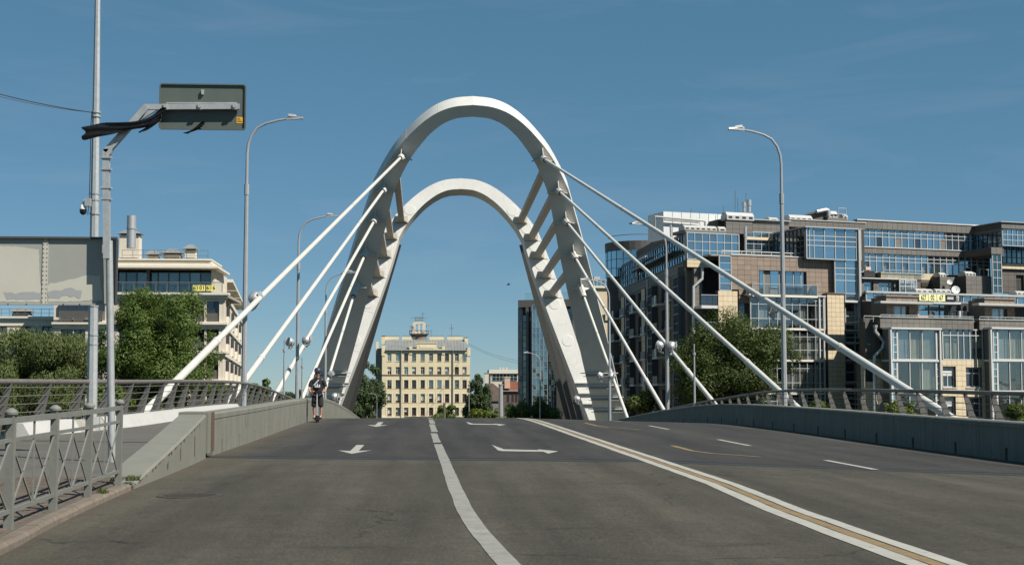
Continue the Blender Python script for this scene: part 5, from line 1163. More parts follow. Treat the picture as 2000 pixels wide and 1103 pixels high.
b = MB(); FD.box(b, ub[1], uE, vT + 1.6, vT + 1.7, -2.42, -2.28); build(b, 'roof_rail', 'mullion', bD)
# pale flat block glimpsed between the arch leg and the corner building
FK = Fac((at(1160, 600, 250).x, 250), (1, .1)); h = thing('house', 'pale block with roof terrace glimpsed left of the round glass corner', 'house', (FK.o.x, 250, -6.5))
fbox(FK, h, 'wall', 'beige_stone', (1148, 562, 1190, 830), -10, 0); fbox(FK, h, 'roof_slab', 'beige_trim', (1146, 559, 1192, 562), -10, .4); curtain(FK, h, (1150, 546, 1190, 558.5), 5, 1, -1.5, 'glass_blue', .12); fbox(FK, h, 'roof_slab', 'vent_grey', (1160, 540, 1172, 546), -4, -2)

# ------------------------------------------------------------------ beige residential building at the left
FB = Fac((at(437, 650, 150).x, 150), (1, 0)); bB = thing('apartment_building', 'beige apartment building with overhanging roof and glazed top storey at the left', 'building', (-30, 150, -5.9))
BU = lambda x, w=0: FB.px(x, 650, w)[0]; BV = lambda y, w=0: FB.px(330, y, w)[1]
uA, uZ = BU(104), 0.0
# storeys (rows of window bands), cornices
bands = [(588, 628), (643, 684), (699, 740), (755, 796)]
def bwins(y0, y1):
    xs = [(118, 142), (144, 166), (176, 200), (232, 262), (268, 296), (304, 332), (340, 366), (372, 399), (403, 431)]
    return [FB.rect(a, y0, c, y1) for a, c in xs]
allw = [h for y0, y1 in bands for h in bwins(y0, y1)]
holed(FB, bB, (uA, uZ, -6, BV(577)), allw, -.5, 0, 'beige_light')
b = MB(); FB.box(b, uA, uZ - 3, -6, BV(577), -14, -1.6); build(b, 'room_back', 'interior', bB)
for y0, y1 in bands:
    for i, h in enumerate(bwins(y0, y1)):
        hv = h[2] + (h[3] - h[2]) * .42
        curtain(FB, bB, (h[0], h[1], hv, h[3]), 2, 1, -.28, 'glass_dark', .08, 'mullion_dark', True)
        b = MB(); nb = 9
        for k in range(nb): v_ = h[2] + (hv - h[2]) * (k + .5) / nb; FB.box(b, h[0], h[1], v_ - .045, v_ + .045, -.12, -.09)
        build(b, 'balcony_grille', 'rail_plate', bB)
        fbox(FB, bB, 'spandrel', 'dark_stone', (h[0], h[1], h[2], hv), -.4, -.3, True)
for y in (634, 690, 746): 
    for dy, w1, hh in ((-2.2, .42, .2), (1.0, .26, .16), (4.2, .12, .30)): v_ = BV(y + dy); fbox(FB, bB, 'cornice', 'beige_trim', (uA - .1, uZ + w1, v_ - hh/2, v_ + hh/2), -.4, w1, True)
# setback top storey
for (y0, y1, w1, m_) in ((571.5, 576, .55, 'beige_trim'), (576.6, 582, .3, 'beige_trim'), (582.4, 588, .12, 'beige_light')): fbox(FB, bB, 'cornice', m_, (BU(105), uZ + w1, BV(y1), BV(y0)), -.5, w1, True)
vf = BV(571); us, vs = curtain(FB, bB, (BU(150), BU(404), vf, BV(531.5, -2)), 12, 1, -2.4, 'glass_teal', .12, 'mullion_dark', True)
fbox(FB, bB, 'room_back', 'interior', (BU(150), BU(400), vf, BV(524)), -12, -3.6, True)
fbox(FB, bB, 'wall', 'beige_light', (BU(404), BU(411), vf, BV(524)), -12, -2.3, True)
fbox(FB, bB, 'terrace', 'concrete', (BU(105), uZ, vf - .3, vf - .02), -14, -.3, True)
u0, u1 = BU(150), BU(432); n = 13
for k in range(n): a = u0 + (u1-u0)*k/n; FB.piece('rail_pane', bB, a + .05, u0 + (u1-u0)*(k+1)/n - .05, vf + .05, vf + 1.05, -.2, -.17, 'glass_rail')
b = MB(); FB.box(b, u0, u1, vf + 1.06, vf + 1.13, -.24, -.15)
for k in range(n + 1): a = u0 + (u1-u0)*k/n; FB.box(b, a - .035, a + .035, vf, vf + 1.06, -.22, -.16)
build(b, 'terrace_rail', 'rail_plate', bB)
for k in (3, 6): a = u0 + (u1-u0)*k/n; fbox(FB, bB, 'pillar', 'rail_plate', (a - .14, a + .14, vf, BV(524)), -2.0, -1.7, True)
# roof slab, stepped cornice, roof boxes
fbox(FB, bB, 'roof_slab', 'beige_trim', (BU(110), BU(424), BV(523), BV(519)), -9, .0, True); 
b = MB(); zt, zb_ = BV(519) - .02, BV(523) + .02; p = FB.pt(BU(424), 0, 0); b.hexa([(p.x - .5, 150.05, zb_), (p.x, 150.05, zb_), (p.x - 3.0, 178, zb_ - 0), (p.x - 8, 178, zb_), (p.x - .5, 150.05, zt), (p.x, 150.05, zt), (p.x - 3.0, 178, zt), (p.x - 8, 178, zt)]); build(b, 'roof_slab', 'beige_trim', bB)
for y0, y1, x1, w1 in ((503.5, 506.5, 408, -.9), (507.5, 512, 407, -1.2), (512.6, 515.5, 411, -.6), (516, 519, 413, -.4)): fbox(FB, bB, 'cornice', 'beige_trim', (BU(110), BU(x1), BV(y1), BV(y0)), -9, w1, True)
def roofbox(F, par, x0, y0, x1, y1, w, cap=1.5, wall='beige_light'):
    u0, u1, va, vb = F.rect(x0, y0, x1, y1, w); d = (u1 - u0) * .8; b = MB(); F.box(b, u0, u1, va, vb, w - d, w); rb = build(b, 'roof_box', wall, par)
    b = MB(); F.box(b, u0 + .1, u1 - .1, vb, vb + .16, w - d + .1, w - .1); build(b, 'louvre', 'slot_dark', rb)
    b = MB(); e = .28; A = [F.pt(u0 - e, vb + .16, w + e), F.pt(u1 + e, vb + .16, w + e), F.pt(u1 + e, vb + .16, w - d - e), F.pt(u0 - e, vb + .16, w - d - e)]; k = .3 * (u1-u0); B_ = [F.pt(u0 + k, vb + .16 + .5, w - k), F.pt(u1 - k, vb + .66, w - k), F.pt(u1 - k, vb + .66, w - d + k), F.pt(u0 + k, vb + .66, w - d + k)]
    b.hexa(A + B_); build(b, 'cap', 'roof_metal', rb)
roofbox(FB, bB, 233, 459, 271, 503, -2.0)
for x0, y0, x1, y1 in ((361, 489, 382, 503), (318, 497, 352, 503), (287, 500, 309, 504)): roofbox(FB, bB, x0, y0, x1, y1, -1.8)
p0, p1 = at(257, 447, 147.5), at(257, 421.5, 147.5); b = MB(); b.tube([p0 - Vector((0, 0, 2)), p1], .47, 18); build(b, 'flue', 'silver', bB, True); b = MB(); b.tube([p0 + Vector((0, 0, -.05)), p0 + Vector((0, 0, .1))], .52, 18); build(b, 'flue_band', 'lamp_steel', bB, True)
b = MB(); u0, u1 = BU(230), BU(400); va = BV(503.5); 
for hgt in (.35, .9): FB.box(b, u0, u1, va + hgt, va + hgt + .04, -1.3, -1.26)
for k in range(9): uu = u0 + (u1-u0)*k/8; FB.box(b, uu - .02, uu + .02, va, va + .94, -1.3, -1.26)
build(b, 'roof_rail', 'rail_plate', bB)
for s_, gap_ in (('6', 379.2), ('1', 386.2), ('0', 392), ('1', 397.8), ('6', 405.8), ('1', 412), ('6', 417.8)):
    u_, v_ = FB.px(gap_, 562.3, -.1); c = fbox(FB, bB, 'number_card', 'card_yellow', (u_ - .145, u_ + .145, v_ - .30, v_ + .30), -.145, -.11, True); text(s_, FB, bB, u_, v_, -.10, .62, 'ink', .8)
# long sunlit side running back along the embankment street
S0 = FB.pt(0, 0, 0); S1 = Vector((at(477, 700, 225).x, 225, 0)); dS = (S1 - S0); LS = dS.length
FSd = Fac((S0.x, S0.y), (dS.x, dS.y))
vT2 = BV(577); sw = []; nwin = 22
for y0, y1 in bands:
    va, vb = BV(y1), BV(y0)
    for k in range(nwin): u = LS * (k + .5) / nwin; sw.append((u - .75, u + .75, va + .35, vb - .15))
holed(FSd, bB, (0.02, LS, -6, vT2), sw, -.5, -.02, 'beige_light'); fbox(FSd, bB, 'room_back', 'interior', (.6, LS - .5, -6, vT2), -10, -1.0, True)
for h in sw: FSd.piece('pane', bB, h[0], h[1], h[2], h[3], -.3, -.27, 'glass_dark', .006)
for y in (634, 690, 746, 574): v_ = BV(y); fbox(FSd, bB, 'cornice', 'beige_trim', (.5, LS, v_ - .25, v_ + .2), -.3, .16, True)
for k in range(5):                              # projecting glazed balconies and top storey along the side
    u = 8 + k * 14
    if k: fbox(FSd, bB, 'top_storey', 'beige_light', (u - 6, u + 6, vT2, vT2 + 2.6), -8, -1.2, True); fbox(FSd, bB, 'roof_slab', 'beige_trim', (u - 6.6, u + 6.6, vT2 + 2.6, vT2 + 2.95), -9, .3, True)
    for y0, y1 in bands: va, vb = BV(y1), BV(y0); fbox(FSd, bB, 'bay', 'beige_trim', (u - 1.6, u + 1.6, va - .1, va + .9), -.1, .24, True); curtain(FSd, bB, (u - 1.5, u + 1.5, va + .95, vb), 3, 1, .18, 'glass_dark', .08, 'mullion_dark', True)
# lower wing at the left edge
FW = Fac((at(108, 650, 156).x, 156), (1, 0)); bW = thing('apartment_building', 'low beige building wing with flat roof at the far left edge', 'building', (FW.o.x - 8, 156, -5.9))
WU = lambda x: FW.px(x, 650)[0]; WV = lambda y: FW.px(50, y)[1]
ww = [FW.rect(a, y0, c, y1) for y0, y1 in ((637, 660), (675, 700), (715, 742)) for a, c in ((-8, 13.5), (39.5, 60), (82, 104), (-60, -40))]
holed(FW, bW, (WU(-130), WU(114), -6, WV(622)), ww, -.5, 0, 'beige_light'); fbox(FW, bW, 'room_back', 'interior', (WU(-130), WU(110), -6, WV(624)), -12, -1.5, True)
for i, h in enumerate(ww): window(FW, bW, h, 0, 'mullion_dark', 'glass_dark', True, 2, .3, 'beige_trim', 0, cover=.3 if i % 3 == 0 else None)
for y0, y1, w1 in ((618, 621.5, .4), (622.5, 625, .2), (625, 636, .1), (665.5, 667.6, .3), (668.6, 674, .15), (704, 706, .3)): fbox(FW, bW, 'cornice', 'beige_trim', (WU(-130), WU(113) + w1 * .2, WV(y1), WV(y0)), -.3, w1, True)
roofbox(FW, bW, 23, 611, 56, 619, -1.5)
b = MB(); u0, u1, va = WU(-130), WU(106), WV(618); FW.box(b, u0, u1, va + .85, va + .89, -1, -.96); FW.box(b, u0, u1, va + .4, va + .43, -1, -.97)
for k in range(16): uu = u0 + (u1-u0)*k/15; FW.box(b, uu - .02, uu + .02, va, va + .88, -1, -.96)
build(b, 'roof_rail', 'rail_plate', bW)
fbox(FW, bW, 'balcony_rail', 'rail_steel', (35, 654, 36.5, 664), 0, .5)
# upper balcony floor between wing and main house
curtain(FB, bB, (118, 590, 204, 607), 5, 1, .3, 'glass_dark', .08, 'mullion_dark'); 
b = MB(); u0, u1, va, vb = FB.rect(115, 607, 205, 625, .5)
for k in range(11): v_ = va + (vb-va)*(k+.5)/11; FB.box(b, u0, u1, v_ - .035, v_ + .035, .5, .54)
build(b, 'balcony_grille', 'rail_plate', bB)
# ------------------------------------------------------------------ big glass and stone building at the right
SL = .30
def plane(px, py, Y): p = at(px, py, Y); return Fac((p.x, p.y), (1, SL))
# ===== corner block
FA = plane(1500, 650, 150); bA = thing('apartment_building', 'modern corner apartment block of brown stone, beige stone and blue glass at the right', 'building', (FA.o.x, 152, -5.9))
AU = lambda x, w=0: FA.px(x, 620, w)[0]; AV = lambda y, x=1540, w=0: FA.px(x, y, w)[1]
CB = 'glass_blue'
# brown stone field with the balcony window
hole = (1483, 529, 1575.5, 575)
tiles(FA, bA, (1428, 501, 1629.5, 568), 0, 'brown_stone', .82, .50, holes=[hole]); tiles(FA, bA, (1443, 568.2, 1617, 578), -.02, 'brown_stone', .82, .5, holes=[(1483, 560, 1575.5, 575)])
tiles(FA, bA, (1443, 578, 1467, 592), -.02, 'brown_stone', .8, .5); tiles(FA, bA, (1610, 578, 1617.2, 596), -.02, 'brown_stone', .8, .5)
# beige pillars
tiles(FA, bA, (1617.5, 574, 1650.5, 815), .9, 'beige_stone', .6, .5, back=1.2); tiles(FA, bA, (1404, 568, 1442, 815), .25, 'beige_stone', .62, .55, back=.6)
fbox(FA, bA, 'coping', 'belt_brown', (1616.5, 571.8, 1651.5, 573.8), -.3, 1.0)
# balcony window
room(FA, bA, hole, -.3); u0, u1, va, vb = FA.rect(*hole, -.3)
for (xa, xb) in ((1484, 1491), (1505, 1521), (1535, 1549), (1552, 1563.5), (1565, 1575)):
    a, c = FA.px(xa, 550, -.3)[0], FA.px(xb, 550, -.3)[0]; FA.piece('pane', bA, a, c, va, vb, -.36, -.33, CB, .003); fbox(FA, bA, 'door_frame', 'mullion', (c, c + .09, va, vb), -.4, -.28, True)
fbox(FA, bA, 'shutter', 'grey_stone', (1491.8, 530, 1504, 574), -.45, -.32)
u0, u1, va, vb = FA.rect(1470, 555, 1597, 576, 1.3); fbox(FA, bA, 'balcony_slab', 'beige_trim', (u0, u1, va - .22, va), 0.06, 1.3, True)
n = 6
for k in range(n): FA.piece('rail_pane', bA, u0 + (u1-u0)*k/n + .03, u0 + (u1-u0)*(k+1)/n - .03, va + .04, vb - .05, 1.22, 1.24, 'glass_rail')
b = MB(); FA.box(b, u0, u1, vb - .04, vb + .02, 1.18, 1.27); FA.box(b, u0, u0 + .05, va, vb, .05, 1.25); FA.box(b, u1 - .05, u1, va, vb, .05, 1.25); build(b, 'balcony_rail', 'silver', bA)
for k, (xa, xb, m_) in enumerate(((1505, 1519, 'vent_grey'), (1535, 1555, 'slot_dark'), (1557, 1566, 'slot_dark'))): fbox(FA, bA, 'balcony_goods', m_, (xa, 560, xb, 574), .5, .9)
# left glass strip and slit windows
curtain(FA, bA, (1405, 500, 1427.6, 567), 1, 5, .15, CB); curtain(FA, bA, (1443.5, 592, 1465, 830), 1, 9, -.5, 'glass_dark', .06, 'mullion_dark')
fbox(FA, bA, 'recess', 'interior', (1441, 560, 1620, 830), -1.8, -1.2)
# glazed bays over four storeys
cols = [1466, 1481, 1502, 1518, 1532, 1547, 1562, 1577, 1593, 1602, 1610]
for y0, y1, rows in ((578, 641, [586, 595, 622.5]), (645, 702.5, [657, 683]), (706, 767, [719, 747]), (770, 832, [783, 808])):
    curtain(FA, bA, (1466, y0, 1611, y1), cols, rows, .8, 'glass_clear', .07); fbox(FA, bA, 'slab', 'beige_trim', (1465, y1, 1612, y1 + 3.2), -1, 1.0); room(FA, bA, (1466, y0, 1611, y1), .6, depth=1.1)
    us = [FA.px(x, (y0+y1)/2, .8)[0] for x in cols]; va, vb = FA.px(1540, y1, .8)[1], FA.px(1540, y0, .8)[1]
    for i in range(10):
        if random.Random(int(y0) * 31 + i).random() < .78: drape(FA, bA, us[i] + .05, us[i+1] - .05, va + (.05 if y0 > 600 else .9), vb - .3 - (.8 if y0 < 600 else 0), .42, 'curtain_white' if y0 < 640 or i % 3 else 'curtain', i)
fbox(FA, bA, 'bay_top', 'frame_white', (1463, 575.4, 1613, 578), -.2, 1.1)
for x in (1602.5, 1611): fbox(FA, bA, 'bay_post', 'frame_white', (x - .9, 578, x + .9, 830), .78, 1.0)
# tall upper glass tower, stepping down to the right
cT = [1580.5, 1589.5, 1610, 1631, 1651, 1672]
curtain(FA, bA, (1575, 446, 1681, 506.5), cT, [462, 471, 481], .7, CB, .09); curtain(FA, bA, (1630.5, 507, 1681, 573), [1651, 1672], [524, 536, 548], .55, CB, .09)
curtain(FA, bA, (1651, 573.5, 1680, 587), [1672], 1, .5, CB, .09); fbox(FA, bA, 'slab', 'frame_white', (1650.8, 587, 1681, 590.5), -.5, .95)
for y0, y1, m_ in ((591, 644, 'glass_clear'), (650, 668, 'glass_dark'), (672, 702, 'glass_dark'), (708, 745, 'glass_dark'), (750, 800, 'glass_dark')): curtain(FA, bA, (1651, y0, 1680, y1), [1670], 2, .45, m_, .08); fbox(FA, bA, 'slab', 'vent_grey', (1650.8, y1, 1681, y1 + 3), -.5, .7)
room(FA, bA, (1651, 591, 1680, 644), .3); u0, u1, va, vb = FA.rect(1651, 591, 1680, 644, .3); drape(FA, bA, u0, u1, va + .5, vb - .9, 0, 'curtain_white', 3)
fbox(FA, bA, 'tower_post', 'mullion', (1678.6, 446, 1682, 660), -.2, .95); fbox(FA, bA, 'tower_top', 'mullion', (1573, 444, 1682.5, 446), -6, .95)
# tower's shaded left flank
p1 = FA.pt(AU(1575, .7), 0, .66); FT = Fac((p1.x - SL * -.0, p1.y), (0, 1)); FT = Fac((p1.x + FA.n.x * -6.5, p1.y + FA.n.y * -6.5), (FA.n.x, FA.n.y))
vtop, vbot = AV(446, 1575, .7), AV(503, 1575, .7); curtain(FT, bA, (0, 6.45, vbot, vtop), 8, 5, 0, 'glass_dark', .08, 'mullion_dark', True)
# setback glass storeys behind the terrace
curtain(FA, bA, (1342, 456, 1443, 507), 7, 3, -2.6, CB, .07); curtain(FA, bA, (1457, 455, 1575, 502), 8, [478, 490], -6.5, CB, .07); fbox(FA, bA, 'sunblind', 'beige_stone', (1457, 464.5, 1575, 470), -6.4, -6.2)
pp = FA.pt(FA.px(1443, 480, -2.6)[0], 0, -2.6); FT2 = Fac((pp.x, pp.y), (-FA.n.x, -FA.n.y)); va, vb = FA.px(1443, 505, -2.6)[1], FA.px(1443, 456, -2.6)[1]; curtain(FT2, bA, (0.05, 3.8, va, vb), 4, 3, 0, 'glass_dark', .07, 'mullion_dark', True)
fbox(FA, bA, 'terrace', 'concrete', (1388, 501, 1630, 503.5), -8, -.06); fbox(FA, bA, 'coping', 'frame_white', (1428, 499, 1576, 500.8), -.4, .08)
b = MB(); u0, u1 = AU(1415), AU(1570); va = AV(499); FA.box(b, u0, u1, va + .28, va + .36, -.5, -.42); FA.box(b, u0, u1, va + .02, va + .06, -.5, -.44)
for k in range(9): uu = u0 + (u1-u0)*k/8; FA.box(b, uu - .02, uu + .02, va, va + .3, -.48, -.44)
build(b, 'terrace_rail', 'frame_white', bA)
# roof parapets in grey stone, plant room, vent houses, flues
tiles(FA, bA, (1418, 429, 1470, 456.5), -6.35, 'grey_stone', .75, .5); tiles(FA, bA, (1470, 432, 1541, 455), -6.6, 'grey_stone', .75, .5); tiles(FA, bA, (1541, 432, 1690, 446), -6.8, 'grey_stone', .75, .5)
fbox(FA, bA, 'roof', 'vent_grey', (1418, 428, 1545, 429.6), -14, -6.3); fbox(FA, bA, 'roof', 'vent_grey', (1541, 430.6, 1692, 432.2), -14, -6.7)
b = MB(); FA.box(b, AU(1420, -6), AU(1690, -8), AV(520, 1540, -7), AV(433, 1540, -7), -14, -7.9); build(b, 'core', 'interior', bA)
b = MB(); FA.box(b, AU(1345, -3) + 5.5, AU(1690), -6, AV(505), -14, -3.0); build(b, 'core', 'dark_stone', bA)
pr = FA.rect(1296, 416, 1419, 470, -10); fbox(FA, bA, 'plant_room', 'plant_white', pr, -14, -10, True)
for k in range(1, 7): uu = pr[0] + (pr[1]-pr[0])*k/7; fbox(FA, bA, 'panel_joint', 'vent_grey', (uu - .03, uu + .03, pr[2], pr[3]), -10, -9.97, True)
b = MB(); z_ = lambda y: FA.px(1340, y, -9.5)[1]; U_ = lambda x: FA.px(x, 435, -9.5)[0]
b.tube([FA.pt(U_(1279), z_(452), -9.5), FA.pt(U_(1279), z_(426), -9.5), FA.pt(U_(1370), z_(429), -9.5), FA.pt(U_(1377), z_(431), -9.5), FA.pt(U_(1377), z_(441), -9.5)], .12, 8); b.tube([FA.pt(U_(1298), z_(431), -9.6), FA.pt(U_(1365), z_(433), -9.6)], .1, 8); build(b, 'roof_pipe', 'mullion', bA, True)
def venthouse(F, par, x0, y0, x1, y1, w, n=4):
    u0, u1, va, vb = F.rect(x0, y0, x1, y1, w); h = vb - va; b = MB(); poly = [(0, va), (0, va + h*.55), (.35, vb), (1.1, vb), (1.45, va + h*.55), (1.45, va)]
    b.prism([F.pt(u0, v, w - d) for d, v in poly], F.u * (u1-u0)); vh = build(b, 'vent_house', 'vent_grey', par)
    for k in range(n): uu = u0 + (u1-u0)*(k+.5)/n; c = (u1-u0)/n*.27; b = MB(); F.box(b, uu - c, uu + c, va + h*.18, va + h*.46, w - .01, w + .012); build(b, 'vent_slot', 'slot_dark', vh)
venthouse(FA, bA, 1420, 414.5, 1473, 430, -6.2, 4); venthouse(FA, bA, 1337, 440, 1400, 450, -4.5, 6); venthouse(FA, bA, 1404, 442, 1418, 452, -4.5, 1); venthouse(FA, bA, 1543, 419.5, 1587, 432, -8, 4); venthouse(FA, bA, 1503, 424, 1520, 432, -7.6, 1)
fbox(FA, bA, 'parapet', 'grey_stone', (1339, 450, 1419, 456), -6, -2.9)
for x0, x1, yt, yb in ((1449.5, 1456.5, 396, 414.5), (1458.5, 1467, 391.5, 414.5), (1308, 1312, 440, 470), (1452.5, 1458.5, 443, 488)):
    w_ = -7 if yb < 430 else (-2.4 if x0 > 1400 else -4.5); xm = (x0+x1)/2; u0, _ = FA.px(x0, yt, w_); u1, _ = FA.px(x1, yt, w_); r_ = (u1-u0)/2; va, vb = FA.px(xm, yb, w_)[1], FA.px(xm, yt, w_)[1]; c_ = FA.pt((u0+u1)/2, 0, w_)
    b = MB(); b.tube([(c_.x, c_.y, va), (c_.x, c_.y, vb)], r_ * .8, 14); fl = build(b, 'flue', 'silver', bA, True)
    b = MB(); b.tube([(c_.x, c_.y, vb - (vb-va)*.45), (c_.x, c_.y, vb + .05)], r_, 14); build(b, 'flue_cowl', 'silver', fl, True)
for x_, y0_, y1_ in ((1436, 414, 372), (1441, 414, 386), (1457, 395, 377), (1350, 416, 408), (1413, 430, 402)):
    b = MB(); b.tube([FA.pt(FA.px(x_, y0_, -8)[0], FA.px(x_, y0_, -8)[1], -8), FA.pt(FA.px(x_, y1_, -8)[0], FA.px(x_, y1_, -8)[1], -8)], .03, 5); build(b, 'aerial', 'rail_steel', bA)
# chamfered corner between front and flank: stone, downpipe, balcony in a dark recess
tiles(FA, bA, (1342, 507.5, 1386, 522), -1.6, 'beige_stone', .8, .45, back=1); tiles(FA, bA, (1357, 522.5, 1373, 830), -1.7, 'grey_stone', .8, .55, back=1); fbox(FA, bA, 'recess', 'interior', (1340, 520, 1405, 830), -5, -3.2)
tiles(FA, bA, (1373, 600, 1379, 830), -1.9, 'grey_stone', .5, .6, back=.8)
for y in (602, 655, 707): 
    u0, u1, va, vb = FA.rect(1370, y - 44, 1403, y, .2); fbox(FA, bA, 'balcony_slab', 'frame_white', (u0, u1, va, va + .32), -2.8, .2, True)
    for k in range(3): FA.piece('rail_pane', bA, u0 + (u1-u0)*k/3 + .02, u0 + (u1-u0)*(k+1)/3 - .02, va + .4, va + 1.35, .12, .15, 'glass_dark')
    fbox(FA, bA, 'balcony_rail', 'silver', (u0, u1, va + 1.38, va + 1.45), .1, .2, True)
b = MB(); U_ = lambda x, y: FA.pt(*FA.px(x, y, -1.4), -1.4)
b.tube([U_(1371.5, 523), U_(1371.5, 544), U_(1354.5, 560), U_(1354.5, 830)], .17, 8); build(b, 'downpipe', 'mullion', bA, True)
# ===== the long shaded flank along the street
C0 = FA.pt(FA.px(1342, 600, -2.5)[0], 0, -2.5); C1 = Vector((at(1188, 570, 203).x, 203, 0)); dC = C0 - C1; FLk = Fac((C1.x, C1.y), (dC.x, dC.y)); LL = math.hypot(dC.x, dC.y)
bL = thing('apartment_building', 'shaded flank of the right-hand block with glass bays, balconies and round glass corner', 'building', (C1.x, 180, -5.9))
vg0, vg1 = FA.px(1342, 509, -2.5)[1], FA.px(1342, 457, -2.5)[1]
curtain(FLk, bL, (.1, LL - .1, vg0, vg1), 38, 4, .15, CB, .10, 'mullion_dark', True, tilt=.012)
tiles(FLk, bL, (0, LL, vg0 - 1.1, vg0), .05, 'grey_stone', 2.2, .55, metric=True)
fl_h = 3.05; wins_ = []
for f_ in range(6):
    v1_ = vg0 - 1.5 - f_ * fl_h; 
    for k in range(7): u = LL * (k + .5) / 7; wins_.append((u - 2.6, u - .3, v1_ - 2.1, v1_)); 
holed(FLk, bL, (0, LL, -6, vg0 - 1.1), wins_, -.6, 0, 'dark_stone'); fbox(FLk, bL, 'room_back', 'interior', (.2, LL - 2, -6, vg0), -4.5, -1.2, True)
for h in wins_:
    window(FLk, bL, h, 0, 'mullion_dark', 'glass_dark', True, 3, .35, False, 0)
for k in range(7):
    u = LL * (k + .5) / 7
    if k % 2 == 0: curtain(FLk, bL, (u + .2, u + 2.6, -5.5, vg0 - 1.6), 3, 18, .7, 'glass_blue', .10, 'mullion_dark', True, tilt=.012); fbox(FLk, bL, 'bay_side', 'mullion_dark', (u + .15, u + 2.65, -5.5, vg0 - 1.5), 0, .6, True)
    else:
        tiles(FLk, bL, (u + .3, u + 2.6, -5.5, vg0 - 1.2), .12, 'beige_stone', 1.15, .9, metric=True)
    for f_ in range(5):
        v1_ = vg0 - 1.5 - f_ * fl_h - 2.6; fbox(FLk, bL, 'balcony_slab', 'vent_grey', (u - 2.9, u - .1, v1_, v1_ + .22), 0, 1.1, True); fbox(FLk, bL, 'balcony_panel', 'rail_steel', (u - 2.9, u - .1, v1_ + .22, v1_ + 1.1), 1.02, 1.08, True)
        if (f_ + k) % 2: fbox(FLk, bL, 'balcony_screen', 'mullion', (u - 1.3, u - .5, v1_ + .25, v1_ + 1.2), 1.085, 1.12, True)
fbox(FLk, bL, 'canopy', 'mullion_dark', (LL*.45, LL - 3, vg0 + 1.2, vg0 + 1.35), .15, 1.0, True)
fbox(FLk, bL, 'roof', 'dark_stone', (8, LL - 1.5, vg1 + .02, vg1 + .5), -3, -.3, True); fbox(FLk, bL, 'setback_storey', 'dark_stone', (4, LL * .55, vg1 + .5, vg1 + 2.4), -9, -2.2, True)
b = MB(); v_ = vg1 - .5; b.tube([FLk.pt(LL*.5, v_ - 2.6, .6), FLk.pt(LL*.5, v_, .6), FLk.pt(LL*.62, v_, .6)], .16, 8); build(b, 'downpipe', 'mullion', bL, True)
for u in (LL*.33, LL*.62): b = MB(); b.tube([FLk.pt(u, -6, .45), FLk.pt(u, vg0 - .4, .45)], .13, 8); build(b, 'downpipe', 'lamp_steel', bL, True)
# round glass corner at the far end
cc = Vector((at(1186, 500, 196).x + 4.9, 197, 0)); r0 = 4.9; zt = at(1200, 472, 194).z; z1 = at(1200, 489, 194).z; z2 = at(1200, 540, 194).z
nf = 14; b = MB()
for k in range(nf):
    a0 = R(150 + 190 * k / nf); a1 = R(150 + 190 * (k+1) / nf); P0 = Vector((cc.x + r0*math.cos(a0), cc.y + r0*math.sin(a0), 0)); P1 = Vector((cc.x + r0*math.cos(a1), cc.y + r0*math.sin(a1), 0)); d = (P1 - P0); m_ = (P0 + P1) / 2
    for j in range(3): va, vb = z2 + (z1-z2)*j/3, z2 + (z1-z2)*(j+1)/3; piece('pane', bL, (m_.x, m_.y, (va+vb)/2), d, (d.length - .06, .04, vb - va - .06), CB, .006)
    b.tube([(P0.x, P0.y, z2), (P0.x, P0.y, z1)], .07, 6)
build(b, 'frame', 'mullion_dark', bL)
b = MB(); b.lathe([(0.0, z1), (r0 + .12, z1), (r0 + .18, zt), (0.0, zt)], 40, Matrix.Translation(cc)); build(b, 'parapet', 'dark_stone', bL)
b = MB(); b.lathe([(0.0, -6), (r0 - .15, -6), (r0 - .15, z1), (0.0, z1)], 40, Matrix.Translation(cc)); build(b, 'core', 'interior', bL)
b = MB(); b.tube([(cc.x + (r0 - .3)*math.cos(R(a)), cc.y + (r0 - .3)*math.sin(R(a)), zt + .9) for a in range(140, 345, 8)], .05, 5); build(b, 'roof_rail', 'rail_steel', bL)

# ===== long rear block with two glass bands
FR = plane(1800, 560, 172); bR = thing('apartment_building', 'long rear apartment block with two bands of blue glass at the upper right', 'building', (FR.o.x, 174, -5.9))
RV = lambda y, x, w=0: FR.px(x, y, w)[1]; RU = lambda x, w=0: FR.px(x, 480, w)[0]
ua, ub_ = RU(1672), RU(1932); top_ = RV(436.5, 1800); g1t, g1b, g2t, g2b = RV(452, 1800), RV(486, 1800), RV(499, 1800), RV(535, 1800)
tiles(FR, bR, (ua, ub_, g1t, top_), .25, 'grey_stone', .72, 2, metric=True); fbox(FR, bR, 'coping', 'frame_white', (ua, ub_, top_, top_ + .14), -.6, .35, True)
n = 21; us = grid(ua, ub_, n); vm = g1b + (g1t - g1b) * .58
b = MB()
for i, u in enumerate(us): FR.box(b, u - .05, u + .05, g1b, g1t, -.12, .06)
for v in (g1b, vm, g1b + (g1t-g1b)*.8, g1t): FR.box(b, ua, ub_, v - .045, v + .045, -.11, .05)
build(b, 'frame', 'mullion', bR)
for i in range(n):
    FR.piece('pane', bR, us[i] + .04, us[i+1] - .04, g1b + .05, vm - .04, -.06, -.03, 'glass_dark' if i in (3, 9, 13, 16) else CB, .005)
    for a, c in ((vm, g1b + (g1t-g1b)*.8), (g1b + (g1t-g1b)*.8, g1t)): FR.piece('pane', bR, us[i] + .04, us[i+1] - .04, a + .05, c - .05, -.06, -.03, CB, .005)
for i in (6, 13): fbox(FR, bR, 'blind', 'grey_stone', (us[i] + .08, us[i+1] - .08, g1b + .08, vm - .08), -.028, -.015, True)
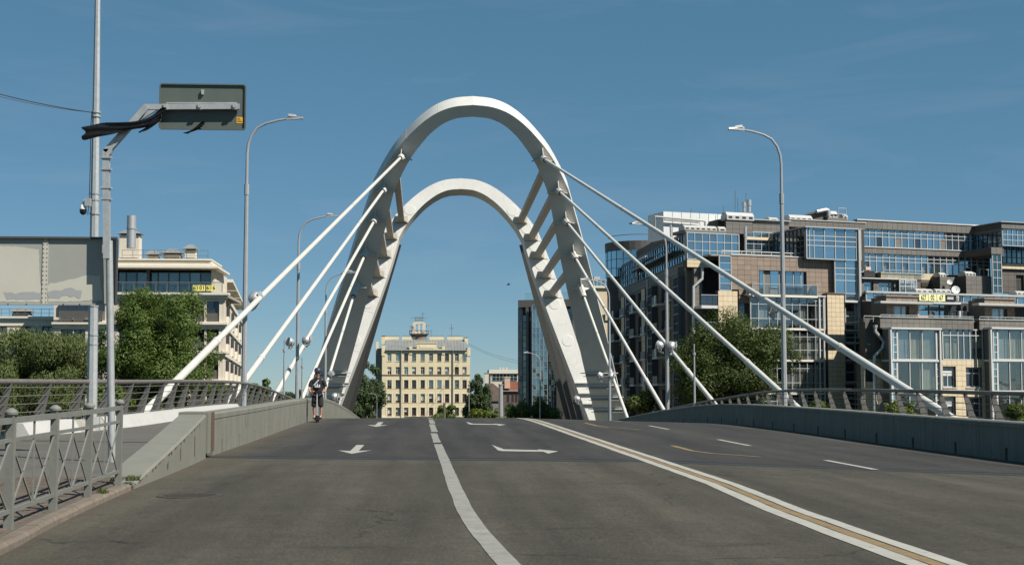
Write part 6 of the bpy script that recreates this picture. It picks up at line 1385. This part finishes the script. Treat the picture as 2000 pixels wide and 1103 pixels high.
tiles(FR, bR, (ua, ub_ + .3, g2t, g1b - .1), .22, 'grey_stone', .72, 2, metric=True); fbox(FR, bR, 'coping', 'frame_white', (ua, ub_, g1b - .1, g1b - .02), -.2, .32, True)
vm = g2b + (g2t - g2b) * .6; b = MB()
for i, u in enumerate(us): FR.box(b, u - .05, u + .05, g2b, g2t, -.12, .06)
for v in (g2b, vm, g2b + (g2t-g2b)*.8, g2t): FR.box(b, ua, ub_, v - .045, v + .045, -.11, .05)
build(b, 'frame', 'mullion', bR)
for i in range(n):
    for a, c in ((g2b, vm), (vm, g2b + (g2t-g2b)*.8), (g2b + (g2t-g2b)*.8, g2t)): FR.piece('pane', bR, us[i] + .04, us[i+1] - .04, a + .05, c - .05, -.06, -.03, 'glass_clear' if (c < vm + .1 and i % 3 == 1) else CB, .005)
for i in range(1, n, 3): drape(FR, bR, us[i] + .1, us[i+1] - .1, g2b + .1, vm - .1, -.3, 'curtain_white', i)
fbox(FR, bR, 'core', 'interior', (ua, ub_, -6, top_ - .2), -12, -.6, True)
tiles(FR, bR, (RU(1708), RU(1835), RV(547, 1770), g2b - .05), 1.2, 'beige_stone', .6, .6, metric=True, back=1.2)
b = MB(); FR.box(b, RU(1711), RU(1790), RV(528, 1750, 1.5), RV(527, 1750, 1.5), 1.5, 1.58); build(b, 'terrace_rail', 'silver', bR)
for k in range(5): a = RU(1711) + (RU(1790) - RU(1711)) * k / 5; FR.piece('rail_pane', bR, a + .04, a + (RU(1790) - RU(1711)) / 5 - .04, RV(541, 1750, 1.5), RV(528.5, 1750, 1.5), 1.53, 1.55, 'glass_rail')
fbox(FR, bR, 'terrace_screen', 'slot_dark', (1688, 529, 1709, 541), 1.2, 1.3); fbox(FR, bR, 'terrace_box', 'pink_wall', (1691, 521, 1701, 527), 1.0, 1.3)
fbox(FR, bR, 'coping', 'frame_white', (1684, 543, 1770, 545), .8, 2.0)
tiles(FR, bR, (1682, 545.5, 1766, 572), 1.6, 'grey_stone', .7, .5, holes=[(1687.5, 550, 1706, 573), (1717, 551, 1746, 573)])
for h in ((1687.5, 550, 1706, 571), (1717, 551, 1746, 571)): window(FR, bR, h, 1.6, 'mullion', 'glass_blue', False, 2 if h[0] < 1700 else 3, .3, False, .3)
curtain(FR, bR, (1757, 546, 1790, 572), 3, 2, 2.4, 'glass_clear', .09, 'frame_white'); room(FR, bR, (1757, 546, 1790, 572), 2.2, depth=.8); u0, u1, va, vb = FR.rect(1757, 546, 1790, 572, 2.1); drape(FR, bR, u0, u1, va, vb, 1.95, 'curtain_white', 2)
fbox(FR, bR, 'wall', 'dark_stone', (1790, 546, 1838, 572), .4, 1.2); fbox(FR, bR, 'recess', 'terrain', (1800, 552, 1833, 560), 1.2, 1.3)
tiles(FR, bR, (1836, 541, 1887, 573), 3.0, 'grey_stone', .7, .55, back=2.5); tiles(FR, bR, (1887, 539, 1937, 574), 5.0, 'grey_stone', .7, .55, back=4.5)
venthouse(FR, bR, 1886, 529.5, 1906, 539, 4.6, 3); venthouse(FR, bR, 1836, 532, 1848, 541, 2.6, 2)
b = MB(); 
for x_ in (1913, 1930): p = FR.px(x_, 539, 4.4); q = FR.px(x_, 525, 4.4); b.tube([FR.pt(p[0], p[1], 4.4), FR.pt(q[0], q[1], 4.4)], .05, 5)
p = FR.px(1913, 525, 4.4); q = FR.px(1931, 527, 4.4); b.tube([FR.pt(p[0], p[1], 4.4), FR.pt(q[0], q[1], 4.4)], .05, 5); build(b, 'roof_frame', 'strut_dirty', bR)
# right wing of the rear block
tiles(FR, bR, (1956, 436.5, 2090, 449), 5.5, 'grey_stone', .72, 2, back=5); curtain(FR, bR, (1958, 450, 2090, 482), 14, 3, 5.3, CB, .08); fbox(FR, bR, 'coping', 'frame_white', (1955, 435.6, 2090, 436.6), 0, 5.7)
tiles(FR, bR, (1936, 483, 1957, 496), 6.2, 'grey_stone', .72, 2, back=5); curtain(FR, bR, (1939, 497, 1956, 573), 2, 5, 6.0, 'glass_teal', .08)
pw = FR.pt(FR.px(1957, 470, 5.4)[0], 0, 5.4); FRs = Fac((pw.x - FR.n.x * 5.3, pw.y - FR.n.y * 5.3), (FR.n.x, FR.n.y)); z0_, z1_ = FR.px(1957, 484, 5.4)[1], FR.px(1957, 451, 5.4)[1]; curtain(FRs, bR, (0, 5.2, z0_, z1_), 6, 3, 0, 'glass_dark', .08, 'mullion_dark', True); fbox(FRs, bR, 'wall', 'grey_stone', (0, 5.25, z1_ + .05, z1_ + 1.0), -.3, .05, True); fbox(FRs, bR, 'wall', 'dark_stone', (0, 5.2, z0_ - 1, z0_ - .05), -.3, .03, True)
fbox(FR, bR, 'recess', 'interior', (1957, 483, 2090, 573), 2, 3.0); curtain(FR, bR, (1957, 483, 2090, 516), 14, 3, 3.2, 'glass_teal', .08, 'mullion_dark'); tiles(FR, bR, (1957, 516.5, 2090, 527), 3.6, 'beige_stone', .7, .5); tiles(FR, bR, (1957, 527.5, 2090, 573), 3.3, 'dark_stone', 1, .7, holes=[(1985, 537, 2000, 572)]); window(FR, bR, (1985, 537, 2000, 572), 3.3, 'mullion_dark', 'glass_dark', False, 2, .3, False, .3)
# roof plant of the rear block
fbox(FR, bR, 'roof_plant', 'grey_stone', (1606, 425, 1655, 433), -7, -4); 
b = MB(); z_ = lambda y: FR.px(1620, y, -4)[1]; U_ = lambda x: FR.px(x, 420, -4)[0]; b.prism([FR.pt(U_(1587), z_(431), -4), FR.pt(U_(1613), z_(431), -4), FR.pt(U_(1613), z_(409.5), -4), FR.pt(U_(1609), z_(409.5), -4), FR.pt(U_(1587), z_(419), -4)], FR.n * -3); build(b, 'roof_plant', 'dark_stone', bR)
b = MB(); b.tube([FR.pt(U_(1592), z_(416), -3.7), FR.pt(U_(1610), z_(411), -3.7), FR.pt(U_(1614), z_(411.5), -3.7), FR.pt(U_(1615.5), z_(415), -3.7), FR.pt(U_(1615.5), z_(423), -3.7)], .28, 10); build(b, 'roof_duct', 'silver', bR, True)
venthouse(FR, bR, 1619, 411.5, 1636, 425, -5, 2); venthouse(FR, bR, 1647, 417, 1656, 430, -4.5, 1)
b = MB()
for x_ in (1641, 1656): b.tube([FR.pt(U_(x_), z_(428), -4.4), FR.pt(U_(x_), z_(404.5), -4.4)], .05, 5)
for y_ in (404.5, 416): b.tube([FR.pt(U_(1641), z_(y_), -4.4), FR.pt(U_(1656), z_(y_), -4.4)], .05, 5)
build(b, 'roof_ladder', 'mullion', bR)
for px_, py_, r_, lb in ((1855, 551, .33, 'small white satellite dish on the grey roof house, upper of two'), (1866.5, 566, .50, 'larger white satellite dish above the number signs, lower of two')):
    w_ = 3.6 if px_ < 1860 else 5.5; p = FR.pt(*FR.px(px_, py_, w_), w_); d = thing('satellite_dish', lb, 'satellite dish', p); dn = Vector((-.1, -1, .35)).normalized(); Mq = Matrix.Translation(p) @ dn.to_track_quat('Z', 'Y').to_matrix().to_4x4(); b = MB()
    b.lathe([(.0, -.06), (r_ * .5, -.035), (r_, .06), (r_, .085), (r_ * .5, -.01), (.0, -.035)], 22, Mq); build(b, 'dish', 'white_plastic', d, True); b = MB(); b.tube([p - dn * .05, p - dn * .3 - Vector((0, 0, .5))], .04, 6); build(b, 'mount', 'rail_steel', d); b = MB(); b.tube([p + Vector((0, 0, -r_)) * .9, p + dn * r_ * .9], .02, 5); build(b, 'feed_arm', 'rail_steel', d)

# ===== terraced front block
FT_ = plane(1800, 700, 143); bT = thing('apartment_building', 'terraced front block with glass bays, brown roof pavilions and number signs at the right', 'building', (FT_.o.x, 146, -5.9))
F = FT_; TU = lambda x, w=0: F.px(x, 640, w)[0]; TV = lambda y, w=0: F.px(1830, y, w)[1]
fbox(F, bT, 'roof', 'vent_grey', (TU(1692, -6) + 4.5, TU(2060, -6), F.px(1830, 576, -6)[1], F.px(1830, 572, -6)[1]), -14, -6.52, True)
fbox(F, bT, 'coping', 'vent_grey', (1692, 573, 2060, 576.5), -6.5, -6.0); curtain(F, bT, (1692, 577, 2060, 591), 24, 1, -6.2, CB, .10); fbox(F, bT, 'core', 'interior', (TU(1696, -7) + 1, TU(2060, -7), -6, F.px(1830, 578, -7)[1]), -13, -7, True)
fbox(F, bT, 'slab', 'mullion', (1692, 590.5, 2060, 592.5), -6.8, -6.0)
curtain(F, bT, (1793, 594, 1877, 626), 4, [606], -5, 'glass_blue', .10, 'mullion_dark'); fbox(F, bT, 'awning', 'frame_white', (1823, 590, 1877, 593.4), -5.2, -3.6)
fbox(F, bT, 'wall', 'interior', (1877, 592, 1925, 626), -6, -4.6)
for x0, x1 in ((1874, 1877), (1880, 1883), (1886.5, 1889)): fbox(F, bT, 'pillar', 'frame_white', (x0, 607, x1, 625), -4.4, -4.1)
for (x0, x1, y0, y1, wx0, wx1, wy0) in ((1731, 1792.5, 579.5, 621, 1746, 1776, 597.5), (1923, 1982, 584.5, 626, 1937.5, 1967.5, 602.5)):
    tiles(F, bT, (x0, y0, x1, y1), -1.6, 'brown_stone', .62, .62, holes=[(wx0, wy0, wx1, y1 + 1)], back=.4); room(F, bT, (wx0, wy0, wx1, y1), -1.8, depth=.9)
    u0, u1, va, vb = F.rect(wx0, wy0, wx1, y1, -1.9); curtain(F, bT, (u0, u1, va, vb), 2, 1, -1.9, 'glass_clear', .1, 'frame_white', True); drape(F, bT, u0 + .1, u1 - .1, va, vb - .3, -2.2, 'curtain_white', 4)
    ru = F.rect(x0, y0, x1, y1, -1.6); fbox(F, bT, 'roof_edge', 'brown_stone', (ru[0] - .1, ru[1] + .1, ru[3], ru[3] + .14), -3.6, -1.45, True); fbox(F, bT, 'core', 'dark_stone', (ru[0] + 2.4, ru[1], ru[3] - 1.1, ru[3] - .02), -6, -2.0, True)
    pl = F.pt(ru[0] - .02, 0, -1.62); Fs = Fac((pl.x - F.n.x * 2.6, pl.y - F.n.y * 2.6), (F.n.x, F.n.y)); fbox(Fs, bT, 'wall', 'dark_stone', (0, 2.56, ru[2], ru[3] - .05), -.35, 0, True)
    b = MB(); b.bar(F.pt(ru[1] - .9, ru[2] + .2, -1.45), F.pt(ru[1] - .25, ru[3] - .9, -.9), .05, .05); build(b, 'canopy_stay', 'slot_dark', bT)
for x0, x1, y0, y1 in ((1720, 1822, 588.5, 592.5), (1912, 2060, 593, 597.5)): u0, u1, va, vb = F.rect(x0, y0, x1, y1, -.4); fbox(F, bT, 'canopy', 'vent_grey', (u0, u1, va, vb), -1.5, -.4, True); fbox(F, bT, 'canopy_edge', 'rail_plate', (u0, u1, va - .06, va), -1.4, -.35, True)
# terrace balustrade and parapet bands
for x0, x1, y in ((1688, 1720, 617), (1720, 1902, 616.5), (1914, 2060, 620)):
    u0, u1 = TU(x0, -.2), TU(x1, -.2); v_ = F.px((x0+x1)/2, y, -.2)[1]; b = MB(); F.box(b, u0, u1, v_ - .03, v_ + .04, -.25, -.17)
    for k in range(int((u1-u0) / 1.1) + 1): uu = u0 + 1.1 * k; F.box(b, uu - .02, uu + .02, v_ - .6, v_ - .03, -.23, -.19)
    build(b, 'balustrade', 'silver', bT)
tiles(F, bT, (1719, 621, 1902, 642), 0, 'grey_stone', .66, .55, back=1); tiles(F, bT, (1913, 625.5, 2060, 645), 0, 'grey_stone', .66, .55, back=1); fbox(F, bT, 'parapet', 'dark_stone', (1902, 624, 1913, 645), -2, -.8); tiles(F, bT, (1690, 621, 1719, 700), -1.2, 'dark_stone', .7, .6, back=1)
fbox(F, bT, 'coping', 'vent_grey', (1717, 619.4, 1902, 621), -1, .12); fbox(F, bT, 'coping', 'vent_grey', (1912, 624, 2060, 625.6), -1, .12); fbox(F, bT, 'terrace', 'concrete', (TU(1690) + 2.3, TU(2060), TV(627), TV(625)), -7, -.4, True)
# glazed bays
def bay(x0, x1, px0, px1, cols):
    fbox(F, bT, 'bay_top', 'frame_white', (x0, 639.5, x1, 643), -.3, 1.3)
    for y0, y1 in ((644, 702), (706.5, 763), (767, 822)):
        curtain(F, bT, (px0, y0, px1, y1), cols, 1, 1.0, 'glass_clear', .08, 'frame_white'); room(F, bT, (px0, y0, px1, y1), .8, depth=1.5); fbox(F, bT, 'slab', 'frame_white', (x0, y1, x1, y1 + 4), -.5, 1.15)
        us = [F.px(x, (y0+y1)/2, 1.0)[0] for x in cols]; va, vb = F.px(x0, y1, 1.0)[1], F.px(x0, y0, 1.0)[1]
        for i in range(len(cols)-1):
            if y0 < 650 or (i == 2 and y0 < 720 and x0 < 1800): drape(F, bT, us[i] + .06, us[i+1] - .06, va + .06, vb - .1, .55, 'curtain_white' if i == 0 else 'curtain', i)
        for a, c in ((x0 + 3, px0 - 1.5), (px1 + 1.5, x1 - 3)): curtain(F, bT, (a, y0, c, y1), 1, 4, 1.0, 'glass_blue', .07, 'frame_white')
    for x in (x0 + 1.4, x1 - 1.4): fbox(F, bT, 'bay_post', 'frame_white', (x - 1.4, 643, x + 1.4, 826), .9, 1.25)
    pl = F.pt(F.px(x0, 700, 1.0)[0] + .02, 0, 0); Fs = Fac((pl.x - F.n.x*.5, pl.y - F.n.y*.5), (F.n.x, F.n.y)); fbox(Fs, bT, 'bay_side', 'rail_plate', (0, 1.45, -5, TV(643)), -.2, 0, True)
bay(1741, 1840, 1753, 1828, [1753, 1777, 1801, 1828]); bay(1937, 2052, 1949, 2040, [1949, 1972, 1995, 2018, 2040])
# recess between the bays: upper glazing, beige wall with windows
curtain(F, bT, (1841, 643.5, 1936, 702), [1856, 1871, 1882, 1894, 1906, 1919], [655], -.25, 'glass_clear', .08, 'frame_white'); room(F, bT, (1841, 643.5, 1936, 702), -.4, depth=1.4); u0, u1, va, vb = F.rect(1841, 656, 1870, 702, -.9); drape(F, bT, u0, u1, va, vb, -.75, 'curtain', 7); u0, u1, va, vb = F.rect(1896, 658, 1917, 680, -.9); drape(F, bT, u0, u1, va, vb, -.75, 'curtain', 8)
WH = [(1842, 715, 1867, 756), (1887, 717, 1918, 756), (1842, 775, 1867, 815), (1887, 775, 1918, 815)]
tiles(F, bT, (1841, 703, 1937, 826), -.2, 'beige_stone', .6, .55, holes=WH)
for i, h in enumerate(WH): window(F, bT, h, -.2, 'mullion' if i % 2 else 'frame_white', 'glass_dark', False, 2, .35, 'frame_white', .3, cover=.55 if i % 2 == 0 else None)
# left end: beige base, dark recess, downpipe
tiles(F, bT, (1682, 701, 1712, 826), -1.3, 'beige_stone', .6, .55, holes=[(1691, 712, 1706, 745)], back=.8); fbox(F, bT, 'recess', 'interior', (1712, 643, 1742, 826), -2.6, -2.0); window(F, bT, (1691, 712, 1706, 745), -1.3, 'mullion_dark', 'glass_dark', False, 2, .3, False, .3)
tiles(F, bT, (1712, 674, 1729, 826), -1.5, 'beige_stone', .6, .55, back=.5)
b = MB(); U_ = lambda x, y: F.pt(*F.px(x, y, -.3), -.3); b.tube([U_(1709.5, 637), U_(1709.5, 647), U_(1721, 660.5), U_(1726, 668), U_(1723, 680), U_(1708, 695), U_(1708, 826)], .16, 8); build(b, 'downpipe', 'mullion', bT, True)
b = MB(); b.tube([U_(1709.5, 640), U_(1709.5, 634.5)], [.2, .24], 8); build(b, 'vent_cap', 'mullion', bT, True)
fbox(F, bT, 'core', 'dark_stone', (TU(1700) + 5.5, TU(2058), -6, TV(628)), -13, -3.0, True)
venthouse(F, bT, 1790, 563.5, 1822, 571.5, -7, 3); venthouse(F, bT, 1828, 564, 1858, 571.5, -7, 3); venthouse(F, bT, 1986, 568, 2015, 576, -7, 3)
# number and sale boards hung on the glass strip
def board(x0, x1, y0, y1, mat, s, col, lab, size, sx=1.0):
    w_ = -5.6; u0, u1, va, vb = F.rect(x0, y0, x1, y1, w_); c = F.pt((u0+u1)/2, va, w_); t = thing('number_board' if mat != 'ink' else 'sale_board', lab, 'sign', c); b = MB(); F.box(b, u0, u1, va, vb, w_ - .05, w_ + .02); build(b, 'board', mat, t)
    text(s, F, t, (u0+u1)/2, (va+vb)/2, w_ + .035, size, col, sx); return t
board(1795.5, 1812, 574.8, 587.2, 'card_pale', '627', 'ink', 'pale yellow board with three digits, leftmost on the glass strip', .74, .62); board(1813.5, 1829, 575, 587.6, 'card_pale', '02', 'ink', 'pale yellow board reading 02, middle of the three yellow boards', .74, .7); board(1830.5, 1845.8, 575.4, 588, 'card_pale', '67', 'ink', 'pale yellow two-digit board next to the black lettered board', .74, .7)
t = board(1848.5, 1863.5, 575.8, 588.4, 'ink', 'WAX', 'cloth_print', 'black board with white lettering right of the number boards', .36, .95); u0, u1, va, vb = F.rect(1850, 583.2, 1862, 584.2, -5.57); b = MB(); F.box(b, u0, u1, va, vb, -5.575, -5.56); build(b, 'underline', 'cloth_print', t)
board(1864.6, 1876.2, 576.2, 588.8, 'ink', 'SA\nLE', 'cloth_print', 'small black board with white letters SALE in two lines', .38, .85)
# terrace things
for px_, c_, nm, lb, mat in ((1800, 'lounger', 'sun_lounger', 'pink lounger on the roof terrace of the front block', 'pink_wall'),):
    p = F.pt(*F.px(1801, 620, -2.5), -2.5); t = thing(nm, lb, c_, p); b = MB(); b.box(p.x - .55, p.x + .55, p.y - .3, p.y + .3, p.z, p.z + .14); build(b, 'seat', mat, t); b = MB(); b.prism([(p.x - .55, p.y - .3, p.z + .14), (p.x - .25, p.y - .3, p.z + .14), (p.x - .6, p.y - .3, p.z + .5)], (0, .6, 0)); build(b, 'backrest', mat, t)
    for sx, sy in ((-1, -1), (-1, 1), (1, -1), (1, 1)): b = MB(); b.box(p.x + sx*.45 - .03, p.x + sx*.45 + .03, p.y + sy*.22 - .03, p.y + sy*.22 + .03, p.z - .35, p.z); build(b, 'leg', 'rail_steel', t)
p = F.pt(*F.px(1822, 616, -3), -3); t = thing('wicker_chair', 'dark rounded wicker chair on the roof terrace behind the rail', 'chair', p); b = MB(); b.lathe([(.0, -.2), (.22, -.2), (.28, .0), (.0, .05)], 14, Matrix.Translation(p)); build(b, 'seat', 'rail_steel', t, True)
b = MB(); b.loft([[(p.x + r_*math.cos(R(a)), p.y + .2 + r_*.4*math.sin(R(a)), p.z + h_) for a in range(0, 181, 15)] for r_, h_ in ((.28, 0), (.30, .2), (.22, .38), (.10, .46))], cap=False, close=False); build(b, 'backrest', 'rail_steel', t, True); b = MB(); b.tube([p - Vector((0, 0, .2)), p - Vector((0, 0, .6))], [.1, .25], 8); build(b, 'foot', 'rail_steel', t)

# ================================================================== FAR WIRES AND BIRD
for y0, y1, lb in ((671, 706, 'upper overhead wire from the yellow tenement roof to the right'), (674, 711, 'lower overhead wire from the yellow tenement roof to the right')):
    a, e = at(916, y0, 386), at(1020, y1, 320); b = MB(); b.tube([a.lerp(e, i/10) - Vector((0, 0, .6 * math.sin(math.pi * i / 10))) for i in range(11)], .028, 5); o = build(b, 'overhead_wire', 'wire', loc=a); tag(o, lb, 'wire')
p = at(993.5, 556, 90); t = thing('bird', 'small dark bird in flight between the arches', 'bird', p); b = MB(); b.tube([p + Vector((-.13, 0, -.02)), p + Vector((-.05, 0, 0)), p + Vector((.06, 0, .02)), p + Vector((.13, 0, .03))], [.008, .035, .03, .006], 8); build(b, 'body', 'wire', t, True)
for s in (-1, 1): b = MB(); b.prism([p + Vector((-.04, 0, .01)), p + Vector((.05, 0, .01)), p + Vector((.02, s*.16, .09)), p + Vector((-.08, s*.26, .05))], (0, 0, .008)); build(b, 'wing', 'wire', t)
flush_rest()
